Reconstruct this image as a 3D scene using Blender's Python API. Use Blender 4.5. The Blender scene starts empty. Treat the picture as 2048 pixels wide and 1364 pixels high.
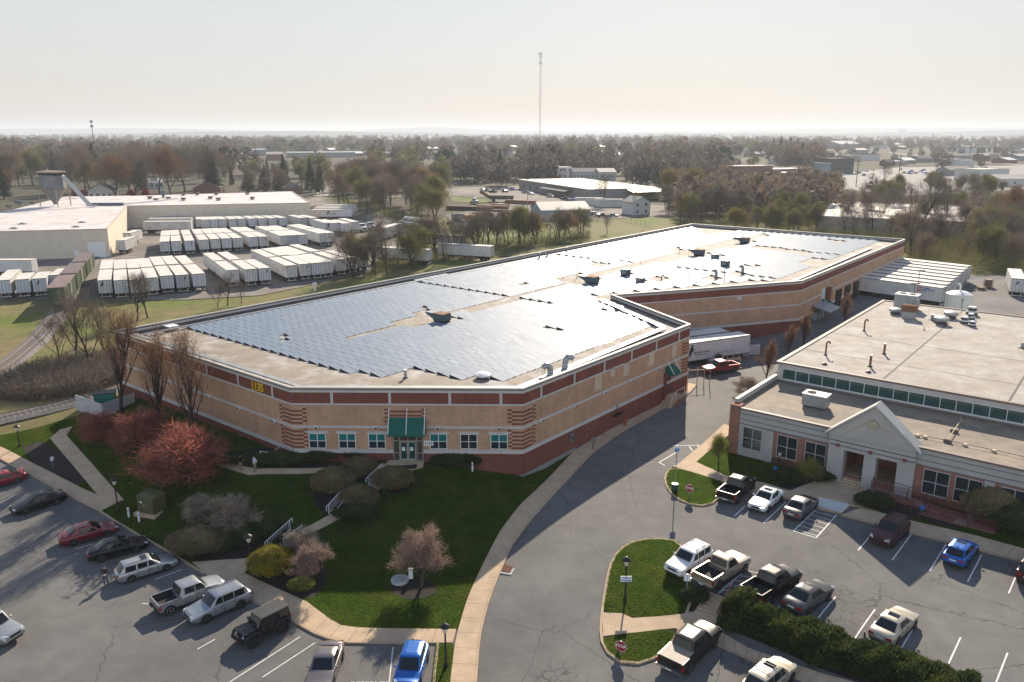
import bpy, bmesh, math, random
import numpy as np
from mathutils import Vector, Matrix, geometry
random.seed(7); rng = np.random.default_rng(7)
R = math.radians; PI = math.pi
sc = bpy.context.scene; COL = sc.collection
SKY_AIR, SKY_DUST, SKY_OZ, SKY_STR = 1.0, 1.6, 1.5, .06
SUN_STR, EXPO, HAZE, HAZE_G = 5.0, .78, .00013, .2
VEIL, VEILS, GRASS, BACK_FILL = .92, 8.0, 320, 1.75
VEILR = [(.025, (.86,.76,.68)), (.06, (.89,.84,.78)), (.13, (.88,.90,.90)), (.26, (.84,.92,.98)), (.5, (.42,.55,.78)), (.75, (.22,.32,.54)), (1.0, (.16,.25,.44))]

# ------------------------------------------------------------------ camera model (used to turn photo points into ground points)
F, HZ, CH = 1593.0, 265.0, 34.0
TH = math.atan((682 - HZ) / F); ST, CT = math.sin(TH), math.cos(TH)
def P(x, y, z=0.0):
    u = (x - 1024) / F; v = (y - 682) / F
    t = (CH - z) / (ST + v * CT)
    return np.array([u * t, (CT - v * ST) * t])
def PZ(x, y, Y):
    u = (x - 1024) / F; v = (y - 682) / F
    t = Y / (CT - v * ST)
    return np.array([u * t, CH - (ST + v * CT) * t])

# ------------------------------------------------------------------ terrain height
CTRL = [(1046,955,0.0),(960,935,.6),(880,925,1.3),(816,918,1.6),(700,908,1.6),(592,905,1.6),(520,930,1.5),(500,960,1.0),(430,900,1.3),(300,840,1.2),(240,800,1.1),
 (60,1200,-1.5),(300,1300,-1.5),(500,1364,-1.5),(130,1010,-1.4),(230,1050,-1.4),(345,1115,-1.5),(480,1200,-1.5),(640,1290,-1.5),(860,1350,-1.45),(760,1364,-1.5),(10,1080,-1.4),(0,960,-1.3),
 (0,900,-.8),(150,850,.2),(90,880,-.6),(60,830,.3),(0,850,.1),(250,1000,-.8),
 (1060,1364,-1.4),(1070,1270,-1.2),(1090,1180,-.75),(1150,1060,-.25),(1200,980,-.05),(1250,900,0),(1340,825,0),(1385,785,0),(930,1230,-1.2),(1000,1090,-.5),(760,1240,-1.45),(870,1100,-.6),(800,1190,-1.3),(900,1190,-1.1),(850,1000,.5),(700,1060,-.4),(560,1120,-1.1),(690,985,.55),
 (1500,1060,-.05),(1640,1090,-.05),(1800,1130,-.1),(1990,1190,-.1),(2048,1320,-.2),(1700,1220,-.15),(1900,1290,-.2),(1560,1170,-.1),(1440,1150,-.15),(1350,1060,-.1),
 (1461,1196,-.25),(1600,1246,-.25),(1750,1300,-.25),(1900,1355,-.25),(1412,1252,-1.15),(1520,1304,-1.15),(1640,1350,-1.15),
 (1300,1350,-1.3),(1500,1364,-1.25),(1240,1250,-1.05),(1240,1140,-.55),(1320,1180,-.5),(1300,1270,-1.1),
 (1450,905,.05),(1560,960,.1),(1700,1000,.1),(1860,1050,.1),(2040,1090,.1),(1440,745,.1),(1480,697,-.45),(1410,708,-.45),(1380,740,.1),(1510,735,.15),(1590,655,.9),(1500,665,.3),(1700,620,1.2),(1900,620,1.2),(2040,600,1.2),(1830,540,1.2)]
_cp = np.array([list(P(x, y, z)) + [z] for x, y, z in CTRL])
_far = [(x, y, 0.0) for x in (-150, -100, -60) for y in (112, 150, 200)] + [(x, y, .8) for x in (60, 120, 170) for y in (230, 260)] + [(-25, 140, .3), (0, 170, .4), (20, 205, .6), (-90, 40, -1.5), (-60, 20, -1.5), (0, 15, -1.5), (50, 20, -1.3), (80, 40, -.3), (110, 80, 0), (130, 140, .8), (-90, 80, .2)]
_cp = np.vstack([_cp, np.array(_far)])
def _phi(r2): return np.where(r2 > 1e-9, r2 * np.log(r2 + 1e-12) * .5, 0)
_n = len(_cp); _S = 50.0
_xy = _cp[:, :2] / _S
_K = _phi(((_xy[:, None] - _xy[None]) ** 2).sum(-1)) + np.eye(_n) * 2e-4
_Pm = np.c_[np.ones(_n), _xy]
_A = np.zeros((_n + 3, _n + 3)); _A[:_n, :_n] = _K; _A[:_n, _n:] = _Pm; _A[_n:, :_n] = _Pm.T
_w = np.linalg.solve(_A, np.r_[_cp[:, 2], 0, 0, 0])
def gz(xy):
    xy = np.atleast_2d(np.asarray(xy, float)); q = xy / _S
    out = np.empty(len(q))
    for s in range(0, len(q), 4000):
        b = q[s:s + 4000]
        k = _phi(((b[:, None] - _xy[None]) ** 2).sum(-1))
        out[s:s + 4000] = k @ _w[:_n] + _w[_n] + b @ _w[_n + 1:]
    out = np.clip(out, -1.75, 1.75)
    r = np.hypot(xy[:, 0] - 10, xy[:, 1] - 90)
    t = np.clip((r - 130) / 110, 0, 1); f = 1 - t * t * (3 - 2 * t)
    return out * f
def g1(x, y): return float(gz([(x, y)])[0])
def G(x, y, off=0.0):
    z = 0.0
    for _ in range(12):
        p = P(x, y, z + off); z = g1(p[0], p[1])
    return np.array([p[0], p[1], z])

# building axes: U runs along the row direction, N away from the camera to the right
AU = R(-38.7); U2 = np.array([math.cos(AU), math.sin(AU)]); N2 = np.array([-U2[1], U2[0]])
ROTZ = AU

# ------------------------------------------------------------------ tagging
def tag(o, label=None, cat=None, group=None, kind=None):
    if label: o['label'] = label
    if cat: o['category'] = cat
    if group: o['group'] = group
    if kind: o['kind'] = kind
    return o
def thing(name, label, cat, loc=(0, 0, 0), rz=0.0, group=None):
    o = bpy.data.objects.new(name, None); COL.objects.link(o)
    o.empty_display_size = .2
    o.location = loc; o.rotation_euler = (0, 0, rz)
    return tag(o, label, cat, group, 'thing')
KIDS = {}
def setparent(c, p):
    c.parent = p; KIDS.setdefault(p.name, []).append(c)
def dup(root, loc=None, rz=None, label=None, group=None, parent=None, sc_=None, swap=None):
    r = root.copy(); COL.objects.link(r)
    if swap and r.type == 'MESH': _swap(r, swap)
    if loc is not None: r.location = loc
    if rz is not None: r.rotation_euler = (0, 0, rz)
    if sc_ is not None: r.scale = sc_ if not isinstance(sc_, (int, float)) else (sc_,) * 3
    if label: r['label'] = label
    if group: r['group'] = group
    if parent is not None: setparent(r, parent)
    for ch in KIDS.get(root.name, ()): dup(ch, parent=r, swap=swap)
    return r
def _swap(o, sw):
    for i, s in enumerate(o.material_slots):
        if s.material and s.material.name in sw:
            s.link = 'OBJECT'; s.material = sw[s.material.name]

# ------------------------------------------------------------------ mesh builder
class MB:
    def __init__(s): s.v = []; s.f = []; s.m = []
    def add(s, vs, fs, mi=0):
        b = len(s.v); s.v.extend([tuple(map(float, q)) for q in vs])
        s.f.extend([tuple(i + b for i in q) for q in fs]); s.m.extend([mi] * len(fs)); return s
    def quad(s, a, b, c, d, mi=0): return s.add([a, b, c, d], [(0, 1, 2, 3)], mi)
    def box(s, x0, x1, y0, y1, z0, z1, mi=0):
        return s.add([(x0,y0,z0),(x1,y0,z0),(x1,y1,z0),(x0,y1,z0),(x0,y0,z1),(x1,y0,z1),(x1,y1,z1),(x0,y1,z1)],
                     [(3,2,1,0),(4,5,6,7),(0,1,5,4),(1,2,6,5),(2,3,7,6),(3,0,4,7)], mi)
    def cbox(s, c, d, rz=0, mi=0):
        b = len(s.v); s.box(-d[0]/2, d[0]/2, -d[1]/2, d[1]/2, -d[2]/2, d[2]/2, mi)
        cr, sr = math.cos(rz), math.sin(rz)
        for i in range(b, len(s.v)):
            x, y, z = s.v[i]; s.v[i] = (c[0] + x*cr - y*sr, c[1] + x*sr + y*cr, c[2] + z)
        return s
    def prism(s, poly, z0, z1, mi=0, mt=None, bottom=False):
        n = len(poly)
        s.add([(p[0], p[1], z0) for p in poly] + [(p[0], p[1], z1) for p in poly], [(i, (i+1) % n, n + (i+1) % n, n + i) for i in range(n)], mi)
        s.add([(p[0], p[1], z1) for p in poly], [tuple(range(n))], mi if mt is None else mt)
        if bottom: s.add([(p[0], p[1], z0) for p in poly], [tuple(range(n))[::-1]], mi)
        return s
    def ring(s, poly, dout, din, z0, z1, mi=0, mt=None):
        o = offset(poly, dout); i = offset(poly, -din); n = len(poly); mt = mi if mt is None else mt
        s.add([(*p, z0) for p in o] + [(*p, z1) for p in o] + [(*p, z0) for p in i] + [(*p, z1) for p in i], [], 0)
        b = len(s.v) - 4 * n
        for k in range(n):
            j = (k + 1) % n
            s.f += [(b+k, b+j, b+n+j, b+n+k), (b+2*n+j, b+2*n+k, b+3*n+k, b+3*n+j), (b+n+k, b+n+j, b+3*n+j, b+3*n+k), (b+j, b+k, b+2*n+k, b+2*n+j)]
            s.m += [mi, mi, mt, mi]
        return s
    def seg(s, p0, p1, dout, din, z0, z1, mi=0):
        "a bar along the wall line p0->p1 (outside on the right-hand side), from din inside to dout outside"
        p0 = np.array(p0[:2], float); p1 = np.array(p1[:2], float); d = (p1 - p0) / np.linalg.norm(p1 - p0); n = np.array([d[1], -d[0]])
        a, b, c, e = p0 + n*dout, p1 + n*dout, p1 - n*din, p0 - n*din
        return s.add([(*a,z0),(*b,z0),(*c,z0),(*e,z0),(*a,z1),(*b,z1),(*c,z1),(*e,z1)], [(3,2,1,0),(4,5,6,7),(0,1,5,4),(1,2,6,5),(2,3,7,6),(3,0,4,7)], mi)
    def tube(s, pts, rad, n=6, mi=0, caps=True):
        pts = [np.array(p, float) for p in pts]; rad = rad if hasattr(rad, '__len__') else [rad] * len(pts)
        b = len(s.v); m = len(pts); up = None
        for i, p in enumerate(pts):
            t = (pts[min(i+1, m-1)] - pts[max(i-1, 0)]); t = t / (np.linalg.norm(t) + 1e-9)
            if up is None or abs(t @ up) > .95: up = np.array([0, 0, 1.]) if abs(t[2]) < .9 else np.array([1., 0, 0])
            a = np.cross(t, up); a /= np.linalg.norm(a) + 1e-9; c = np.cross(a, t); up = c
            for k in range(n):
                w = 2 * PI * k / n; s.v.append(tuple(p + rad[i] * (math.cos(w) * a + math.sin(w) * c)))
        for i in range(m - 1):
            for k in range(n):
                j = (k + 1) % n; s.f.append((b+i*n+k, b+(i+1)*n+k, b+(i+1)*n+j, b+i*n+j)); s.m.append(mi)
        if caps:
            s.f += [tuple(b + k for k in range(n)), tuple(b + (m-1)*n + k for k in reversed(range(n)))]; s.m += [mi, mi]
        return s
    def cyl(s, x, y, z0, z1, r0, r1=None, n=12, mi=0): return s.tube([(x, y, z0), (x, y, z1)], [r0, r0 if r1 is None else r1], n, mi)
    def lathe(s, x, y, prof, n=16, mi=0): return s.tube([(x, y, z) for r, z in prof], [max(r, 1e-3) for r, z in prof], n, mi)
    def lathey(s, c, prof, n=16, mi=0):
        "lathe about the local y axis: prof = (radius, y)"
        b = len(s.v); m = len(prof)
        for r, y in prof:
            for k in range(n):
                w = 2*PI*k/n; s.v.append((c[0] + r*math.cos(w), c[1] + y, c[2] + r*math.sin(w)))
        for i in range(m-1):
            for k in range(n):
                j = (k+1) % n; s.f.append((b+i*n+k, b+i*n+j, b+(i+1)*n+j, b+(i+1)*n+k)); s.m.append(mi)
        s.f += [tuple(b+k for k in reversed(range(n))), tuple(b+(m-1)*n+k for k in range(n))]; s.m += [mi, mi]
        return s
    def ball(s, c, r, nu=12, nv=8, mi=0):
        rr = r if hasattr(r, '__len__') else (r, r, r); b = len(s.v)
        for i in range(nv + 1):
            a = PI * i / nv
            for k in range(nu):
                w = 2*PI*k/nu; s.v.append((c[0] + rr[0]*math.sin(a)*math.cos(w), c[1] + rr[1]*math.sin(a)*math.sin(w), c[2] - rr[2]*math.cos(a)))
        for i in range(nv):
            for k in range(nu):
                j = (k+1) % nu; s.f.append((b+i*nu+k, b+i*nu+j, b+(i+1)*nu+j, b+(i+1)*nu+k)); s.m.append(mi)
        return s
    def xf(s, M, start=0):
        for i in range(start, len(s.v)): s.v[i] = tuple(M @ Vector(s.v[i]))
        return s
    def mesh(s, name, mats, smooth=None):
        me = bpy.data.meshes.new(name); me.from_pydata(s.v, [], s.f)
        for m in (mats if isinstance(mats, (list, tuple)) else [mats]): me.materials.append(m)
        if s.m and max(s.m): me.polygons.foreach_set('material_index', s.m)
        if smooth:
            me.polygons.foreach_set('use_smooth', [True] * len(s.f)); me.update()
            if smooth < 180: me.set_sharp_from_angle(angle=R(smooth))
        me.update(); return me
    def build(s, name, mats, parent=None, smooth=None, loc=None, rz=None):
        o = bpy.data.objects.new(name, s.mesh(name, mats, smooth)); COL.objects.link(o)
        if parent is not None: setparent(o, parent)
        if loc is not None: o.location = loc
        if rz is not None: o.rotation_euler = (0, 0, rz)
        return o
def offset(poly, d):
    "polygon (counter-clockwise) pushed outward by d with mitred corners"
    n = len(poly); out = []
    for i in range(n):
        a, b, c = (np.array(poly[(i + k) % n][:2], float) for k in (-1, 0, 1))
        d1 = (b - a) / np.linalg.norm(b - a); d2 = (c - b) / np.linalg.norm(c - b)
        n1 = np.array([d1[1], -d1[0]]); n2 = np.array([d2[1], -d2[0]])
        m = n1 + n2; m = m / (m @ m) * 2 if m @ m > 1e-6 else n1
        out.append(tuple(b + m * d))
    return out
def inside(poly, pts):
    pts = np.atleast_2d(pts); r = np.zeros(len(pts), bool); n = len(poly)
    for i in range(n):
        x0, y0 = poly[i][:2]; x1, y1 = poly[(i + 1) % n][:2]
        c = ((y0 > pts[:, 1]) != (y1 > pts[:, 1])); r ^= c & (pts[:, 0] < (x1 - x0) * (pts[:, 1] - y0) / ((y1 - y0) if y1 != y0 else 1e-9) + x0)
    return r
def npmesh(name, V, Fc, mat, parent=None, smooth=False):
    "mesh object from numpy arrays, faces all of one size"
    me = bpy.data.meshes.new(name); nv, (nf, k) = len(V), Fc.shape
    me.vertices.add(nv); me.vertices.foreach_set('co', np.asarray(V, np.float32).ravel())
    me.loops.add(nf * k); me.loops.foreach_set('vertex_index', np.asarray(Fc, np.int32).ravel())
    me.polygons.add(nf); me.polygons.foreach_set('loop_start', np.arange(0, nf * k, k, dtype=np.int32)); me.polygons.foreach_set('loop_total', np.full(nf, k, np.int32))
    if smooth: me.polygons.foreach_set('use_smooth', [True] * nf)
    for m in (mat if isinstance(mat, (list, tuple)) else [mat]): me.materials.append(m)
    me.update(calc_edges=True)
    if name.startswith('_'): return me
    o = bpy.data.objects.new(name, me); COL.objects.link(o)
    if parent is not None: setparent(o, parent)
    return o
def dens(poly, step):
    out = []
    for i in range(len(poly)):
        a = np.array(poly[i][:2], float); b = np.array(poly[(i+1) % len(poly)][:2], float)
        k = max(1, int(np.linalg.norm(b - a) / step))
        out += [tuple(a + (b - a) * t / k) for t in range(k)]
    return out
def smoothpoly(pts, it=2):
    "Chaikin corner cutting, closed"
    for _ in range(it):
        o = []
        for i in range(len(pts)):
            a = np.array(pts[i][:2]); b = np.array(pts[(i+1) % len(pts)][:2]); o += [a*.75 + b*.25, a*.25 + b*.75]
        pts = o
    return pts
BARE = []
def drape(name, poly, off, mat, step=1.5, skirt=0.0, curb=None, kind='structure', flat=None):
    if name in ('mulch_bed', 'path', 'gravel_strip', 'sidewalk', 'curb_ramp'): BARE.append(list(poly))
    poly = dens(poly, step); pts = np.array(poly)
    x0, y0 = pts.min(0); x1, y1 = pts.max(0)
    gx, gy = np.meshgrid(np.arange(x0 + step * .5, x1, step), np.arange(y0 + step * .5, y1, step))
    gp = np.c_[gx.ravel(), gy.ravel()]; gp = gp[inside(poly, gp)]
    if len(gp):
        d2 = ((gp[:, None] - pts[None]) ** 2).sum(-1).min(1) if len(gp) * len(pts) < 2e7 else np.full(len(gp), 9.)
        gp = gp[d2 > (step * .35) ** 2]
    n = len(poly)
    vs = [Vector(p) for p in poly] + [Vector(p) for p in gp]
    ov, oe, of, *_ = geometry.delaunay_2d_cdt(vs, [(i, (i+1) % n) for i in range(n)], [], 1, 1e-5)
    V = np.array([(v.x, v.y) for v in ov]); z = gz(V) + off if flat is None else np.full(len(V), flat)
    mb = MB(); fs = []
    for f in of:
        a, b, c = (V[i] for i in f[:3])
        fs.append(tuple(f) if (b[0]-a[0])*(c[1]-a[1]) - (b[1]-a[1])*(c[0]-a[0]) > 0 else tuple(reversed(f)))
    mb.add(np.c_[V, z], fs, 0)
    if skirt:
        zz = (gz(poly) + off) if flat is None else np.full(n, flat)
        ar = sum(poly[i][0]*poly[(i+1) % n][1] - poly[(i+1) % n][0]*poly[i][1] for i in range(n))
        vv = [(*p, q) for p, q in zip(poly, zz)] + [(*p, q - skirt) for p, q in zip(poly, zz)]
        mb.add(vv, [(i, n+i, n+(i+1) % n, (i+1) % n) if ar > 0 else ((i+1) % n, n+(i+1) % n, n+i, i) for i in range(n)], 1 if curb else 0)
    o = mb.build(name, [mat] + ([curb] if curb else []))
    tag(o, kind=kind); return o
def pxpoly(pts, off=0.0): return [tuple(G(x, y, off)[:2]) for x, y in pts]

# ------------------------------------------------------------------ materials
MATS = {}
def nd(nt, t, **kw):
    n = nt.nodes.new(t)
    for k, v in kw.items():
        if k in n.inputs: n.inputs[k].default_value = v
        else: setattr(n, k, v)
    return n
def mat(name, col, rough=.8, metal=0.0, var=.18, scale=1.0, spec=.35, bump=0.0, col2=None, scale2=.15, amt2=.5, bscale=None, coat=0.0, local=False, emit=0.0):
    "principled surface whose colour wanders with two sizes of noise laid out in the place (or in the object)"
    if name in MATS: return MATS[name]
    m = bpy.data.materials.new(name); m.use_nodes = True; nt = m.node_tree; L = nt.links
    b = nt.nodes['Principled BSDF']
    b.inputs['Roughness'].default_value = rough; b.inputs['Metallic'].default_value = metal; b.inputs['Specular IOR Level'].default_value = spec
    b.inputs['Coat Weight'].default_value = coat
    co = nd(nt, 'ShaderNodeTexCoord').outputs['Object'] if local else nd(nt, 'ShaderNodeNewGeometry').outputs['Position']
    n1 = nd(nt, 'ShaderNodeTexNoise', Scale=scale, Detail=6.0, Roughness=.65); L.new(co, n1.inputs['Vector'])
    r1 = nd(nt, 'ShaderNodeMapRange'); r1.inputs['From Min'].default_value = .25; r1.inputs['From Max'].default_value = .75
    r1.inputs['To Min'].default_value = 1 - var; r1.inputs['To Max'].default_value = 1 + var
    L.new(n1.outputs['Fac'], r1.inputs['Value'])
    src = None
    if col2:
        n2 = nd(nt, 'ShaderNodeTexNoise', Scale=scale2, Detail=5.0, Roughness=.6); L.new(co, n2.inputs['Vector'])
        r2 = nd(nt, 'ShaderNodeMapRange'); r2.inputs['From Min'].default_value = amt2 - .12; r2.inputs['From Max'].default_value = amt2 + .12
        L.new(n2.outputs['Fac'], r2.inputs['Value'])
        mx = nd(nt, 'ShaderNodeMix', data_type='RGBA'); mx.inputs['A'].default_value = (*col, 1); mx.inputs['B'].default_value = (*col2, 1)
        mx.inputs[6].default_value = (*col, 1); mx.inputs[7].default_value = (*col2, 1)
        L.new(r2.outputs[0], mx.inputs[0]); src = mx.outputs[2]
    mu = nd(nt, 'ShaderNodeVectorMath', operation='SCALE')
    if src: L.new(src, mu.inputs[0])
    else: mu.inputs[0].default_value = col
    L.new(r1.outputs[0], mu.inputs['Scale']); L.new(mu.outputs[0], b.inputs['Base Color'])
    if bump:
        bn = nd(nt, 'ShaderNodeTexNoise', Scale=bscale or scale * 4, Detail=4.0); L.new(co, bn.inputs['Vector'])
        bp = nd(nt, 'ShaderNodeBump', Strength=bump, Distance=.05); L.new(bn.outputs['Fac'], bp.inputs['Height']); L.new(bp.outputs[0], b.inputs['Normal'])
    if emit: b.inputs['Emission Color'].default_value = (*col, 1); b.inputs['Emission Strength'].default_value = emit
    MATS[name] = m; m['mul'] = mu.name; return m
def pbsdf(m): return m.node_tree.nodes['Principled BSDF']
def brick(name, col, col2, mort):
    if name in MATS: return MATS[name]
    m = bpy.data.materials.new(name); m.use_nodes = True; nt = m.node_tree; L = nt.links; b = nt.nodes['Principled BSDF']
    b.inputs['Roughness'].default_value = .88; b.inputs['Specular IOR Level'].default_value = .2
    ge = nd(nt, 'ShaderNodeNewGeometry')
    cr = nd(nt, 'ShaderNodeVectorMath', operation='CROSS_PRODUCT'); cr.inputs[0].default_value = (0, 0, 1); L.new(ge.outputs['True Normal'], cr.inputs[1])
    dt = nd(nt, 'ShaderNodeVectorMath', operation='DOT_PRODUCT'); L.new(ge.outputs['Position'], dt.inputs[0]); L.new(cr.outputs[0], dt.inputs[1])
    sp = nd(nt, 'ShaderNodeSeparateXYZ'); L.new(ge.outputs['Position'], sp.inputs[0])
    cb = nd(nt, 'ShaderNodeCombineXYZ'); L.new(dt.outputs['Value'], cb.inputs[0]); L.new(sp.outputs['Z'], cb.inputs[1])
    bt = nd(nt, 'ShaderNodeTexBrick'); bt.inputs['Color1'].default_value = (*col, 1); bt.inputs['Color2'].default_value = (*col2, 1); bt.inputs['Mortar'].default_value = (*mort, 1)
    bt.inputs['Scale'].default_value = 1.0; bt.inputs['Brick Width'].default_value = .4; bt.inputs['Row Height'].default_value = .2; bt.inputs['Mortar Size'].default_value = .014; bt.inputs['Bias'].default_value = -.2
    L.new(cb.outputs[0], bt.inputs['Vector'])
    n1 = nd(nt, 'ShaderNodeTexNoise', Scale=.5, Detail=8.0, Roughness=.7); L.new(ge.outputs['Position'], n1.inputs['Vector'])
    mp = nd(nt, 'ShaderNodeMapRange'); mp.inputs['From Min'].default_value = .3; mp.inputs['From Max'].default_value = .7; mp.inputs['To Min'].default_value = .8; mp.inputs['To Max'].default_value = 1.15; L.new(n1.outputs['Fac'], mp.inputs['Value'])
    mu = nd(nt, 'ShaderNodeVectorMath', operation='SCALE'); L.new(bt.outputs['Color'], mu.inputs[0]); L.new(mp.outputs[0], mu.inputs['Scale'])
    ms = nd(nt, 'ShaderNodeMapping'); ms.inputs['Scale'].default_value = (2.2, 2.2, .12); L.new(ge.outputs['Position'], ms.inputs[0])
    n2 = nd(nt, 'ShaderNodeTexNoise', Scale=1.0, Detail=4.0); L.new(ms.outputs[0], n2.inputs['Vector'])     # rain streaks
    m2 = nd(nt, 'ShaderNodeMapRange'); m2.inputs['From Min'].default_value = .3; m2.inputs['From Max'].default_value = .6; m2.inputs['To Min'].default_value = .93; m2.inputs['To Max'].default_value = 1.03; L.new(n2.outputs['Fac'], m2.inputs['Value'])
    mu2 = nd(nt, 'ShaderNodeVectorMath', operation='SCALE'); L.new(mu.outputs[0], mu2.inputs[0]); L.new(m2.outputs[0], mu2.inputs['Scale']); L.new(mu2.outputs[0], b.inputs['Base Color'])
    MATS[name] = m; return m
def asphalt(name, col, crack=.5, seed=0.0):
    "worn asphalt: blotches, alligator cracking inside patches, a few long cracks, tyre-polished streaks"
    m = mat(name, col, .86, var=.2, scale=.5, spec=.25, bump=.15, bscale=9.0, col2=tuple(q*.76 for q in col), scale2=.075, amt2=.5)
    nt = m.node_tree; L = nt.links; b = pbsdf(m); mu = nt.nodes[m['mul']]
    ge = nd(nt, 'ShaderNodeNewGeometry')
    fine = nd(nt, 'ShaderNodeTexNoise', Scale=14.0, Detail=3.0); L.new(ge.outputs['Position'], fine.inputs['Vector'])
    wob = nd(nt, 'ShaderNodeTexNoise', Scale=1.3, Detail=3.0); L.new(ge.outputs['Position'], wob.inputs['Vector'])
    wm = nd(nt, 'ShaderNodeVectorMath', operation='MULTIPLY_ADD'); L.new(wob.outputs['Color'], wm.inputs[0]); wm.inputs[1].default_value = (.9, .9, .9); L.new(ge.outputs['Position'], wm.inputs[2])
    def cracks(scale, width, lo, hi, mscale, off):
        vo = nd(nt, 'ShaderNodeTexVoronoi', feature='DISTANCE_TO_EDGE', Scale=scale); L.new(wm.outputs[0], vo.inputs['Vector'])
        t = nd(nt, 'ShaderNodeMapRange'); t.inputs['From Min'].default_value = width; t.inputs['From Max'].default_value = width * 2.2; t.inputs['To Min'].default_value = 1; t.inputs['To Max'].default_value = 0
        L.new(vo.outputs['Distance'], t.inputs['Value'])
        ad = nd(nt, 'ShaderNodeVectorMath', operation='ADD'); L.new(ge.outputs['Position'], ad.inputs[0]); ad.inputs[1].default_value = (off + seed, off * 2, 0)
        mk = nd(nt, 'ShaderNodeTexNoise', Scale=mscale, Detail=4.0); L.new(ad.outputs[0], mk.inputs['Vector'])
        k = nd(nt, 'ShaderNodeMapRange'); k.inputs['From Min'].default_value = lo; k.inputs['From Max'].default_value = hi; L.new(mk.outputs['Fac'], k.inputs['Value'])
        x = nd(nt, 'ShaderNodeMath', operation='MULTIPLY'); L.new(t.outputs[0], x.inputs[0]); L.new(k.outputs[0], x.inputs[1]); return x.outputs[0]
    c1 = cracks(1.1, .02, .56, .64, .11, 3.0); c2 = cracks(.13, .004, .46, .52, .05, 31.0)
    s = nd(nt, 'ShaderNodeMath', operation='MAXIMUM'); L.new(c1, s.inputs[0]); L.new(c2, s.inputs[1])
    k = nd(nt, 'ShaderNodeMath', operation='MULTIPLY'); L.new(s.outputs[0], k.inputs[0]); k.inputs[1].default_value = crack
    fm = nd(nt, 'ShaderNodeMapRange'); fm.inputs['To Min'].default_value = .75; fm.inputs['To Max'].default_value = 1.25; L.new(fine.outputs['Fac'], fm.inputs['Value'])
    iv = nd(nt, 'ShaderNodeMath', operation='SUBTRACT'); iv.inputs[0].default_value = 1; L.new(k.outputs[0], iv.inputs[1])
    mm = nd(nt, 'ShaderNodeMath', operation='MULTIPLY'); L.new(iv.outputs[0], mm.inputs[0]); L.new(fm.outputs[0], mm.inputs[1])
    sc2 = nd(nt, 'ShaderNodeVectorMath', operation='SCALE'); L.new(mu.outputs[0], sc2.inputs[0]); L.new(mm.outputs[0], sc2.inputs['Scale']); L.new(sc2.outputs[0], b.inputs['Base Color'])
    return m
def glass(name, col=(.02, .03, .035), rough=.06, spec=.8):
    return mat(name, col, rough, 0, .25, .6, spec)
# ================================================================== camera, light, sky, air
cam = bpy.data.cameras.new('camera'); camo = bpy.data.objects.new('camera', cam); COL.objects.link(camo)
cam.sensor_width = 36; cam.lens = F / 2048 * 36; cam.clip_end = 60000; cam.clip_start = .5
camo.location = (0, 0, CH); camo.rotation_euler = (PI / 2 - TH, 0, 0); sc.camera = camo
SAZ, SEL = R(12.4), R(28.3)
w = bpy.data.worlds.new('World'); sc.world = w; w.use_nodes = True; nt = w.node_tree
bg = nt.nodes['Background']; sky = nt.nodes.new('ShaderNodeTexSky'); sky.sky_type = 'NISHITA'; sky.sun_disc = False
sky.sun_elevation = SEL; sky.sun_rotation = SAZ; sky.altitude = 100; sky.air_density = SKY_AIR; sky.dust_density = SKY_DUST; sky.ozone_density = SKY_OZ
veil = nt.nodes.new('ShaderNodeMix'); veil.data_type = 'RGBA'; veil.inputs[0].default_value = VEIL   # thin high cloud over the sky, thicker low down
tc = nt.nodes.new('ShaderNodeTexCoord'); sz = nt.nodes.new('ShaderNodeSeparateXYZ'); rp = nt.nodes.new('ShaderNodeValToRGB'); vs_ = nt.nodes.new('ShaderNodeVectorMath'); vs_.operation = 'SCALE'; vs_.inputs['Scale'].default_value = VEILS
cw = nt.nodes.new('ShaderNodeTexNoise'); cw.inputs['Scale'].default_value = 2.2; cw.inputs['Detail'].default_value = 6; mpv = nt.nodes.new('ShaderNodeMapping'); mpv.inputs['Scale'].default_value = (1, 1, 7); nt.links.new(tc.outputs['Generated'], mpv.inputs[0]); nt.links.new(mpv.outputs[0], cw.inputs['Vector'])
wz = nt.nodes.new('ShaderNodeMath'); wz.operation = 'MULTIPLY_ADD'; wz.inputs[1].default_value = .09; nt.links.new(cw.outputs['Fac'], wz.inputs[0]); wo = nt.nodes.new('ShaderNodeMath'); wo.operation = 'SUBTRACT'; wo.inputs[1].default_value = .02; nt.links.new(sz.outputs['Z'], wo.inputs[0]); nt.links.new(wo.outputs[0], wz.inputs[2])
el = rp.color_ramp.elements; stops = VEILR; el[0].position = stops[0][0]; el[0].color = (*stops[0][1], 1); el[1].position = stops[-1][0]; el[1].color = (*stops[-1][1], 1)
for p_, c_ in stops[1:-1]: q_ = el.new(p_); q_.color = (*c_, 1)
nt.links.new(tc.outputs['Generated'], sz.inputs[0]); nt.links.new(wz.outputs[0], rp.inputs[0]); nt.links.new(rp.outputs[0], vs_.inputs[0]); bh = nt.nodes.new('ShaderNodeMapRange'); bh.inputs['From Min'].default_value = .2; bh.inputs['From Max'].default_value = -.9; bh.inputs['To Min'].default_value = VEILS; bh.inputs['To Max'].default_value = VEILS * BACK_FILL; nt.links.new(sz.outputs['Y'], bh.inputs['Value']); nt.links.new(bh.outputs[0], vs_.inputs['Scale']); nt.links.new(vs_.outputs[0], veil.inputs[7])  # sky behind the camera brightened as added fill for the shaded front walls
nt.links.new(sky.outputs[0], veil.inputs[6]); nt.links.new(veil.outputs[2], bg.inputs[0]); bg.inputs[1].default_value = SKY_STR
sl = bpy.data.lights.new('sun', 'SUN'); sl.energy = SUN_STR; sl.angle = R(.53); sl.color = (1, .87, .70)
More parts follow.
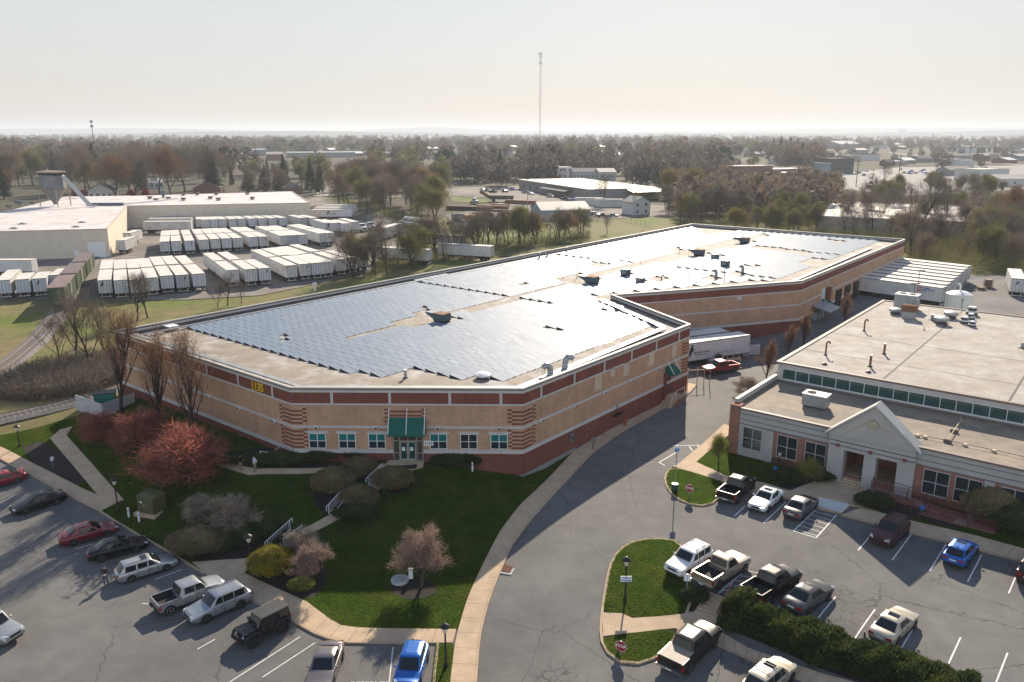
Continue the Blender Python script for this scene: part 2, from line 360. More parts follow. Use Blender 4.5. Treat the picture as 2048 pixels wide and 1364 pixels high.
so = bpy.data.objects.new('sun', sl); COL.objects.link(so); so.location = (0, 0, 200)
so.rotation_euler = (Vector((math.sin(SAZ) * math.cos(SEL), math.cos(SAZ) * math.cos(SEL), math.sin(SEL)))).to_track_quat('Z', 'Y').to_euler()
sc.view_settings.view_transform = 'Standard'; sc.view_settings.look = 'None'; sc.view_settings.gamma = 1; sc.view_settings.exposure = EXPO
sc.render.engine = 'CYCLES'; sc.cycles.use_denoising = True; sc.cycles.max_bounces = 6; sc.cycles.diffuse_bounces = 3; sc.cycles.glossy_bounces = 3
sc.cycles.transparent_max_bounces = 8; sc.cycles.volume_bounces = 0; sc.cycles.sample_clamp_indirect = 4
try: sc.cycles.denoiser = 'OPENIMAGEDENOISE'
except Exception: pass
if HAZE:
    hz = MB().box(-9000, 9000, -300, 15000, -4, 130).build('haze', [])
    hm = bpy.data.materials.new('haze'); hm.use_nodes = True; n = hm.node_tree; n.nodes.clear()
    o = n.nodes.new('ShaderNodeOutputMaterial'); pv = n.nodes.new('ShaderNodeVolumePrincipled')
    pv.inputs['Color'].default_value = (.80, .88, .97, 1); pv.inputs['Density'].default_value = HAZE; pv.inputs['Anisotropy'].default_value = HAZE_G
    n.links.new(pv.outputs[0], o.inputs['Volume']); hz.data.materials.append(hm); tag(hz, kind='stuff')

# ================================================================== materials of the setting
m_asph = asphalt('asphalt', (.152, .145, .138), .42)
m_asph2 = asphalt('asphalt_lot', (.145, .139, .133), .42, 40)
m_yard = mat('yard_gravel', (.21, .18, .155), .95, var=.3, scale=.25, col2=(.13, .115, .10), scale2=.06, amt2=.52, bump=.2)
m_conc = mat('concrete_walk', (.46, .335, .22), .85, var=.18, scale=.8)
m_curb = mat('curb', (.42, .31, .205), .85, var=.15, scale=.6)
m_lawn = mat('lawn', (.035, .06, .008), .95, var=.35, scale=1.4, col2=(.04, .052, .01), scale2=.35, amt2=.5, bump=.9, bscale=7.0, spec=.12)
m_rough = mat('rough_grass', (.19, .145, .075), .95, var=.3, scale=.3, col2=(.115, .145, .028), scale2=.045, amt2=.5, bump=.4, bscale=3.0, spec=.15)
m_field = mat('field_green', (.12, .14, .04), .95, var=.25, scale=.05, col2=(.17, .15, .07), scale2=.02, amt2=.55, spec=.15)
m_far = mat('far_land', (.10, .082, .062), .95, var=.35, scale=.012, col2=(.065, .065, .042), scale2=.006, amt2=.5, spec=.1)
m_mulch = mat('mulch', (.022, .017, .014), .95, var=.4, scale=3.0, bump=.5)
m_paint = mat('road_paint', (.6, .6, .58), .7, var=.25, scale=2.5)
m_ballast = mat('ballast', (.17, .155, .145), .95, var=.35, scale=2.0, bump=.5)
m_steel = mat('rail_steel', (.2, .15, .12), .75, .3, .2)
m_wood = mat('tie_wood', (.12, .10, .085), .9)
m_grav = mat('pale_gravel', (.30, .28, .25), .95, var=.3, scale=3.0, bump=.4)

# ================================================================== ground sheet
xs = np.concatenate([-np.geomspace(270, 9500, 34)[::-1], np.arange(-264, -95, 5), np.arange(-94, 112, 1.4), np.arange(113, 265, 5), np.geomspace(270, 9500, 34)])
ys = np.concatenate([[-250, -100, -40, 0, 10], np.arange(15, 136, 1.4), np.arange(137, 340, 4), np.geomspace(345, 14000, 50)])
gx, gy = np.meshgrid(xs, ys); V = np.c_[gx.ravel(), gy.ravel()]; V = np.c_[V, gz(V)]
rr = np.hypot(V[:, 0], V[:, 1]); V[:, 2] += np.where(rr > 1500, (np.sin(V[:, 0] / 900) + np.sin(V[:, 1] / 1100 + 1)) * 5 * np.clip((rr - 1500) / 3000, 0, 1), 0)
nx, ny = len(xs), len(ys); a = (np.arange(ny - 1)[:, None] * nx + np.arange(nx - 1)[None]).ravel()
gr = npmesh('ground', V, np.c_[a, a + 1, a + nx + 1, a + nx], [m_rough, m_far], smooth=True)
cx = V[a, 0]; cy = V[a, 1]; mi = ((cy > 330) | (np.abs(cx) > 260)).astype(np.int32); gr.data.polygons.foreach_set('material_index', mi); tag(gr, kind='structure')

# distant hills: long low ridges standing 9 to 13 km off
m_hill = mat('hill_woods', (.06, .065, .05), .95, var=.3, scale=.004, spec=.1)
def ridge(y, x0, x1, hfun, depth, n=90):
    mb = MB(); X = np.linspace(x0, x1, n); h = np.array([hfun(t) for t in np.linspace(0, 1, n)])
    rows = [(-.5, 0), (-.25, .6), (0, 1), (.3, .65), (.6, 0)]
    vs = [(x, y + d * depth, -6 + (hh + 6) * k + 3 * math.sin(x / 170 + d * 9) * k) for d, k in rows for x, hh in zip(X, h)]
    mb.add(vs, [(r*n+i, r*n+i+1, (r+1)*n+i+1, (r+1)*n+i) for r in range(len(rows)-1) for i in range(n-1)])
    o = mb.build('hills', m_hill, smooth=180); tag(o, kind='structure')
bump = lambda t, c, s: math.exp(-((t - c) / s) ** 2)
ridge(12500, -9000, 9000, lambda t: 46 + 46*bump(t,.2,.09) + 66*bump(t,.43,.055) + 36*bump(t,.06,.1) + 46*bump(t,.78,.1) + 56*bump(t,.93,.1), 900)
ridge(7600, -6800, 8800, lambda t: 14 + 34*bump(t,.3,.1) + 16*bump(t,.55,.06) + 44*bump(t,.77,.12) + 40*bump(t,.95,.09), 700)

# ================================================================== paved areas, lawns, walks
SH = [(1340,960), (1300,1150), (1290,1330), (1290,1560)]
drape('parking_lot', pxpoly([(-420,905),(0,905),(60,930),(205,1005),(330,1075),(440,1130),(520,1150),(640,1240),(700,1265),(905,1265),(890,1400),(880,1560),(-420,1560)]), .05, m_asph2)
drape('road', pxpoly([(880,1560),(890,1400),(905,1265),(960,1130),(1045,1000),(1150,885),(1300,790),(1375,752),(1382,700),(1450,672),(1580,645),(1625,612),(1700,600),(1740,615),(1640,690),(1560,740),(1480,800),(1446,870),(1412,900)] + SH), .05, m_asph)
drape('parking_lot', pxpoly([SH[0],(1460,935),(1700,1000),(2048,1095),(2500,1210),(2500,1600),(1960,1374),(1450,1193),(1420,1183),SH[1]]), .05, m_asph2)
drape('parking_lot', pxpoly([SH[2],(1432,1246),(1720,1362),(2100,1520),(2100,1620),SH[3]]), .05, m_asph2)
drape('yard', [tuple(P(x, y)) for x, y in [(1690,612),(1800,560),(2300,560),(2300,660),(1800,650),(1700,640)]], .05, m_asph, step=3)

GP = lambda pts: [tuple(G(*p)[:2]) for p in pts]
def resample(pl, n):
    pl = np.array([p[:2] for p in pl], float); d = np.r_[0, np.cumsum(np.linalg.norm(np.diff(pl, axis=0), axis=1))]
    t = np.linspace(0, d[-1], n + 1); return np.c_[np.interp(t, d, pl[:, 0]), np.interp(t, d, pl[:, 1])]
def walk(outer, inner, n, off=.18, curb=True, gap=.012):
    BARE.append(GP(outer) + GP(inner)[::-1])
    o = resample([G(*p) for p in outer], n); i = resample([G(*p) for p in inner], n); mb = MB()
    zo = gz(o) + off; zi = gz(i) + off
    for k in range(n):
        a, b, c, d = o[k], o[k+1], i[k+1], i[k]; L = max(np.linalg.norm(b - a), .1); g = gap / L
        a2, b2 = a + (b-a)*g, b - (b-a)*g; d2, c2 = d + (c-d)*g, c - (c-d)*g
        w = np.linalg.norm(i[k] - o[k]); q = min(.4, .17 / w) if curb else 0
        e, f = a2 + (d2-a2)*q, b2 + (c2-b2)*q
        z = lambda t, u: zo[k+t]*(1-u) + zi[k+t]*u
        if curb:
            mb.quad((*a2,z(0,0)),(*b2,z(1,0)),(*f,z(1,q)),(*e,z(0,q)),1); mb.quad((*a2,z(0,0)-.35),(*b2,z(1,0)-.35),(*b2,z(1,0)),(*a2,z(0,0)),1)
        else: mb.quad((*a2,z(0,0)-.3),(*b2,z(1,0)-.3),(*b2,z(1,0)),(*a2,z(0,0)),1)
        qq = q + (.012 / w if curb else 0); e, f = a2 + (d2-a2)*qq, b2 + (c2-b2)*qq
        mb.quad((*e,z(0,qq)),(*f,z(1,qq)),(*c2,z(1,1)),(*d2,z(0,1)),0); mb.quad((*c2,z(1,1)-.3),(*d2,z(0,1)-.3),(*d2,z(0,1)),(*c2,z(1,1)),1)
        mb.quad((*d2,z(0,1)-.3),(*a2,z(0,0)-.3),(*a2,z(0,0)),(*d2,z(0,1)),1); mb.quad((*b2,z(1,0)-.3),(*c2,z(1,1)-.3),(*c2,z(1,1)),(*b2,z(1,0)),1)
    ob = mb.build('sidewalk', [m_conc, m_curb]); tag(ob, kind='structure'); return ob
def curbline(pl, wdt=.17, off=.17, closed=False, name='kerb'):
    pts = [tuple(p[:2]) for p in pl]
    if closed: pts.append(pts[0])
    L = sum(np.linalg.norm(np.subtract(pts[k+1], pts[k])) for k in range(len(pts)-1)); n = max(2, int(L / 1.2))
    c = resample(pts, n); t = np.gradient(c, axis=0)
    if closed: t[0] = t[-1] = c[1] - c[-2]
    t /= np.linalg.norm(t, axis=1)[:, None]; nn = np.c_[-t[:, 1], t[:, 0]]
    o, i = c - nn*wdt/2, c + nn*wdt/2; z = gz(c) + off; mb = MB()
    for k in range(n):
        for (p, q, r_, s_) in (((*o[k], z[k]), (*o[k+1], z[k+1]), (*i[k+1], z[k+1]), (*i[k], z[k])), ((*o[k], z[k]-.4), (*o[k+1], z[k+1]-.4), (*o[k+1], z[k+1]), (*o[k], z[k])), ((*i[k+1], z[k+1]-.4), (*i[k], z[k]-.4), (*i[k], z[k]), (*i[k+1], z[k+1]))): mb.quad(p, q, r_, s_)
    ob = mb.build(name, m_curb); tag(ob, kind='structure'); return ob

walk([(948,1440),(954,1363),(960,1281),(973,1223),(994,1164),(1022,1097),(1053,1054),(1113,985),(1185,908),(1238,869),(1317,825),(1380,787),(1393,772)],
     [(895,1440),(901,1363),(910,1287),(920,1249),(935,1199),(961,1141),(997,1070),(1038,1015),(1092,964),(1150,902),(1205,870),(1290,820),(1350,785),(1378,768)], 42)
walk([(410,1150),(498,1201),(583,1245),(639,1277),(689,1289),(780,1290),(906,1289)], [(447,1128),(520,1165),(616,1208),(665,1246),(690,1258),(780,1260.5),(913,1262)], 16)
walk([(-160,850),(0,919),(56,950),(161,1006),(202,1025)], [(-150,838),(23,905),(112,952),(190,992),(246,1002)], 12)
walk([(202,1000),(150,938),(98,876),(120,862)], [(249,1004),(190,937),(129,868),(146,855)], 10, curb=False, off=.19)
walk([(495,953),(590,951),(697,945),(752,941)], [(513,941),(590,940),(701,936),(757,933)], 12, curb=False)
walk([(433,932),(470,945),(498,953)], [(440,920),(480,935),(516,941)], 4, curb=False)
curbline(GP([(200,1024),(278,1072),(346,1110),(410,1150)]))
curbline(GP([(876,1290),(868,1364),(862,1440)]))
drape('lawn', pxpoly([(872,1291),(908,1291),(902,1363),(896,1440),(858,1440),(864,1364)]), .14, m_lawn)
drape('lawn', pxpoly([(202,1024),(278,1071),(346,1109),(408,1149),(440,1132),(480,1152),(616,1207),(664,1245),(690,1257),(780,1259),(914,1261),(920,1249),(935,1199),(961,1141),(997,1070),(1038,1015),(1092,964),(1150,902),(1046,945),(900,922),(818,912),(590,895),(430,845),(250,792),(158,832),(0,873),(-160,905),(-160,912),(0,912),(23,904),(112,951),(202,999)]), .13, m_lawn, step=1.3)
# plaza by the lower steps, doorstep and the winding walk
drape('path', pxpoly([(385,1128),(440,1124),(504,1120),(534,1094),(552,1098),(516,1128),(484,1152),(447,1140),(410,1150)]), .20, m_conc, skirt=.2)
drape('path', pxpoly([(783,917),(850,917),(846,938),(812,948),(797,957),(764,944),(752,942),(757,933),(772,931)]), .20, m_conc, skirt=.2)
drape('path', pxpoly([(757,962),(772,972),(742,992),(716,1003),(697,997),(733,976)]), .20, m_conc, skirt=.2)
drape('path', pxpoly([(672,1026),(688,1036),(640,1062),(590,1084),(574,1077),(625,1052)]), .20, m_conc, skirt=.2)
for q in ([(26,904),(98,877),(202,998)], [(446,915),(520,895),(592,904),(780,916),(764,930),(700,934),(590,938),(520,938)], [(850,918),(960,926),(940,935),(870,936),(852,930)],
          [(352,1090),(380,1050),(440,1040),(520,1060),(560,1085),(530,1095),(500,1119),(440,1122),(390,1126)], [(488,1153),(516,1128),(560,1098),(600,1090),(640,1120),(655,1150),(650,1180),(615,1206),(540,1176)],
          [(628,985),(660,970),(700,985),(714,1004),(672,1026),(660,1040),(626,1010)], [(704,938),(752,940),(768,946),(740,966),(712,962)], [(770,975),(798,958),(830,975),(806,990),(776,992)], [(690,1040),(716,1004),(745,1000),(748,1036),(712,1046)]):
    drape('mulch_bed', smoothpoly(pxpoly(q), 1), .165, m_mulch, step=1.0)
drape('mulch_bed', [tuple(G(828 + 46*math.cos(t), 1181 + 21*math.sin(t))[:2]) for t in np.linspace(0, 2*PI, 28)[:-1]], .165, m_mulch, step=1.0)
drape('gravel_strip', pxpoly([(960,928),(1046,956),(1090,940),(1152,903),(1150,890),(1050,940)]), .16, m_grav, step=1.0)
# island by the office corner, its walk, the office lawns
isl = smoothpoly(pxpoly([(1346,935),(1331,950),(1330,967),(1341,988),(1364,1006),(1396,1014),(1420,1012),(1436,1000),(1448,975),(1446,964)]), 2)
drape('lawn', isl, .15, m_lawn, step=1.0); curbline(isl, closed=True, wdt=.2)
walk([(1448,850),(1412,884),(1352,934)], [(1475,860),(1438,887),(1391,928)], 8)
drape('sidewalk', pxpoly([(1344,935),(1391,926),(1449,953),(1530,969),(1580,985),(1660,952),(1735,966),(1727,1017),(1700,1014),(1682,1030),(1628,1018),(1577,1001),(1500,985),(1446,966)]), .18, m_conc, skirt=.35, curb=m_curb, step=1.2)
walk([(1682,1032.5),(1748,1050.6),(1808,1065.5),(1884,1085),(2048,1127),(2300,1192)], [(1727,1016.5),(1760,1028),(1808,1041.5),(1938,1071),(2048,1101),(2300,1168)], 26)
drape('lawn', pxpoly([(1391,927),(1449,953),(1530,968),(1578,983),(1662,950),(1640,900),(1470,870),(1440,885),(1412,908)]), .15, m_lawn, step=1.0)
drape('lawn', pxpoly([(1729,1015),(1760,1026),(1808,1040),(1938,1069),(2048,1099),(2300,1166),(2300,1050),(1930,980),(1735,968)]), .15, m_lawn, step=1.2)
drape('mulch_bed', pxpoly([(1731,1013),(1760,1024),(1808,1036),(1920,1062),(1950,1040),(1780,1000),(1735,975)]), .175, m_mulch, step=1.2)
drape('mulch_bed', pxpoly([(1555,975),(1590,950),(1650,930),(1655,953),(1620,968),(1580,982)]), .175, m_mulch, step=1.0)
drape('curb_ramp', pxpoly([(1627,1014),(1637,998),(1699,1012),(1684,1029)]), .195, mat('ramp_concrete', (.55,.54,.52), .85))
# middle island
up = smoothpoly(pxpoly([(1392,1175),(1326,1140),(1366,1090),(1338,1081),(1294,1080),(1257,1089),(1235,1106),(1220,1135),(1211,1182),(1205,1229),(1245,1231),(1264,1239),(1313,1236),(1362,1232),(1374,1222),(1385,1185)]), 1)
drape('lawn', up, .15, m_lawn, step=1.0)
drape('lawn', smoothpoly(pxpoly([(1206,1276),(1350,1259),(1345,1290),(1308,1321),(1274,1331),(1245,1329),(1220,1314),(1208,1297)]), 1), .15, m_lawn, step=1.0)
drape('sidewalk', pxpoly([(1205,1229),(1245,1230.5),(1264,1240),(1313,1237),(1362,1232),(1389,1227),(1434,1241),(1428,1260),(1424,1288),(1350,1260),(1290,1267),(1206,1276)]), .18, m_conc, skirt=.3, curb=m_curb, step=1.0)
curbline([*smoothpoly(pxpoly([(1392,1176),(1326,1141),(1360,1100),(1366,1090),(1338,1081),(1294,1080),(1257,1089),(1235,1106),(1220,1135),(1211,1182),(1203,1233),(1201,1277),(1208,1297),(1220,1314),(1245,1329),(1274,1331),(1308,1321),(1350,1285)]), 1)], closed=False, wdt=.2)
walk([(1424,1289),(1500,1324),(1622,1372),(1900,1480)], [(1428,1260),(1500,1302),(1700,1366),(1960,1470)], 18)
drape('mulch_bed', pxpoly([(1368,1180),(1392,1176),(1450,1193),(1700,1281),(1960,1376),(1965,1400),(1720,1368),(1440,1254),(1432,1242),(1416,1192),(1388,1226),(1372,1222)]), .12, m_mulch, step=1.0)

# blades of grass standing on the near lawns
m_blade = mat('grass_blade', (.085, .15, .014), .9, 0, .35, .8, 0, col2=(.17, .185, .035), scale2=.3, amt2=.6)
_nt = m_blade.node_tree; _tr = nd(_nt, 'ShaderNodeBsdfTranslucent'); _mx = nd(_nt, 'ShaderNodeMixShader'); _mx.inputs[0].default_value = .65
_nt.links.new(pbsdf(m_blade).inputs['Base Color'].links[0].from_socket, _tr.inputs['Color']); _nt.links.new(pbsdf(m_blade).outputs[0], _mx.inputs[1]); _nt.links.new(_tr.outputs[0], _mx.inputs[2]); _nt.links.new(_mx.outputs[0], [n for n in _nt.nodes if n.type == 'OUTPUT_MATERIAL'][0].inputs['Surface'])
def blades(objs, dn, h=.10, w=.042):
    out = []
    for o in objs:
        me = o.data; v = np.empty(len(me.vertices)*3, np.float32); me.vertices.foreach_get('co', v); v = v.reshape(-1, 3); me.calc_loop_triangles()
        t = np.empty(len(me.loop_triangles)*3, np.int32); me.loop_triangles.foreach_get('vertices', t); t = t.reshape(-1, 3); A, B, C = v[t[:,0]], v[t[:,1]], v[t[:,2]]
        ar = .5*np.abs((B[:,0]-A[:,0])*(C[:,1]-A[:,1]) - (B[:,1]-A[:,1])*(C[:,0]-A[:,0])); n = int(ar.sum()*dn); k = rng.choice(len(t), n, p=ar/ar.sum()); r1 = np.sqrt(rng.uniform(0,1,n))[:,None]; r2 = rng.uniform(0,1,n)[:,None]
        p = A[k]*(1-r1) + B[k]*r1*(1-r2) + C[k]*r1*r2
        for q in BARE: p = p[~inside(q, p[:, :2])]
        n = len(p); a = rng.uniform(0, 2*PI, n); d = np.c_[np.cos(a), np.sin(a), np.zeros(n)]*w*.5; tip = np.c_[rng.normal(0, h*.45, (n, 2)), h*rng.uniform(.55, 1.35, n)]
        out.append(np.stack([p - d, p + d, p + tip], 1).reshape(-1, 3))
    V = np.vstack(out); tag(npmesh('grass', V, np.arange(len(V)).reshape(-1, 3), m_blade), kind='stuff'); return len(V)//3
lw = [o for o in COL.objects if o.name.split('.')[0] == 'lawn' and np.hypot(o.bound_box[0][0], o.bound_box[0][1]) < 130]
blades(lw, GRASS)
# ================================================================== painted markings
mk = MB()
def stripe(a, b, wd=.11, off=.064, world=False):
    p, q = (np.array(a[:2]), np.array(b[:2])) if world else (G(*a)[:2], G(*b)[:2])
    n = max(1, int(np.linalg.norm(q - p) / 1.0)); d = (q - p) / np.linalg.norm(q - p); nn = np.array([-d[1], d[0]]) * wd / 2
    for k in range(n):
        s, e = p + (q-p)*k/n, p + (q-p)*(k+1)/n; z0, z1 = g1(*s) + off, g1(*e) + off
        mk.quad((*(s-nn), z0), (*(e-nn), z1), (*(e+nn), z1), (*(s+nn), z0))
for a, b in [((1490,1013),(1469,1033)),((1572,1005),(1527,1047.5)),((1632,1019.5),(1587,1063)),((1673,1031),(1632,1077)),((1587,1063),(1632,1077)),((1740,1073),(1716,1102)),((1822,1070),(1784.5,1121)),((1892,1089.5),(1859,1143)),((1963,1111),(1935,1165)),((2041,1131),(2017,1188)),
             ((1671,1195),(1628,1249)),((1750,1220),(1710,1278)),((1833,1247),(1797,1308)),((1921,1276),(1891,1342)),((2015,1307),(1985,1385)),((1493,1141),(1436,1190)),((1561,1162),(1547,1180)),((1560,1212),(1549,1225)),
             ((1318,926),(1352,906)),((1318,926),(1330,932)),((1345,893),(1410,891)),((1378,893),(1385,903)),((1395,892),(1400,900))]: stripe(a, b)
for k in range(6):
    t = (k + .5) / 6; stripe((1632*(1-t)+1587*t, 1019.5*(1-t)+1063*t), (1673*(1-t)+1632*t, 1031*(1-t)+1077*t), .08)
for k in range(5):
    t = (k + .2) / 5; stripe((1493*(1-t)+1436*t, 1141*(1-t)+1190*t), (1527*(1-t)+1490*t, 1147*(1-t)+1190*t), .08)
for a, b in [((525,1356),(630,1287)),((445,1375),(600,1275)),((285,1208),(305,1210)),((310,1160),(365,1140)),((395,1300),(430,1280)),((150,1100),(190,1088)),((775,1400),(786,1296))]: stripe(a, b, .09)
tag(mk.build('road_markings', m_paint), kind='structure')
def text(body, size, name='lettering', m=None, ext=.01, parent=None, loc=(0,0,0), rot=(0,0,0), bold=0.0, align='CENTER', xs=1.0):
    c = bpy.data.curves.new(name, 'FONT'); c.body = body; c.size = size; c.extrude = ext; c.offset = bold; c.align_x = align; c.align_y = 'CENTER'; c.resolution_u = 2
    t = bpy.data.objects.new('tmp_text', c); COL.objects.link(t)
    dg = bpy.context.evaluated_depsgraph_get(); me = bpy.data.meshes.new_from_object(t.evaluated_get(dg)); bpy.data.objects.remove(t)
    me.materials.clear(); me.materials.append(m)
    o = bpy.data.objects.new(name, me); COL.objects.link(o); o.location = loc; o.rotation_euler = rot; o.scale = (xs, 1, 1)
    if parent is not None: setparent(o, parent)
    return o
q0, q1 = G(715,1362), G(772,1363)
r = text('RESERVED', .62, 'pavement_lettering', m_paint, .001, None, ((q0[0]+q1[0])/2, (q0[1]+q1[1])/2 - .38, g1(*((q0+q1)/2)[:2]) + .07), (0, 0, 0), .012); tag(r, kind='structure')

# ================================================================== railway tracks
def track(pts, name='railway_track', lab='', ballast=2.0):
    c = resample(pts, 60); t = np.gradient(c, axis=0); t /= np.linalg.norm(t, axis=1)[:, None]; nn = np.c_[-t[:, 1], t[:, 0]]; z = gz(c)
    root = thing(name, lab, 'railway track', (0, 0, 0)); mb = MB()
    for k in range(60):
        a, b = c[k] - nn[k]*ballast, c[k+1] - nn[k+1]*ballast; d, e = c[k] + nn[k]*ballast, c[k+1] + nn[k+1]*ballast
        a2, b2, d2, e2 = c[k]-nn[k]*(ballast-.7), c[k+1]-nn[k+1]*(ballast-.7), c[k]+nn[k]*(ballast-.7), c[k+1]+nn[k+1]*(ballast-.7)
        mb.quad((*a,z[k]+.03),(*b,z[k+1]+.03),(*b2,z[k+1]+.3),(*a2,z[k]+.3)).quad((*a2,z[k]+.3),(*b2,z[k+1]+.3),(*e2,z[k+1]+.3),(*d2,z[k]+.3)).quad((*d2,z[k]+.3),(*e2,z[k+1]+.3),(*e,z[k+1]+.03),(*d,z[k]+.03))
    mb.build('ballast_bed', m_ballast, root)
    for s in (-1, 1):
        rb = MB(); rb.tube([(*(c[k] + nn[k]*.72*s), z[k] + .47) for k in range(61)], .055, 4); rb.build('rail', m_steel, root)
    tb = MB(); L = np.linalg.norm(np.diff(c, axis=0), axis=1).sum(); n2 = int(L / .65); c2 = resample(pts, n2); t2 = np.gradient(c2, axis=0); z2 = gz(c2)
    for k in range(n2 + 1): tb.cbox((*c2[k], z2[k] + .24), (.24, 2.5, .16), math.atan2(t2[k][1], t2[k][0]))
    o = tb.build('sleepers', m_wood, root); o['kind'] = 'stuff'
    return root
track([P(*p) for p in [(-330,925),(-120,870),(0,843),(150,815),(245,790),(330,768),(420,740)]], lab='railway track with dark rails crossing behind the grass strip at the left edge')
track([P(*p) for p in [(-160,830),(-40,770),(20,725),(75,678),(118,628),(140,590),(165,550),(188,516)]], lab='curving siding track on pale ballast leading to the green boxcars')
# trailer yard and its roads
drape('yard', [tuple(P(x, y)) for x, y in [(-200,612),(60,600),(150,603),(380,600),(520,592),(650,566),(760,540),(800,500),(815,470),(790,440),(742,418),(690,402),(640,392),(610,400),(640,440),(200,450),(-200,470)]], .12, m_yard, step=6)
drape('lawn', [tuple(P(x, y)) for x, y in [(652,398),(690,394),(760,412),(850,450),(800,440),(740,420)]], .14, m_field, step=6)
drape('field', [tuple(P(x, y)) for x, y in [(905,460),(1010,452),(1180,440),(1290,458),(1275,470),(1180,505),(960,520),(890,490)]], .14, m_field, step=6)
drape('field', [tuple(P(x, y)) for x, y in [(900,392),(985,398),(975,407),(905,404)]], .14, m_field, step=6)
drape('yard', [tuple(P(x, y)) for x, y in [(860,388),(905,376),(1035,372),(1180,400),(1330,412),(1330,432),(1190,440),(1010,450),(905,456),(890,430),(1000,412),(985,396),(905,392)]], .12, m_yard, step=6)
drape('yard', [tuple(P(x, y)) for x, y in [(1640,372),(1700,345),(1800,335),(2100,330),(2100,372),(1960,386),(1800,392)]], .14, mat('far_asphalt', (.22,.21,.2), .9), step=12)
for pl, wd in (([(640,392),(668,372),(720,352)], 8), ([(860,390),(760,395),(700,385)], 7), ([(1360,372),(1500,362),(1640,352),(1760,345)], 9), ([(1640,312),(1790,299),(1900,297)], 12), ([(1730,300),(1900,318),(2100,335)], 9)):
    c = [P(*p) for p in pl]; a = []; b = []
    for k in range(len(c)):
        t = c[min(k+1, len(c)-1)] - c[max(k-1, 0)]; t = t / np.linalg.norm(t); nn = np.array([-t[1], t[0]]) * wd / 2; a.append(tuple(c[k] - nn)); b.append(tuple(c[k] + nn))
    drape('road', a + b[::-1], .18, mat('far_road', (.33,.3,.27), .9), step=10)
# ================================================================== materials of the buildings
b_red = brick('brick_red', (.20,.058,.038), (.165,.047,.033), (.2,.12,.1))
b_red2 = brick('brick_office', (.30,.125,.085), (.25,.10,.07), (.28,.22,.18))
b_tan = brick('brick_tan', (.47,.28,.18), (.40,.235,.145), (.40,.28,.2))
m_stone = mat('cast_stone', (.48,.46,.44), .8, var=.12, scale=.7)
m_cap = mat('coping_metal', (.40,.375,.34), .6, 0, .12, .5)
m_capd = mat('fascia_brown', (.17,.125,.105), .6, 0, .15)
m_roof = mat('roof_membrane', (.24,.195,.155), .8, var=.3, scale=.5, col2=(.42,.40,.38), scale2=.33, amt2=.6, spec=.4)
m_glass = glass('window_glass', spec=.45); m_teal = glass('teal_glass', (.02,.16,.155), .15, .6); m_frame = mat('white_frame', (.7,.7,.68), .5, 0, .06)
m_dframe = mat('dark_frame', (.05,.05,.045), .5); m_green = mat('awning_green', (.008,.10,.075), .75, 0, .12, 3.0)
m_white = mat('white_metal', (.72,.72,.70), .5, 0, .08); m_galv = mat('galvanised', (.33,.35,.36), .45, .6, .25, 1.2); m_galvb = mat('blue_grey_metal', (.09,.125,.155), .5, .4, .25, .9)
m_rust = mat('rusty_metal', (.22,.10,.055), .85, .2, .35, 1.5); m_black = mat('black_metal', (.015,.015,.016), .45, 0, .1); m_dark = mat('dark_void', (.02,.02,.02), .9)
m_gold = mat('gold_letters', (.72,.42,.03), .4, .1, .08); m_ltan = mat('louvre_tan', (.5,.41,.31), .7)
m_tar = mat('roof_tar', (.09,.085,.08), .8); m_beige = mat('panel_beige', (.60,.525,.42), .75, 0, .10, .5)

# ================================================================== brick warehouse
Lc, Bc, Ac, Rc, Ic, Cc, Fc, Kc = (-50.9,98.9), (-22.1,75.55), (1.1,75.2), (23.6,102.6), (15.8,122.3), (49.6,134.5), (93.5,189.4), (50.2,222.8)
WH = [Lc, Bc, Ac, Rc, Ic, Cc, Fc, Kc]
wh = thing('brick_warehouse', 'large flat roofed brick warehouse with tan and red bands and solar arrays on its roof', 'warehouse', (0, 75, 0))
def wpart(mb, name, mats, smooth=None, parent=None):
    o = mb.build(name, mats, parent or wh, smooth)
    if parent is None: o.location = (0, -75, 0)
    return o
mb = MB()
for k in range(8):
    a, b = WH[k], WH[(k+1) % 8]
    for z0, z1, mi in ((-2.5,2.5,0), (2.9,7.62,1), (7.8,8.95,0)): mb.quad((*a,z0),(*b,z0),(*b,z1),(*a,z1),mi)
mb.ring(WH, .07, .2, 2.5, 2.9, 2); mb.ring(WH, .05, .2, 7.62, 7.8, 2); mb.ring(WH, .06, .3, 8.95, 9.22, 2)
def bandz(z0, z1, d):
    for k in range(8): mb.seg(WH[k], WH[(k+1) % 8], d, .05, z0, z1, 2)
mb.ring(WH, .045, .05, 5.18, 5.43, 2)
def along(a, b, t, d=0.0):
    a = np.array(a); b = np.array(b); e = (b - a) / np.linalg.norm(b - a); return a + e*t + np.array([e[1], -e[0]])*d
def wlen(a, b): return float(np.linalg.norm(np.subtract(b, a)))
for a, b, n in ((Lc,Bc,6), (Bc,Ac,4), (Ac,Rc,6)):
    Lw = wlen(a, b)
    for k in range(n):
        t = Lw * (k + .5) / n if (a is not Bc) else (4.1, 9.9, 15.9, 21.0)[k]
        mb.seg(along(a,b,t-.13), along(a,b,t+.13), .052, .05, 7.8, 8.95, 2)
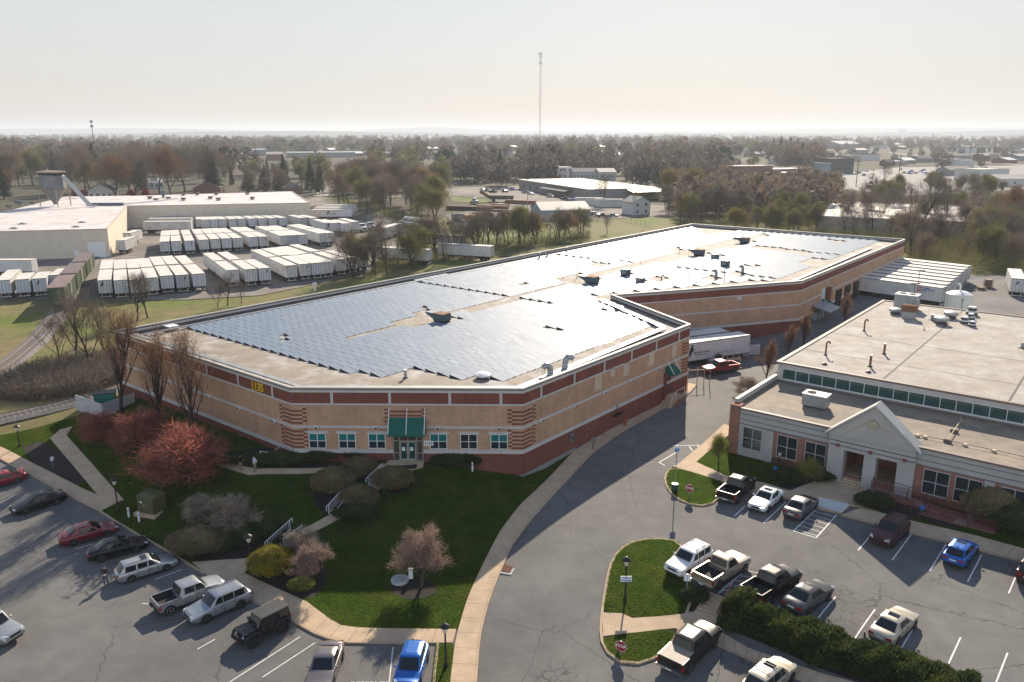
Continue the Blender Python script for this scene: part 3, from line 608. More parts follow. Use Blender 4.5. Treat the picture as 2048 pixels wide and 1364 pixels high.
# striped brick corners
def stripes(a, b, t0, t1, edge, rows, flip=0):
    for z in rows:
        mb.seg(along(a,b,t0), along(a,b,t1), .022, .03, z, z+.21, 0)
        for e in edge: mb.seg(along(a,b,e), along(a,b,e+.42), .022, .03, z+.21, z+.42, 0)
up_r = [5.6 + .42*k for k in range(4)]; lo_r = [3.0 + .42*k for k in range(5)]
LB, BA, AR = wlen(Lc,Bc), wlen(Bc,Ac), wlen(Ac,Rc)
for rows in (up_r, lo_r):
    stripes(Lc, Bc, LB-1.6, LB, [LB-2.05], rows); stripes(Bc, Ac, 0, 1.02, [1.05], rows); stripes(Bc, Ac, BA-1.1, BA, [BA-1.55], rows); stripes(Ac, Rc, 0, 1.6, [1.63], rows)
    stripes(Ac, Rc, AR-1.5, AR, [AR-1.95], rows); stripes(Lc, Bc, 0, 1.5, [1.53], rows)
stripes(Bc, Ac, 9.0+.75, 12.3+.75, [9.33, 13.08], up_r)
wpart(mb, 'wall', [b_red, b_tan, m_stone])
mb = MB(); mb.ring(WH, .10, .28, 9.36, 9.49, 0); mb.ring(WH, .08, .26, 9.22, 9.36, 1); mb.ring(offset(WH, -.2), .0, .08, 8.5, 9.36, 2)
wpart(mb, 'coping', [m_cap, m_capd, m_tar])
mb = MB(); rp = offset(WH, -.2)
mb.add([(*p, 8.6) for p in rp], [(0,1,2,3,4), (0,4,7), (4,5,6,7)]); wpart(mb, 'roof', m_roof)
# windows on the front
def facade(a, b, px_list, z=3.7):
    out = []
    for px in px_list:
        best = min(np.linspace(0, wlen(a,b), 600), key=lambda t: abs(1024 + F*along(a,b,t)[0]/(along(a,b,t)[1]*CT + (CH-z)*ST) - px)); out.append(best)
    return out
def window(parent, origin, a, b, t, w, z0, z1, cols, rows, glassm, framem=None, d=.06, name='window', fw=.07):
    "framed window proud of the wall line a->b; each pane a sub-part"
    framem = framem or m_frame; fr = MB(); e0, e1 = t - w/2, t + w/2
    fr.seg(along(a,b,e0), along(a,b,e1), d, .03, z0, z0+fw).seg(along(a,b,e0), along(a,b,e1), d, .03, z1-fw, z1)
    for k in range(cols + 1):
        c = e0 + fw/2 + (w - fw) * k / cols; fr.seg(along(a,b,c-fw/2), along(a,b,c+fw/2), d-.004, .028, z0+fw, z1-fw)
    for r in range(1, rows):
        c = z0 + (z1 - z0) * r / rows; fr.seg(along(a,b,e0+fw), along(a,b,e1-fw), d-.008, .026, c-fw*.4, c+fw*.4)
    o = fr.build(name, framem, parent)
    if parent is not None: o.location = (-origin[0], -origin[1], -origin[2])
    for r in range(rows):
        for c in range(cols):
            g = MB(); x0 = e0 + w*c/cols; x1 = e0 + w*(c+1)/cols; y0 = z0 + (z1-z0)*r/rows; y1 = z0 + (z1-z0)*(r+1)/rows
            g.quad((*along(a,b,x0,.02),y0),(*along(a,b,x1,.02),y0),(*along(a,b,x1,.02),y1),(*along(a,b,x0,.02),y1))
            gm = glassm(r, c) if callable(glassm) else glassm
            g.build('pane', gm, o)
    return o
whO = (0, 75, 0)
fts = facade(Bc, Ac, [635.5,695,754,877.5,937.6,998])
for k, t in enumerate(fts):
    tl = (lambda r, c, k=k: m_teal if (r == 1 and k != 4) or (k == 3 and r == 1) else m_glass)
    window(wh, whO, Bc, Ac, t, 1.75, 2.98, 4.62, 2, 2, tl)
    mb = MB(); mb.seg(along(Bc,Ac,t-1.1), along(Bc,Ac,t+1.1), .09, .03, 4.64, 4.86); o = mb.build('lintel', m_stone, wh, loc=(0,-75,0))
dt0, dt1 = facade(Bc, Ac, [787, 846.7], 3); dc = (dt0 + dt1) / 2; dw = dt1 - dt0
mb = MB(); mb.seg(along(Bc,Ac,dt0), along(Bc,Ac,dt1), .10, .02, 1.6, 4.75, 0)
o = mb.build('entrance_frame', m_dframe, wh, loc=(0,-75,0)); ef = o
fr = MB()
for t in (dt0+.05, dt0+dw*.21, dt0+dw*.5, dt0+dw*.79, dt1-.05): fr.seg(along(Bc,Ac,t-.045), along(Bc,Ac,t+.045), .16, -.1, 1.72, 4.7)
for z in (1.72, 3.85, 4.62): fr.seg(along(Bc,Ac,dt0), along(Bc,Ac,dt1), .15, -.1, z, z+.09)
for t0, t1 in ((dt0,dt0+dw*.21),(dt0+dw*.79,dt1)):
    for z in (2.55,): fr.seg(along(Bc,Ac,t0), along(Bc,Ac,t1), .15, -.1, z, z+.08)
fr.build('mullions', mat('bronze_frame', (.30,.27,.22), .5), ef)
for s in (0, 1):
    g = MB(); t0 = dt0 + dw*(.23 + .27*s); t1 = t0 + dw*.25
    for q in ((t0,t0+.09,1.75,3.82),(t1-.09,t1,1.75,3.82)): g.seg(along(Bc,Ac,q[0]), along(Bc,Ac,q[1]), .14, -.09, q[2], q[3])
    g.seg(along(Bc,Ac,t0), along(Bc,Ac,t1), .14, -.09, 1.75, 1.95).seg(along(Bc,Ac,t0), along(Bc,Ac,t1), .14, -.09, 3.7, 3.82)
    d = g.build('door', mat('door_frame', (.34,.33,.30), .5), wh, loc=(0,-75,0))
    g = MB(); g.quad(*[(*along(Bc,Ac,t,.115), z) for t, z in ((t0,1.8),(t1,1.8),(t1,3.8),(t0,3.8))]); g.build('pane', glass('door_glass', (.02,.06,.06)), d)
    g = MB(); tt = t1 - .12 if s == 0 else t0 + .12; g.tube([(*along(Bc,Ac,tt,.2), 2.5), (*along(Bc,Ac,tt,.2), 3.2)], .025, 6); g.build('handle', m_galv, d)
    g = MB(); tt = (t0+t1)/2; g.quad(*[(*along(Bc,Ac,t,.125), z) for t, z in ((tt-.2,2.8),(tt+.12,2.8),(tt+.12,3.2),(tt-.2,3.2))]); g.build('notice', mat('paper', (.75,.75,.75), .8), d)
def awning(t, hw, a, b, z0, z1, out, parent, rods):
    g = MB(); P0 = [along(a,b,t-hw,.03), along(a,b,t+hw,.03), along(a,b,t+hw,out), along(a,b,t-hw,out)]
    v = [(*P0[0],z1),(*P0[1],z1),(*P0[2],z0+.22),(*P0[3],z0+.22),(*P0[2],z0),(*P0[3],z0),(*P0[0],z0),(*P0[1],z0)]
    g.add(v, [(3,2,1,0),(5,4,2,3),(6,5,3,0),(4,7,1,2),(7,4,5,6)]); o = g.build('awning', m_green, parent, loc=(0,-75,0))
    for k in rods: g = MB(); g.tube([(*along(a,b,t+k,out), z0+.25), (*along(a,b,t+k,.05), z1+1.0)], .045, 5); g.build('tie_rod', m_white, o)
awning(dc, 1.85, Bc, Ac, 4.78, 6.35, 1.35, wh, (-1.8,0,1.8))
# plate 1135 by the door, gold numerals on the slanted wall
def wtext(body, a, b, t, z, size, m, parent, name, d=.06, ext=.03, bold=0, xs=1.0, loc0=(0,-75,0)):
    e = np.subtract(b, a); p = along(a, b, t, d)
    return text(body, size, name, m, ext, parent, (p[0]+loc0[0], p[1]+loc0[1], z+loc0[2]), (PI/2, 0, math.atan2(e[1], e[0])), bold, xs=xs)
tp = facade(Bc, Ac, [857.5], 3.5)[0]
g = MB(); g.seg(along(Bc,Ac,tp-.48), along(Bc,Ac,tp+.48), .06, 0, 3.35, 3.85); pl = g.build('number_plate', mat('plate_white', (.75,.75,.75), .6), wh, loc=(0,-75,0))
o = wtext('1135', Bc, Ac, tp, 3.6, .42, m_black, pl, 'numerals', .075, .004, .01, loc0=(0,0,0))
tn = facade(Lc, Bc, [517], 8.2)[0]
sg = wtext('1', Lc, Bc, tn-.84, 8.38, 1.2, m_gold, wh, 'gold_numeral', .12, .05, .03)
for ch, k in (('1',-.28),('3',.28),('5',.84)): wtext(ch, Lc, Bc, tn+k, 8.38, 1.2, m_gold, wh, 'gold_numeral', .12, .05, .03)
for k in (-.84,-.28):
    g = MB(); g.box(-.1,.2,-.05,.05,-.05,.05); pp = along(Lc, Bc, tn+k, .12); g.build('gold_serif', m_gold, wh, loc=(pp[0], pp[1]-75, 7.97), rz=math.atan2(Bc[1]-Lc[1], Bc[0]-Lc[0]))
# wall lights along the middle band
def wl(a, b, ts):
    for t in ts:
        g = MB(); p = along(a, b, t, .18); e = np.subtract(b, a); g.cbox((0,0,0), (.34,.26,.3), 0, 0).cbox((0,-.14,-.02), (.24,.03,.2), 0, 1)
        g.build('wall_light', [m_frame, m_dark], wh, loc=(p[0], p[1]-75, 5.28), rz=math.atan2(e[1], e[0]))
wl(Lc, Bc, [LB*(k+.5)/6 for k in range(2,6)]); wl(Bc, Ac, facade(Bc, Ac, [633.5,753,876.5,999], 5.3)); wl(Ac, Rc, [AR*(k+.5)/6 for k in range(6)])
# blank panels on the right wall
for px, zc, h, w_ in ((1196,6.75,1.75,1.25),(1225,7.25,1.0,.9),(1252,6.95,1.7,1.25),(1302.5,6.8,1.7,1.25),(1348,6.7,1.6,1.2)):
    t = facade(Ac, Rc, [px], zc)[0]; g = MB(); g.seg(along(Ac,Rc,t-w_/2), along(Ac,Rc,t+w_/2), .05, .02, zc-h/2, zc+h/2, 0)
    g.build('blank_panel', m_ltan, wh, loc=(0,-75,0))
# side door with its own awning and stoop
sd = 30.2
g = MB(); g.seg(along(Ac,Rc,sd-.55), along(Ac,Rc,sd+.55), .06, .02, 1.3, 3.5); g.build('side_door', mat('door_maroon', (.09,.03,.03), .6), wh, loc=(0,-75,0))
awning(sd, .95, Ac, Rc, 3.9, 5.0, 1.3, wh, (-.9,.9))
# rear block: dock canopy, door, small fixtures
t = 4.0
g = MB(); g.seg(along(Cc,Fc,t+7.5), along(Cc,Fc,t+9.4), .06, .02, 3.2, 6.3); g.build('loading_door', mat('door_pale_blue', (.5,.55,.56), .6), wh, loc=(0,-75,0))
g = MB(); g.seg(along(Cc,Fc,t+9.4), along(Cc,Fc,t+10.4), .9, .02, 3.0, 6.3); g.build('door_leaf', b_red, wh, loc=(0,-75,0))
g = MB(); p = [along(Cc,Fc,t+2.5,.05), along(Cc,Fc,t+8.0,.05), along(Cc,Fc,t+8.0,3.4), along(Cc,Fc,t+2.5,3.4)]
g.add([(*p[0],4.1),(*p[1],4.1),(*p[2],3.3),(*p[3],3.3),(*p[0],3.9),(*p[1],3.9),(*p[2],3.1),(*p[3],3.1)], [(0,1,2,3)[::-1],(4,5,6,7),(3,2,6,7),(0,3,7,4),(2,1,5,6)])
g.build('dock_canopy', m_galv, wh, loc=(0,-75,0))
awning(t+9.0, 1.5, Cc, Fc, 3.3, 4.3, 1.2, wh, (-1.4,1.4))
for k in range(8):
    tt = 20 + k*5.6; g = MB(); g.seg(along(Cc,Fc,tt), along(Cc,Fc,tt+2.9), .3, .02, 1.2, 4.7); g.build('dock_seal', m_black, wh, loc=(0,-75,0))
g = MB(); g.seg(along(Ic,Cc,23), along(Ic,Cc,23.9), .06, .02, 7.0, 7.8); g.build('wall_louvre', m_stone, wh, loc=(0,-75,0))
g = MB(); g.seg(along(Cc,Fc,14), along(Cc,Fc,14.5), .06, .02, 6.6, 7.4); g.build('wall_louvre', m_stone, wh, loc=(0,-75,0))

# ================================================================== solar arrays
m_pv = mat('solar_glass', (.175,.225,.285), .6, 0, .10, .6, .2, col2=(.195,.245,.30), scale2=.5, coat=.6); pbsdf(m_pv).inputs['Coat Roughness'].default_value = .045; pbsdf(m_pv).inputs['Coat IOR'].default_value = 1.65; m_pvf = mat('solar_edge', (.012,.012,.014), .6)
RZ = 8.62
PU, PN = 1.83, 1.18
def panel_mesh(name, r1, r2):
    mb = MB(); a, b = PU*.5 - .006, PN*.5 - .075
    z = lambda x, y: .17 - r1*x - r2*y
    c = [(-a,-b),(a,-b),(a,b),(-a,b)]; v = [(x, y, z(x, y)) for x, y in c] + [(x, y, 0) for x, y in c]
    mb.add(v, [(0,1,2,3)], 0); mb.add(v, [(0,4,5,1),(1,5,6,2),(2,6,7,3),(3,7,4,0)], 1); mb.quad((-a,-PN/2,.015),(a*.6,-PN/2,.015),(a*.6,PN/2,.015),(-a,PN/2,.015),1); return mb
TU, TN_ = .15, -.063
PM = []
for k in range(14):
    m = panel_mesh('panel', TU + rng.normal(0,.009), TN_ + rng.normal(0,.009)); PM.append((m, m.mesh('panel', [m_pv, m_pvf])))
def rpx(x, y): return P(x, y, RZ + .15)
ARR = [([(385,655),(826,563.5),(1019,594),(560,711)], 'front left solar array, beside the long dark parapet', ),
 ([(575,714),(1043,598),(1275,632.5),(1313,651),(1021,760),(962,750),(938,759),(840,734),(764,756),(719,743),(702,748)], 'largest front solar array with the white glare patch, nearest the entrance wall'),
 ([(1043,595.5),(1304,530.5),(1500,553),(1558,559),(1500,561),(1178,591),(1252,613),(1203,620)], 'solar array reaching the notch parapet, behind the array with the glare patch'),
 ([(829,562.3),(1110,509.5),(1259,525.5),(1022,593)], 'second solar array along the long parapet, left of the second intake hood'),
 ([(1306,529.3),(1476,492.5),(1690,510.8),(1565,557.5)], 'solar array in front of the far right roof edge with square vents in it'),
 ([(1114,508.3),(1283,475),(1422,487.3),(1263,524)], 'third solar array along the long parapet, left of the third intake hood'),
 ([(1478,491.5),(1552,466),(1771,480),(1693,509.6)], 'rearmost right solar array by the far corner of the roof'),
 ([(1287,474.2),(1386,455),(1545,465.4),(1425,486.5)], 'rearmost left solar array along the back parapet')]
HOLES = [[(778,645),(852,619),(930,640),(822,655)], [(1108,561),(1150,546),(1212,553),(1160,573)], [(1362,511),(1395,497),(1425,505),(1385,518)], [(1440,491),(1470,477),(1525,484),(1480,496)],
 [(553,676),(572,668),(588,674),(570,682)], [(836,612),(847,608),(858,612),(846,616)], [(1090,657),(1104,652),(1138,663),(1126,667)], [(1036,567),(1046,563),(1056,567),(1046,571)],
 [(1172,530),(1190,523),(1222,528),(1205,536)], [(1258,526),(1280,519),(1300,524),(1275,531)], [(1240,548),(1250,543),(1266,547),(1252,552)], [(1268,560),(1282,555),(1298,560),(1284,565)], [(1300,558),(1318,552),(1338,557),(1320,563)],
 [(1392,556),(1412,549),(1448,555),(1425,562)], [(1465,548),(1478,543),(1500,548),(1484,553)], [(1422,509),(1430,505),(1455,511),(1440,516)], [(1440,530),(1450,526),(1462,530),(1450,534)], [(1492,531),(1505,528),(1532,533),(1520,537)],
 [(1500,495),(1515,490),(1625,503),(1612,510)], [(1600,527),(1628,516),(1668,520),(1640,534)], [(1652,482),(1660,478),(1690,482),(1682,486)], [(1395,451),(1405,470),(1480,462),(1410,450)], [(1340,500),(1360,493),(1372,502),(1352,508)]]
HW = [[tuple(rpx(*p)) for p in h] for h in HOLES]
O0 = np.array([-20., 90.])
for ai, (pp, lab) in enumerate(ARR):
    poly = [tuple(rpx(*p)) for p in pp]; pa = np.array(poly); loc = ((pa - O0) @ np.c_[U2, N2])
    i0, i1 = int(loc[:,0].min()/PU) - 1, int(loc[:,0].max()/PU) + 1; j0, j1 = int(loc[:,1].min()/PN) - 1, int(loc[:,1].max()/PN) + 1
    ii, jj = np.meshgrid(np.arange(i0, i1+1), np.arange(j0, j1+1)); ii, jj = ii.ravel(), jj.ravel()
    cp = O0 + np.outer(ii*PU, U2) + np.outer(jj*PN, N2); ok = inside(poly, cp)
    for h in HW: ok &= ~inside(h, cp)
    cp = cp[ok]; cp = cp[np.argsort(np.hypot(cp[:,0], cp[:,1]))]
    c0 = cp.mean(0); root = thing('solar_array', lab, 'solar array', (c0[0], c0[1], RZ), AU, 'solar arrays on the warehouse roof')
    rest = MB()
    for k, p in enumerate(cp):
        d = p - c0; lx, ly = float(d @ U2), float(d @ N2); mbp, mep = PM[rng.integers(0, len(PM))]
        if k < 100:
            o = bpy.data.objects.new('panel', mep); COL.objects.link(o); setparent(o, root); o.location = (lx, ly, 0)
        else:
            b = len(rest.v); rest.v.extend([(x+lx, y+ly, z) for x, y, z in mbp.v]); rest.f.extend([tuple(q+b for q in f) for f in mbp.f]); rest.m.extend(mbp.m)
    if rest.v: o = rest.build('panels', [m_pv, m_pvf], root); o['kind'] = 'stuff'

# ================================================================== things on the warehouse roof
def rp_(x, y, z=RZ - .02): q = P(x, y, z); return (float(q[0]), float(q[1]), z)
def intake_hood(px, py, lab, s=1.0, dup_of=None):
    loc = rp_(px, py)
    if dup_of: return dup(dup_of, loc, label=lab)
    t = thing('intake_hood', lab, 'roof intake hood', loc, AU, 'rusty topped intake hoods on the warehouse roof')
    g = MB(); g.box(-1.1,1.1,-.9,.9,0,.55); g.build('curb', m_dark, t)
    g = MB(); g.box(-1.25,1.25,-1.0,1.0,.55,1.75); g.add([(-1.25,-1,1.75),(-1.25,1,1.75),(-3.1,1,1.85),(-3.1,-1,1.85),(-1.25,-1,.75),(-1.25,1,.75),(-3.1,1,1.62),(-3.1,-1,1.62)], [(0,1,2,3)[::-1],(4,5,6,7)[::-1],(0,3,7,4),(1,5,6,2)[::-1],(3,2,6,7)]); g.build('hood', m_galvb, t)
    g = MB(); g.box(-1.28,1.28,-1.03,1.03,1.752,1.84); g.build('top_plate', m_rust, t)
    g = MB(); g.box(-3.2,-3.1,-.9,.9,1.64,1.83); g.build('grille', m_dark, t); t.scale = (.78,)*3
    for yy in (-.9, .9):
        g = MB(); g.tube([(-2.6,yy,0),(-2.6,yy,1.4)], .035, 5); g.build('leg', m_galv, t)
    return t
h0 = intake_hood(884, 646, 'blue grey intake hood with rusty top in the aisle, nearest the entrance')
intake_hood(1184, 569, 'blue grey intake hood with rusty top, second from the entrance, beside a tall thin pipe', dup_of=h0)
intake_hood(1398, 512, 'blue grey intake hood with rusty top, third from the entrance, beside a square green vent', dup_of=h0)
intake_hood(1489, 487, 'blue grey intake hood with rusty top farthest from the entrance, by the back parapet', dup_of=h0)
def box_vent(px, py, lab, w_=1.5, h=1.7):
    t = thing('box_vent', lab, 'roof vent', rp_(px, py), AU, 'square roof vents among the panels')
    g = MB(); g.box(-w_/2,w_/2,-w_/2,w_/2,0,h*.3); g.build('curb', m_dark, t)
    g = MB(); g.box(-w_*.55,w_*.55,-w_*.55,w_*.55,h*.3,h*.9).box(-w_*.6,w_*.6,-w_*.6,w_*.6,h*.9,h); g.build('hood', m_galvb, t)
    g = MB(); g.box(-w_*.35,w_*.35,-w_*.56-.01,-w_*.5,h*.42,h*.78); g.build('louvre', m_galv, t); t.scale = (.82,)*3
box_vent(1251, 553, 'tall square grey vent just right of the second intake hood'); box_vent(1281, 566, 'low square grey vent with a round opening, right of the second intake hood', 1.3, 1.2)
box_vent(1430, 518, 'square green grey vent just right of the third intake hood', 1.4, 1.3); box_vent(1450, 534, 'square blue grey vent standing alone among panels right of the third hood', 1.5, 1.6)
def pipe(px, py, h, r, lab, m=None, hook=False, cap=False, z=None, name='vent_pipe', cat='vent pipe', grp='vent pipes on the roofs'):
    m = m or m_rust; t = thing(name, lab, cat, rp_(px, py, RZ - .02 if z is None else z), 0, grp)
    g = MB(); g.tube([(0,0,0),(0,0,h)] if not hook else [(0,0,0),(0,0,h-.25),(.06,0,h-.08),(.2,0,h),(.36,0,h-.06),(.42,0,h-.25)], r, 8); g.build('pipe', m, t, 40)
    g = MB(); g.cyl(0,0,0,.12,r*2.1,r*1.3,10); g.build('flashing', m_tar, t, 40)
    if cap: g = MB(); g.cyl(0,0,h,h+.1,r*1.35,r*1.35,10); g.build('cap', m_white, t, 40)
    return t
pipe(1154,556,2.3,.05,'thin tall rusty pipe beside the second intake hood'); pipe(1126,556,1.4,.035,'thin short pipe left of the second intake hood', m_galv)
pipe(1358,505,2.3,.05,'thin tall pipe left of the third intake hood', m_galv); pipe(1281,527,1.2,.04,'thin pipe in the bare strip between third and fourth arrays', m_galv)
pipe(1448,560,1.9,.06,'thin pipe near the right wall of the rear block'); pipe(1377,558,.9,.04,'short thin pipe among the panels near the notch', m_galv)
pipe(1079,518,1.3,.17,'fat short capped pipe by the long parapet, left of a pair', m_galv, cap=True); pipe(1095,514,1.4,.17,'fat short capped pipe by the long parapet, right of a pair', m_galv, cap=True)
pipe(1134,505,1.1,.15,'single capped pipe by the long parapet behind the pair', m_galv, cap=True); pipe(811,756,.85,.16,'small capped pipe in front of the largest solar array', m_galv, cap=True)
pipe(1323,561,.9,.12,'small hooked pipe among panels between two vents', m_rust, hook=True)
for px, py, lab in ((1432,556,'goose neck duct near the right wall of the rear block, left one'), (1485,547,'goose neck duct near the right wall of the rear block, right one')):
    t = thing('goose_neck_vent', lab, 'duct', rp_(px, py), R(15), 'goose neck ducts on the rear roof')
    g = MB(); g.tube([(0,0,0),(0,0,1.0),(-.12,0,1.3),(-.4,0,1.45),(-.7,0,1.35)], .26, 10); g.build('duct', m_galv, t, 40); g = MB(); g.cyl(0,0,0,.15,.45,.35); g.build('flashing', m_tar, t)
def elbow(px, py, lab, a, h):
    t = thing('duct_elbow', lab, 'duct', rp_(px, py), a, 'silver wrapped ducts by the right parapet')
    g = MB(); g.tube([(0,0,.1),(0,0,h*.55),(-.1,0,h*.8),(-.4,0,h*.98),(-.8,0,h),(-1.15,0,h*.86)], [.42,.42,.43,.43,.42,.36], 10, 0); g.build('duct', m_galv, t, 60)
    g = MB()
    for z in (.3, h*.3, h*.5): g.cyl(0,0,z,z+.08,.46,.46,12)
    g.build('bands', m_white, t, 40); g = MB(); g.box(-.7,.6,-.6,.6,0,.12); g.build('base', m_rust, t)
    g = MB(); g.tube([(-1.1,.3,0),(-1.1,.3,h*.8)], .03, 5).tube([(-1.1,-.3,0),(-1.1,-.3,h*.8)], .03, 5); g.build('brace', m_galv, t); t.scale = (.8,)*3
elbow(1101,755,'silver wrapped duct elbow by the right parapet, nearer the entrance',R(25),1.75); elbow(1130,742,'taller silver wrapped duct elbow by the right parapet, farther from the entrance',R(200),1.95)
t = thing('roof_fan', 'low white exhaust fan box on the roof between two array corners near the front', 'roof fan', rp_(966,757), 0)
g = MB(); g.box(-.65,.65,-.65,.65,0,.35); g.build('curb', m_tar, t); g = MB(); g.lathe(0,0,[(.9,.35),(.9,.5),(.5,.68),(.05,.72)],8); g.build('hood', m_white, t)
t = thing('roof_hatch', 'low white topped box on the roof by the long parapet near the left corner', 'roof hatch', rp_(340,657), AU)
g = MB(); g.box(-1.1,1.1,-.6,.6,0,.4); g.build('curb', m_galv, t); g = MB(); g.box(-1.2,1.2,-.7,.7,.4,.5); g.build('lid', m_white, t)
# conduit trays that follow the roof edge
def tray(pts, lab, w_=.62, h=.42, bundle=0):
    root = thing('cable_tray', lab, 'cable tray', (pts[0][0], pts[0][1], RZ)); L = MB(); S = MB(); x0, y0 = pts[0]
    for a, b in zip(pts, pts[1:]):
        n = max(1, int(wlen(a, b) / 3.0)); d = np.subtract(b, a)
        for k in range(n):
            p = np.array(a) + d*k/n; q = np.array(a) + d*(k+1)/n - d/np.linalg.norm(d)*.03
            L.seg(p - (x0,y0), q - (x0,y0), w_/2, w_/2, h-.12, h); S.seg(p - (x0,y0), p + d/np.linalg.norm(d)*.25 - (x0,y0), w_/2-.02, w_/2-.02, 0, h-.12)
    L.build('cover', m_galv, root); S.build('supports', m_tar, root)
i1 = offset(WH, -1.7); i2 = offset(WH, -1.4)
tray([i1[0], i1[1], i1[2]], 'pale jointed cable tray inside the front parapet from left corner to the entrance corner')
tray([i2[2], tuple(np.array(i2[3]) + U2*-1.2 - N2*1.6)], 'dark cable tray inside the right parapet, between entrance corner and notch', .8, .4)
tray([tuple(np.array(i2[3]) + U2*-1.6 - N2*1.0), tuple(np.array(i2[4]) + np.array([-.3,-2.2]))], 'grey cable tray along the notch parapet', .8, .4)
tray([tuple(np.array(Lc) + np.array([3.6,.3])), tuple(np.array(Kc) - N2*3 + U2*1.6)], 'long black cable tray along the inside of the left parapet', .45, .35)
tray([tuple(np.array(Ic) + np.array([2.5,3.2])), tuple(np.array(Cc) + np.array([-1.4,1.6])), tuple(np.array(Fc) + U2*-3.2 - N2*16)], 'grey cable tray bending along the right edge of the rear roof', .45, .3)

# ================================================================== office building
OO = np.array([23.84, 80.99]); ofc = thing('office_building', 'low brick and pale panel office with gabled entrance and ribbon windows', 'office building', (OO[0], OO[1], 0), AU)
WZ, UZ, WN, LEN = 5.55, 7.75, 12.4, 62.0
W0 = lambda s, n=0.0: (s, n)
mb = MB()
mb.seg((.0,0),(LEN,0),0,.3,-1.5,.9,1); mb.seg((0,0),(LEN,0),.0,.3,3.75,5.45,0)
for z in (3.78,4.3,4.9): mb.seg((.8,0),(LEN,0),.06,.05,z+.12,z+.5,0)
for z in (3.78,4.34,4.94): mb.seg((.8,0),(LEN,0),.03,.02,z,z+.10,2)
mb.box(-.35,.75,-.12,1.0,-1.5,5.75,1); mb.quad((0,1,-1.5),(0,WN,-1.5),(0,WN,5.6),(0,1,5.6),1)
mb.quad((0,WN,-1.5),(0,58,-1.5),(0,58,UZ),(0,WN,UZ),1)
mb.quad((LEN,58,-1.5),(0,58,-1.5),(0,58,UZ),(LEN,58,UZ),0)
m_op = mat('office_panel', (.385,.375,.355), .8, 0, .12, .5)
mb.build('wall', [m_op, b_red2, mat('reveal_dark', (.10,.12,.12), .8)], ofc)
# piers and brick panels between the windows: white panel bay, then brick bays
bays = [(.75,3.75,0),(3.75,4.55,0),(4.55,10.3,1),(18.2,23.9,1),(23.9,24.7,0),(24.7,30.4,1),(30.4,31.2,0),(31.2,37,1),(37,37.8,0),(37.8,LEN,1)]
g = MB()
for s0, s1, k in bays:
    if k == 0: g.seg((s0,0),(s1,0),.02 if s1-s0 > 1 else .10,.2,-1.5 if s1-s0 < 1 else -1.5,3.75,0)
    else: g.seg((s0,0),(s1,0),.0,.2,-1.5,3.75,1)
g.build('facade_panels', [m_op, b_red2], ofc)
m_ofr = mat('office_frame', (.46,.46,.45), .5, 0, .06)
def owin(s, w_, z0, z1, cols=2, rows=2, d=.13): window(ofc, (0,0,0), (0,0), (LEN,0), s, w_, z0, z1, cols, rows, m_glass, m_ofr, d, fw=.05)
for s, w_ in ((2.3,2.1),(6.05,2.1),(8.95,2.1),(20.05,2.2),(22.7,2.2),(26.3,2.2),(29,2.2),(32.8,2.2),(35.5,2.2),(39.5,2.2),(42.5,2.2)): owin(s, w_, 1.15, 3.6)
g = MB(); g.ring([(-.1,-.1),(LEN,-.1),(LEN,WN),(-.1,WN)],.08,.32,5.45,5.62,0); g.build('coping', m_capd, ofc)
g = MB(); g.quad((0,0,5.4),(LEN,0,5.4),(LEN,WN+.1,5.4),(0,WN+.1,5.4)); g.build('wing_roof', mat('wing_roof', (.27,.215,.16), .85, 0, .3, .7, col2=(.2,.17,.14), scale2=.2), ofc)
# left parapet of the wing stands proud
g = MB(); g.box(-.36,.05,.95,WN,5.3,6.15); g.build('side_parapet', m_cap, ofc)
# upper volume
g = MB(); g.seg((.2,WN),(LEN,WN),.12,.2,5.3,5.75,0).seg((.2,WN),(LEN,WN),.12,.2,7.05,7.6,0).box(.0,.55,WN-.12,WN+.3,5.3,7.6,0); g.build('clerestory_wall', m_stone, ofc)
g = MB(); g.ring([(0,WN),(LEN,WN),(LEN,58),(0,58)],.22,.25,7.6,7.8,0); g.build('upper_coping', m_capd, ofc)
m_oroof = mat('office_roof', (.325,.285,.24), .85, 0, .25, .6, col2=(.39,.365,.34), scale2=.25, amt2=.55)
g = MB(); g.quad((0,WN,7.68),(LEN,WN,7.68),(LEN,58,7.68),(0,58,7.68))
o = g.build('upper_roof', m_oroof, ofc)
g = MB()
for s in (11.5,23.5,35.5,47): g.box(s-.1,s+.1,WN+.4,57.6,7.684,7.70)
for n in (20,31): g.box(.4,LEN,n-.04,n+.04,7.684,7.694)
g.build('roof_seams', m_tar, o)
m_clg = glass('clerestory_glass', (.03,.075,.07), .05)
for k in range(29):
    s0 = .6 + k*1.53; g = MB(); g.seg((s0,WN),(s0+.06,WN),.10,.1,5.75,7.05).seg((s0,WN),(s0+1.53,WN),.09,.1,5.75,5.82).seg((s0,WN),(s0+1.53,WN),.09,.1,6.98,7.05)
    wd = g.build('ribbon_window', m_frame, ofc); g = MB(); g.quad((s0+.06,WN-.04,5.82),(s0+1.53,WN-.04,5.82),(s0+1.53,WN-.04,6.98),(s0+.06,WN-.04,6.98)); g.build('pane', m_clg, wd)
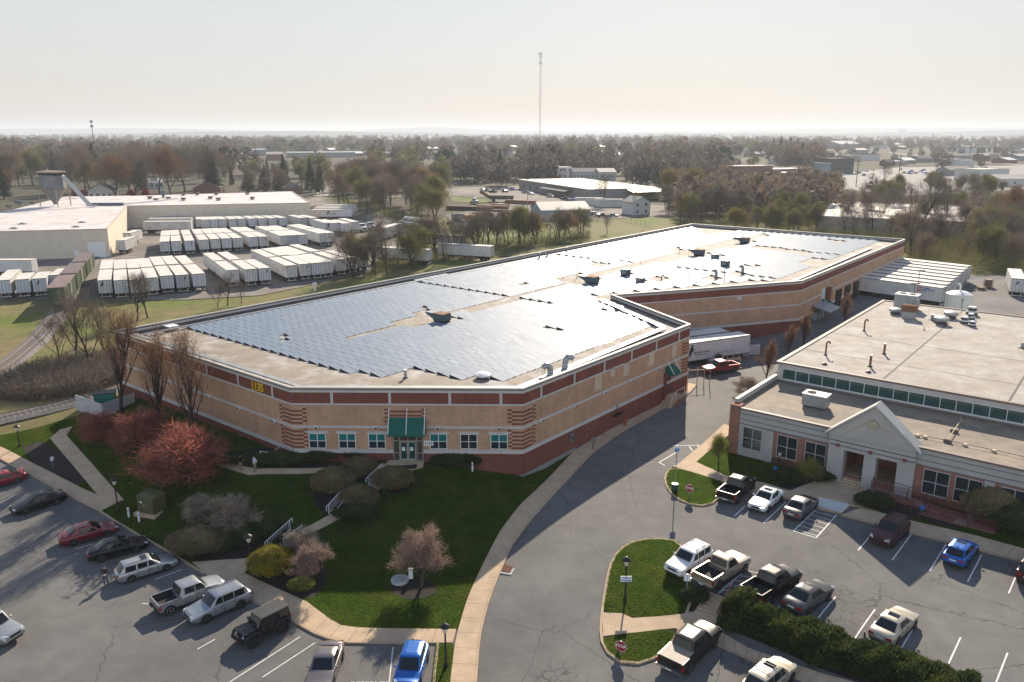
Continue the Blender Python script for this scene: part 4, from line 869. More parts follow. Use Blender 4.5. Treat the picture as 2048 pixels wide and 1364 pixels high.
# gabled portico
ps, pe, pc = 10.3, 18.2, 14.25; AZ = 8.75
gm = [m_op, mat('gable_stucco', (.41,.385,.35), .85, 0, .08), m_dark]
g = MB()
for s0, s1 in ((ps,ps+1.5),(pe-1.5,pe),(pc-.55,pc+.55)): g.box(s0,s1,-.55,.6,-1.2,3.75,0)
g.box(ps,pe,-.6,.65,3.75,5.2,0)
for z in (4.1,4.55): g.seg((ps,0),(pe,0),.62,-.3,z,z+.07,2)
g.build('portico', gm, ofc)
g = MB(); tri = [(ps-.15,5.2),(pe+.15,5.2),(pc,AZ)]
g.add([(s,-.62,z) for s,z in tri] + [(s,.75,z) for s,z in tri], [(0,1,2),(5,4,3),(0,2,5,3),(2,1,4,5)], 1)
ti = [(ps+1.2,5.35),(pe-1.2,5.35),(pc,AZ-1.15)]
n = len(g.v); g.add([(s,-.70,z) for s,z in tri] + [(s,-.70,z) for s,z in ti] + [(s,-.6,z) for s,z in ti], [(0,1,4,3),(1,2,5,4),(2,0,3,5),(3,4,7,6),(4,5,8,7),(5,3,6,8)], 1)
gb = g.build('gable', gm, ofc)
g = MB()
for sgn in (-1, 1):
    e = pc + sgn*(pe-ps+.9)/2
    g.add([(pc,-.85,AZ+.05),(pc,.95,AZ+.05),(e,.95,5.02),(e,-.85,5.02),(pc,-.85,AZ+.28),(pc,.95,AZ+.28),(e,.95,5.25),(e,-.85,5.25)], [(4,5,6,7) if sgn < 0 else (7,6,5,4),(0,4,7,3) if sgn < 0 else (3,7,4,0),(1,2,6,5) if sgn < 0 else (5,6,2,1),(0,3,2,1) if sgn < 0 else (1,2,3,0),(3,7,6,2) if sgn < 0 else (2,6,7,3)])
g.build('gable_coping', mat('gable_cap', (.42,.41,.39), .7), gb)
g = MB(); g.lathey((pc,-.74,7.0), [(.42,-.04),(.42,.06)], 20); o = g.build('round_window', m_gold if False else mat('round_glass', (.42,.36,.24), .4), gb)
g = MB()
for s in (ps+.9, pc, pe-.9): g.box(s-.17,s+.17,-.64,-.58,3.95,4.3)
g.build('square_tiles', mat('tile_maroon', (.2,.07,.05), .7), ofc)
g = MB(); g.box(ps+.2,pe-.2,.6,4.6,-.4,.85,1).quad((ps+1.5,4.6,.8),(pe-1.5,4.6,.8),(pe-1.5,4.6,3.75),(ps+1.5,4.6,3.75),0).quad((ps+1.5,.65,.8),(ps+1.5,4.6,.8),(ps+1.5,4.6,3.75),(ps+1.5,.65,3.75),0).quad((pe-1.5,4.6,.8),(pe-1.5,.65,.8),(pe-1.5,.65,3.75),(pe-1.5,4.6,3.75),0).quad((ps+1.5,.6,3.74),(pe-1.5,.6,3.74),(pe-1.5,4.6,3.74),(ps+1.5,4.6,3.74),0)
g.build('porch', [b_red2, m_conc], ofc)
window(ofc, (0,0,0), (ps+1.6,4.55), (pe-1.6,4.55), 1.6, 2.1, 1.7, 3.2, 3, 2, m_glass, m_frame, .06)
window(ofc, (0,0,0), (ps+1.6,4.55), (pe-1.6,4.55), 3.9, 1.5, 1.7, 3.2, 2, 2, m_glass, m_frame, .06)
stp = thing('entrance_steps', 'concrete steps up to the office porch between two pale pillars', 'steps', (OO[0], OO[1], 0), AU)
for k in range(5):
    g = MB(); g.box(ps+1.52,pc-.57,-.3-.34*(4-k),.62,-.5,.12+.15*(k),0); g.build('step', m_conc, stp)
# ramp with maroon rails
rmp = thing('access_ramp', 'brick sided wheelchair ramp with maroon railings along the office front', 'ramp', (OO[0], OO[1], 0), AU)
g = MB(); za = lambda s: g1(*(OO + U2*s - N2*3)) 
g.add([(pc+.6,-1.9,.8),(24.5,-1.9,.35),(24.5,-.7,.35),(pc+.6,-.7,.8),(pc+.6,-1.9,-.6),(24.5,-1.9,-.6)], [(0,1,2,3)[::-1] if False else (0,1,2,3),(4,5,1,0)], 0)
g.add([(pc+.3,-3.2,.15),(24.5,-3.2,.45),(24.5,-1.92,.45),(pc+.3,-1.92,.15),(pc+.3,-3.2,-.6),(24.5,-3.2,-.6),(25.6,-3.2,.45),(25.6,-.7,.45),(24.5,-.7,.45),(25.6,-3.2,-.6)], [(0,1,2,3),(4,5,1,0),(1,6,7,8),(5,9,6,1),(6,9,9,7) if False else (6,7,7,6)][:4], 0)
g.build('ramp_deck', [brick('brick_ramp', (.22,.085,.065), (.18,.07,.055), (.25,.19,.16))], rmp)
m_mar = mat('railing_maroon', (.11,.03,.035), .5)
def railing(pts, h, parent, m, name='railing', n=3, post=1.4, r=.025, balus=0):
    g = MB()
    for a, b in zip(pts, pts[1:]):
        a, b = np.array(a, float), np.array(b, float)
        for k in range(n): g.tube([a + (0,0,h*(k+1)/n), b + (0,0,h*(k+1)/n)], r, 5)
        q = max(1, int(np.linalg.norm(b - a) / post))
        for k in range(q + 1): p = a + (b-a)*k/q; g.tube([p, p + (0,0,h)], r*1.2, 5)
    return g.build(name, m, parent)
railing([(pc+.7,-.8,.85),(pc+.7,-1.9,.85),(24.5,-1.9,.42)], 1.0, rmp, m_mar); railing([(pc+.4,-3.2,.2),(24.5,-3.2,.5),(25.6,-3.2,.5),(25.6,-.8,.5)], 1.0, rmp, m_mar); railing([(pc+.6,-.75,.85),(24.3,-.75,.42)], 1.0, rmp, m_mar)

# office roof equipment
def ol(s, n, z): p = OO + U2*s + N2*n; return (p[0], p[1], z)
def onpx(x, y, z): p = P(x, y, z); return (p[0], p[1], z)
t = thing('rooftop_unit', 'grey air handler with a round fan on the low front roof of the office', 'air conditioner', onpx(1631,813,5.45), AU)
g = MB(); g.box(-1.15,1.15,-.7,.7,0,.2); g.build('curb', m_tar, t); g = MB(); g.box(-1.25,1.25,-.8,.8,.2,1.4); g.build('cabinet', m_galv, t); g = MB(); g.box(-1.3,1.3,-.85,.85,1.4,1.5); g.build('lid', m_white, t); g = MB(); g.cyl(-.5,0,1.5,1.58,.45,.45,14); g.build('fan', m_dark, t)
t = thing('rooftop_unit', 'large grey air handler at the far edge of the office upper roof', 'air conditioner', onpx(1812,618,7.7), AU)
g = MB(); g.box(-1.5,1.5,-1.0,1.0,0,.3); g.build('curb', m_tar, t); g = MB(); g.box(-1.6,1.6,-1.1,1.1,.3,2.3); g.build('cabinet', m_galv, t); g = MB(); g.box(-1.65,1.65,-1.15,1.15,2.3,2.38); g.build('lid', m_white, t)
for dx in (-.7,.7): g = MB(); g.cyl(dx,0,2.38,2.45,.5,.5,14); g.build('fan', m_dark, t)
t = thing('exhaust_hood', 'rusty curved hood on a grey curb at the office roof back edge', 'roof vent', onpx(1817,636,7.7), AU)
g = MB(); g.box(-.8,.8,-.6,.6,0,1.0); g.build('curb', m_galv, t)
g = MB(); vs = []; 
for k in range(7): a = PI*k/6; vs += [(-.95+.0, -.9*math.cos(a), 1.0+.95*math.sin(a)+.1), (.95, -.9*math.cos(a), 1.0+.95*math.sin(a)+.1)]
g.add(vs, [(2*k,2*k+1,2*k+3,2*k+2) for k in range(6)] + [tuple(range(0,14,2))[::-1], tuple(range(1,14,2))]); g.build('hood', m_rust, t)
def mush(px, py, lab, s, grp='mushroom fans on the office roof'):
    t = thing('mushroom_fan', lab, 'roof fan', onpx(px, py, 7.7), 0, grp)
    g = MB(); g.box(-.6*s,.6*s,-.6*s,.6*s,0,.3*s); g.build('curb', m_tar, t)
    g = MB(); g.lathe(0,0,[(.55*s,.3*s),(.95*s,.5*s),(1.05*s,.75*s),(.98*s,1.0*s),(.7*s,1.1*s),(.01,1.12*s)],16); g.build('dome', m_galv, t, 40)
mush(1790,628,'grey mushroom fan left of the rusty hood on the office roof',.85); mush(1882,648,'larger grey mushroom fan in front of another on the office roof',1.0); mush(1901,636,'grey mushroom fan behind the larger one on the office roof',.9)
def stackfan(px, py, lab, s):
    t = thing('stacked_fan', lab, 'roof fan', onpx(px, py, 7.7), 0, 'stacked fans at the office roof back edge')
    g = MB(); g.box(-.5*s,.5*s,-.5*s,.5*s,0,.35*s); g.build('curb', m_tar, t)
    for z, r_ in ((.35,.7),(.65,.62),(.9,.5)): g = MB(); g.cyl(0,0,z*s,(z+.16)*s,r_*s,r_*.9*s,14); g.build('disc', m_white if z != .65 else m_black, t, 40)
    g = MB(); g.cyl(0,0,.35*s,1.0*s,.35*s,.35*s,10); g.build('drum', m_galv, t, 40)
stackfan(1928,646,'low white and black fan, left of a cluster at the office roof edge',.9); stackfan(1944,653,'small black fan in front of the cluster at the office roof edge',.75); stackfan(1941,638,'middle fan of the cluster at the office roof edge',.8); stackfan(1943,629,'tallest black fan at the back of the cluster on the office roof',1.15)
pipe(1865,640,.75,.28,'short stubby vent left of the large mushroom fan',m_galv,z=7.7,cap=True); pipe(1831,624,1.9,.17,'dark stack beside the rusty hood',m_galv,z=7.7,cap=True)
pipe(1728,662,1.6,.11,'hooked dark pipe on the office roof, nearer the fans',m_rust,hook=True,z=7.7); pipe(1651,710,1.7,.11,'hooked dark pipe near the left edge of the office roof',m_rust,hook=True,z=7.7)
pipe(1768,708,1.25,.14,'white capped rusty pipe in the middle of the office roof',m_rust,cap=True,z=7.7); pipe(1740,733,1.3,.14,'white capped rusty pipe nearest the ribbon windows',m_rust,cap=True,z=7.7)
pipe(1848,660,.5,.05,'tiny pipe stub in front of the mushroom fans',m_rust,z=7.7); pipe(2046,696,.7,.3,'dark vent at the right edge of the photo on the office roof',m_galv,z=7.7)
for px, py, lab in ((1649,729,'small dark roof drain near the hooked pipe'),(1737,745,'small dark roof drain near the ribbon windows')):
    t = thing('roof_drain', lab, 'roof drain', onpx(px,py,7.69)); g = MB(); g.cyl(0,0,0,.1,.34,.3,10); g.build('rim', m_tar, t); g = MB(); g.lathe(0,0,[(.22,.1),(.2,.2),(.01,.26)],10); g.build('dome', m_black, t)
t = thing('gas_pipe', 'yellow gas pipe on blocks across the low office roof', 'pipe', (0,0,0)); a, b = onpx(1895,884,5.45), onpx(1921,845,5.45)
g = MB(); g.tube([(*a[:2],5.7),(*b[:2],5.7),(*b[:2],6.1)], .05, 6); g.build('pipe', mat('pipe_yellow', (.5,.38,.2), .6), t); [MB().cbox((a[0]*(1-k)+b[0]*k,a[1]*(1-k)+b[1]*k,5.55),(.7,.25,.3),AU).build('block', m_wood, t) for k in (0,.5)]
t = thing('cable_run', 'thin cable line on small feet along the low office roof', 'cable', (0,0,0)); g = MB(); pts = [onpx(*p, 5.45) for p in ((1835,872),(1930,891),(1988,903),(2060,919))]
g.tube([(*p[:2],5.6) for p in pts], .03, 5); g.build('cable', m_tar, t)
for k, p in enumerate(pts[:3] + [onpx(1850,875,5.45)]): g = MB(); g.cbox((*p[:2],5.52),(.35,.35,.22)); g.build('foot', m_ltan, t)
# ================================================================== vehicles
def paint(name, col, metal=.3, rough=.32): dk = max(col) < .1; return mat(name, col, rough if not dk else .25, metal if not dk else 0, .05, .8, .5 if not dk else .3, coat=.5 if not dk else .12)
c_glass = mat('car_glass', (.010,.013,.015), .04, 0, .1, 1, .5); c_tyre = mat('tyre', (.018,.018,.018), .85, 0, .1); c_rim = mat('alloy_rim', (.45,.46,.47), .35, .7, .06); c_rimd = mat('black_rim', (.03,.03,.03), .4, .4, .06)
c_trim = mat('black_trim', (.016,.016,.017), .6); c_head = mat('headlight_lens', (.6,.62,.64), .12, .3, .05, 1, .8); c_tail = mat('taillight_lens', (.32,.012,.01), .2, 0, .05); c_plate = mat('plate', (.6,.6,.55), .5); c_chrome = mat('chrome', (.55,.55,.55), .18, .9, .05)
c_bed = mat('bed_liner', (.02,.02,.021), .8); c_amber = mat('amber_lens', (.6,.2,.02), .3)
WHEELS = {}
def wheel_mesh(r, wd, rim, key):
    if key in WHEELS: return WHEELS[key]
    t = MB(); t.lathey((0,0,0), [(r*.66,-wd/2),(r*.93,-wd/2),(r,-wd*.32),(r,wd*.32),(r*.93,wd/2),(r*.66,wd/2)], 22)
    m = MB(); m.lathey((0,0,0), [(r*.68,-wd*.38),(r*.68,wd*.38)], 18, 1)
    m.lathey((0,0,0), [(r*.70,wd*.38),(r*.70,wd*.5),(r*.61,wd*.5),(r*.60,wd*.40)], 18, 0)
    for k in range(5):
        a = 2*PI*k/5; c, s = math.cos(a), math.sin(a); w = r*.10
        v = [(c*r*.1 - s*w*1.3, wd*.46, s*r*.1 + c*w*1.3), (c*r*.1 + s*w*1.3, wd*.46, s*r*.1 - c*w*1.3), (c*r*.63 + s*w, wd*.47, s*r*.63 - c*w), (c*r*.63 - s*w, wd*.47, s*r*.63 + c*w)]
        m.add(v, [(0,1,2,3)], 0)
    m.lathey((0,0,0), [(r*.16,wd*.4),(r*.16,wd*.5),(.01,wd*.52)], 10, 0)
    WHEELS[key] = (t.mesh('tyre', c_tyre, 40), m.mesh('rim', [rim, c_trim], 40)); return WHEELS[key]
def add_wheel(root, x, y, r, wd, rim=None, key=None):
    rim = rim or c_rim; mt, mr = wheel_mesh(r, wd, rim, (round(r,2), round(wd,2), rim.name))
    w = bpy.data.objects.new('wheel', mt); COL.objects.link(w); setparent(w, root); w.location = (x, y, r); w.rotation_euler = (0, 0, 0 if y > 0 else PI)
    q = bpy.data.objects.new('rim', mr); COL.objects.link(q); setparent(q, w); return w
def loft(mb, secs, mi=0, cap=True):
    "secs: list of rings with the same number of points"
    n = len(secs[0]); b = len(mb.v); mb.add([p for s in secs for p in s], [(b*0 + i*n+k, i*n+(k+1) % n, (i+1)*n+(k+1) % n, (i+1)*n+k) for i in range(len(secs)-1) for k in range(n)], mi)
    if cap: mb.add(secs[0], [tuple(range(n))[::-1]], mi); mb.add(secs[-1], [tuple(range(n))], mi)
def interp(x, pts): return float(np.interp(x, [p[0] for p in pts], [p[1] for p in pts]))
def car(name, label, cat, pm, L=4.7, W=1.8, H=1.45, belt=.93, hood=.92, nose=.72, deck=1.02, tail=.92, gh=(1.05,.30,-.95,-1.75), clr=.2, wr=.33, ww=.22, wbf=1.38, wbr=-1.35, top_w=.66, windows=((.62,.05),(.0,-.75)), rim=None, kind='car', wrap=.16,
        trim=None, roofm=None, rails=False, sunroof=False, spoiler=False, loc=(0,0,0), rz=0.0, group='cars parked in the near lots', bed=None, light=1, cover=None, plate=True, hoodx=None, boxy=.0, grille=True, antenna=False):
    t = thing(name, label, cat, loc, rz, group); h2 = L/2; w2 = W/2
    rearx = -h2 if bed is None else bed[0]                   # where the closed body ends
    hx = gh[0] if hoodx is None else hoodx
    top = [(-h2, tail-.12), (-h2+.12, tail), (gh[3]-.05, deck), (gh[3]+.12, belt+.02), (hx-.05, belt+.01), (hx+.1, hood), (h2-.55, hood-.10-(.0 if boxy else .04)), (h2-.16, nose+.04), (h2, nose-.14)]
    top.sort()
    def hw(x):
        q = abs(x)/h2; return w2*(1 - wrap*max(0, (q-.72)/.28)**2.2)
    def sect(x):
        zt = interp(x, top); e = hw(x); zb = clr + (.16*max(0, (abs(x)/h2-.85)/.15))
        zs = min(zt-.03, belt-.02 if abs(x) < h2*.9 else zt-.06); zm = zb + (zs-zb)*.55
        half = [(0,zb),(e*.86,zb),(e*.965,zb+.10),(e*1.0,zm),(e*.985,zs-.10),(e*.93,zs),(e*.84,zt-.015+boxy*.015),(e*.45,zt+.018),(0,zt+.026)]
        return [(x,y,z) for y,z in half] + [(x,-y,z) for y,z in reversed(half[1:-1])]
    xsn = sorted(set([rearx, h2] + [round(rearx + (h2-rearx)*k/26, 3) for k in range(1,26)] + ([-h2+.06] if bed is None else []) + [h2-.06]))
    mb = MB(); loft(mb, [sect(x) for x in xsn], 0)
    # greenhouse shell with rounded corners
    def ring(z, xf, xr, hf, hr, rnd=.10):
        pts = []
        for cx, cy, s0 in ((xf,hf,0),(xr,hr,1),(xr,-hr,2),(xf,-hf,3)):
            sx, sy = (1 if s0 in (0,3) else -1), (1 if s0 in (0,1) else -1)
            arc = [(cx - sx*rnd*.1, cy - sy*rnd*1.6), (cx - sx*rnd*.35, cy - sy*rnd*.35), (cx - sx*rnd*1.4, cy - sy*rnd*.05)]
            if s0 == 0: arc = arc
            if s0 in (1,3): arc = arc[::-1]
            pts += [(x, y, z) for x, y in arc]
        return pts
    # ring order must be consistent: front-left, rear-left, rear-right, front-right
    bw = hw(.3)*.90; bwr = hw(gh[3])*.88; tw = w2*top_w*1.16; twr = tw*.96; zr = H-.055
    rings = [ring(belt-.05, gh[0], gh[3], bw, bwr), ring(zr, gh[1], gh[2], tw, twr), ring(H-.012, gh[1]-.10, gh[2]+.10, tw-.09, twr-.09, .12), ring(H+.012, gh[1]-.35, gh[2]+.30, tw*.55, twr*.55, .12)]
    n0 = len(mb.v); loft(mb, rings, 1 if roofm else 0)
    body = mb.build('body', [pm] + ([roofm] if roofm else []), t, 32)
    # panes: windshield, rear screen, side glass
    def pane(nm, a, b, c, d, inset=(.06,.1), off=.014, m=None, par=None):
        a, b, c, d = (np.array(q, float) for q in (a,b,c,d)); n = np.cross(b-a, d-a); n /= np.linalg.norm(n)
        u, v = inset; f = lambda s, r: (a*(1-s)+b*s)*(1-r) + (d*(1-s)+c*s)*r + n*off
        g = MB(); K = 5
        g.add([f(u+(1-2*u)*i/K, r) + n*.03*math.sin(PI*i/K)*(1 if nm != 'side_window' else 0) for r in (v*.7, 1-v*.8) for i in range(K+1)], [(i,i+1,K+2+i,K+1+i) for i in range(K)])
        return g.build(nm, m or c_glass, par or t, 60)
    pane('windshield', (gh[0],bw-.04,belt), (gh[0],-bw+.04,belt)[:3], (gh[1],-tw+.02,zr), (gh[1],tw-.02,zr)) if False else pane('windshield', (gh[0],-bw+.05,belt), (gh[0],bw-.05,belt), (gh[1],tw-.03,zr), (gh[1],-tw+.03,zr))
    pane('rear_window', (gh[3],bwr-.05,belt+.02), (gh[3],-bwr+.05,belt+.02), (gh[2],-twr+.03,zr), (gh[2],twr-.03,zr))
    for s in (1,-1):
        for x0, x1 in windows:
            def sp(x, r):       # point on the side face
                f = (x - gh[3]) / (gh[0] - gh[3]); xb = x; y0 = bw*f + bwr*(1-f); y1 = tw*f + twr*(1-f); return (xb, s*(y0*(1-r) + y1*r), (belt-.05)*(1-r) + zr*r)
            def clampx(x, r):
                fx = gh[0]*(1-r) + gh[1]*r - .10; rx = gh[3]*(1-r) + gh[2]*r + .10; return min(max(x, rx), fx)
            q = [sp(clampx(x0,.12),.12), sp(clampx(x1,.12),.12), sp(clampx(x1,.9),.9), sp(clampx(x0,.9),.9)]
            if s > 0: pane('side_window', q[0], q[1], q[2], q[3], (.02,0), .016)
            else: pane('side_window', q[1], q[0], q[3], q[2], (.02,0), .016)
    # arches, wheels
    g = MB()
    for x in (wbf, wbr):
        if bed is not None and x < rearx: continue
        for s in (1,-1):
            y = s*(hw(x)+.006); c = [(x + wr*1.17*math.cos(a), y, wr + wr*1.17*math.sin(a)) for a in np.linspace(-.35, PI+.35, 14)]
            g.add(c, [tuple(range(14)) if s < 0 else tuple(range(13,-1,-1))])
    for s in (1,-1): g.box(wbr+.45, wbf-.45, s*hw(0)*.985-.02, s*hw(0)*.985+.02, clr-.01, clr+.10)
    g.build('wheel_arches', trim or c_trim, t)
    for x in (wbf, wbr):
        for s in (1,-1): add_wheel(t, x, s*(hw(x)-ww/2+.035), wr, ww, rim)
    g = MB()
    for s in (1,-1):
        for x in sorted({round(q, 2) for w_ in windows for q in (w_[0]+.06, w_[1]-.03)} - ({round(windows[-1][1]-.03, 2)} if bed is None else set())):
            if x < rearx + .1: continue
            n_ = [p for p in sect(x)][1:6]; m_ = [p for p in sect(x-.022)][1:6]
            for k in range(1, 4): q = [(n_[k][0], s*(n_[k][1]+.004), n_[k][2]), (n_[k+1][0], s*(n_[k+1][1]+.004), n_[k+1][2]), (m_[k+1][0], s*(m_[k+1][1]+.004), m_[k+1][2]), (m_[k][0], s*(m_[k][1]+.004), m_[k][2])]; g.quad(*(q if s < 0 else q[::-1]))
        for w_ in windows[:2]: x = w_[1] + .16; y = s*hw(x)*.987; g.box(x-.1, x+.1, min(y, y+s*.03), max(y, y+s*.03), belt-.2, belt-.165)
    g.build('door_seams', c_trim, t)
    # lamps, grille, plates, mirrors
    for s in (1,-1):
        e = hw(h2-.12); g = MB(); g.add([(h2-.42,s*e*1.0,nose+.02),(h2-.10,s*e*.93,nose-.0),(h2+.012,s*e*.55,nose-.03),(h2+.012,s*e*.55,nose-.15),(h2-.08,s*e*.95,nose-.17),(h2-.42,s*e*1.004,nose-.10),(h2-.22,s*e*.72,nose+.055)], [(0,1,4,5),(1,2,3,4),(0,6,2,1)] if s > 0 else [(5,4,1,0),(4,3,2,1),(1,2,6,0)]); g.build('headlight', c_head, t)
        if bed is None:
            e = hw(-h2+.1); zt = tail-.06; g = MB(); g.add([(-h2+.34,s*e*1.004,zt),(-h2-.012,s*e*.93,zt),(-h2-.014,s*e*.52,zt-.02),(-h2-.014,s*e*.52,zt-.17),(-h2-.012,s*e*.95,zt-.2),(-h2+.34,s*e*1.008,zt-.16)], [(5,4,1,0),(4,3,2,1)] if s > 0 else [(0,1,4,5),(1,2,3,4)]); g.build('taillight', c_tail, t)
        g = MB(); g.ball((gh[0]-.32, s*(bw+.14), belt+.07), (.07,.12,.08), 8, 6); g.build('mirror', pm, t, 60)
    if grille:
        g = MB(); g.box(h2-.06, h2+.016, -w2*.42, w2*.42, nose-.24, nose-.08); g.box(h2-.06, h2+.014, -w2*.6, w2*.6, clr+.07, clr+.2); g.build('grille', c_trim, t)
    if bed is None:
        g = MB(); g.box(-h2-.016, -h2+.05, -w2*.72, w2*.72, clr+.08, clr+.22); g.build('bumper_trim', c_trim, t)
        g = MB(); g.box(-h2-.026, -h2+.03, -.26, .26, tail-.32, tail-.19); g.build('plate', c_plate, t)
    if rails:
        for s in (1,-1): g = MB(); g.tube([(gh[1]-.3,s*(tw-.12),H+.02),(gh[1]-.38,s*(tw-.12),H+.07),(gh[2]+.3,s*(tw-.12),H+.07),(gh[2]+.2,s*(tw-.12),H+.02)], .022, 5); g.build('roof_rail', c_trim if rails == 1 else c_chrome, t)
        if rails == 3:
            for x in (gh[1]-.6, gh[2]+.7): g = MB(); g.box(x-.04,x+.04,-tw+.1,tw-.1,H+.07,H+.11); g.build('crossbar', c_trim, t)
    if sunroof: g = MB(); g.box(gh[1]-.75, gh[1]-.25, -tw*.55, tw*.55, H, H+.022); g.build('sunroof', c_glass, t)
    if spoiler: g = MB(); g.box(gh[3]-.42,gh[3]-.2,-w2*.75,w2*.75,deck+.2,deck+.235).box(gh[3]-.4,gh[3]-.3,-w2*.7,-w2*.66,deck-.03,deck+.2).box(gh[3]-.4,gh[3]-.3,w2*.66,w2*.7,deck-.03,deck+.2); g.build('spoiler', pm, t)
    if antenna: g = MB(); g.box(gh[2]+.12,gh[2]+.32,-.025,.025,H,H+.07); g.build('antenna', pm, t)
    if bed is not None:
        x1, rail, floor = bed; g = MB(); w = hw(0)
        for s in (1,-1): g.box(-h2+.05, x1+.02, s*w-.06 if s > 0 else s*w, s*w if s > 0 else s*w+.06, .52, rail).box(-h2+.05, x1+.02, min(s*w*.985, s*(w-.09)), max(s*w*.985, s*(w-.09)), rail-.06, rail+.015)
        g.box(-h2+.02,-h2+.10,-w+.02,w-.02,.55,rail); g.box(x1-.05,x1+.03,-w+.05,w-.05,.5,rail); bo = g.build('bed', pm, t)
        g = MB(); g.box(-h2+.1,x1-.05,-w+.06,w-.06,floor-.1,floor); 
        for s in (1,-1): g.box(wbr-.5,wbr+.5,min(s*(w-.07),s*(w-.3)),max(s*(w-.07),s*(w-.3)),floor,floor+.25); g.box(-h2+.1,x1-.05,min(s*(w-.062),s*(w-.075)),max(s*(w-.062),s*(w-.075)),floor,rail-.08)
        g.build('bed_liner', c_bed, bo)
        g = MB(); g.box(-h2-.12,-h2+.1,-w*.97,w*.97,.45,.62); g.build('bumper', c_chrome if light else c_trim, t)
        g = MB(); g.box(-h2-.13,-h2-.12,-.22,.22,.5,.6); g.build('plate', c_plate, t)
        for s in (1,-1): g = MB(); g.box(-h2+.0,-h2+.16,s*w*.97-.07,s*w*.97+.05 if s > 0 else s*w*.97+.07,.72,1.02) if s > 0 else g.box(-h2,-h2+.16,-w*.97-.05,-w*.97+.07,.72,1.02); g.build('taillight', c_tail, t)
        for s in (1,-1):
            y = s*(w+.006); c = [(wbr + wr*1.2*math.cos(a), y, wr + wr*1.2*math.sin(a)) for a in np.linspace(-.1, PI+.1, 12)]; g = MB(); g.add(c, [tuple(range(12)) if s < 0 else tuple(range(11,-1,-1))]); g.build('wheel_arch', c_trim, t)
        g = MB(); g.box(-h2+.3, x1+.2, -w*.8, w*.8, .35, .55); g.build('chassis', c_trim, t)
        if cover: g = MB(); g.box(-h2+.06,x1-.02,-w+.1,w-.1,rail-.01,rail+.03); g.build('bed_cover', cover, bo)
    return t
def place(front, rear):
    f, r = G(*front), G(*rear); c = (f + r) / 2; d = f - r; return (c[0], c[1], g1(c[0], c[1]) + .055), math.atan2(d[1], d[0])
# proportions
SEDAN = dict(L=4.75, W=1.82, H=1.45, windows=((.62,-.02),(-.07,-.85)), gh=(1.02,.22,-.98,-1.72))
COUPE = dict(L=4.5, W=1.8, H=1.38, gh=(.95,.12,-.8,-1.7), windows=((.55,-.5),(-.55,-.95)), belt=.9)
HATCH = dict(L=4.35, W=1.78, H=1.5, gh=(1.1,.35,-1.45,-1.98), deck=1.0, tail=.95, windows=((.7,.05),(.0,-.75),(-.8,-1.4)), belt=.95)
WAGON = dict(L=4.75, W=1.8, H=1.5, gh=(1.1,.35,-1.75,-2.2), deck=.98, tail=.95, windows=((.7,.05),(.0,-.8),(-.87,-1.75)), belt=.95)
SUV = dict(L=4.8, W=1.88, H=1.75, belt=1.1, hood=1.08, nose=.9, deck=1.1, tail=1.05, clr=.27, wr=.37, gh=(1.0,.38,-1.85,-2.2), windows=((.62,-.02),(-.08,-.9),(-.98,-1.8)), top_w=.7)
PICK = dict(L=5.75, W=1.96, H=1.88, belt=1.18, hood=1.16, nose=1.0, deck=1.18, tail=1.15, clr=.34, wr=.4, ww=.27, wbf=1.75, wbr=-1.85, gh=(1.35,.75,-.72,-.95), windows=((.98,.22),(.16,-.62)), bed=(-.88,1.22,.75), top_w=.7, boxy=1, wrap=.1)
def car_at(front, rear, name, label, cat, pm, base, **kw):
    loc, rz = place(front, rear); return car(name, label, cat, pm, loc=loc, rz=rz, **{**base, **kw})
p_red = paint('paint_red', (.24,.012,.02)); p_dred = paint('paint_deep_red', (.16,.01,.02)); p_blk = paint('paint_black', (.008,.008,.009), .1, .25); p_gry = paint('paint_grey', (.12,.115,.115), .5); p_dgry = paint('paint_dark_grey', (.06,.062,.068), .5)
p_sil = paint('paint_silver', (.38,.39,.40), .6); p_sil2 = paint('paint_silver_blue', (.30,.33,.36), .6); p_wht = paint('paint_white', (.68,.68,.67), 0); p_tan = paint('paint_tan', (.36,.30,.23), .5); p_blue = paint('paint_blue', (.01,.11,.42), .3); p_mar = paint('paint_maroon', (.05,.012,.017), .3); p_brn = paint('paint_black_brown', (.022,.018,.017), .3); p_bei = paint('paint_beige', (.45,.40,.32), .5); p_mau = paint('paint_mauve_grey', (.20,.175,.175), .5); p_wine = paint('paint_wine', (.22,.016,.024), .3)
car_at((-46,984),(50,956),'parked_car','red coupe with a rear spoiler, cut by the left edge of the photo','car',p_red,COUPE,spoiler=True)
car_at((30,1030),(124,998),'parked_car','black sedan with bright alloy wheels beside the red coupe','car',p_blk,SEDAN,L=4.7,antenna=True)
car_at((226,1062),(130,1090),'parked_car','deep red sedan nosed to the kerb near the green utility box','car',p_dred,SEDAN)
car_at((286,1092),(186,1121),'parked_car','glossy black sedan between the deep red sedan and the silver wagon','car',p_blk,SEDAN)
car_at((343,1129),(243,1163),'parked_car','silver station wagon with a dark roof beside the standing person','car',p_sil,WAGON,rails=1,sunroof=True)
car_at((440,1178),(318,1228),'pickup_truck','silver crew cab pickup with an empty black bed in the left lot','pickup truck',p_sil,PICK,L=5.3,W=1.88,H=1.78,gh=(1.25,.7,-.8,-1.0),bed=(-.92,1.15,.72),light=0)
car_at((384,1247),(490,1200),'parked_suv','silver blue crossover with roof rails between the pickup and the black off roader','suv',p_sil2,SUV,H=1.7,L=4.9,rails=2,rim=c_rimd)
car_at((38,1290),(-62,1256),'parked_suv','silver crossover whose nose pokes in at the left edge above the corner','suv',p_sil,SUV)
car_at((633,1398),(668,1300),'parked_car','mauve grey sedan nosing out at the bottom edge, left of the bright blue car','car',p_mau,SEDAN)
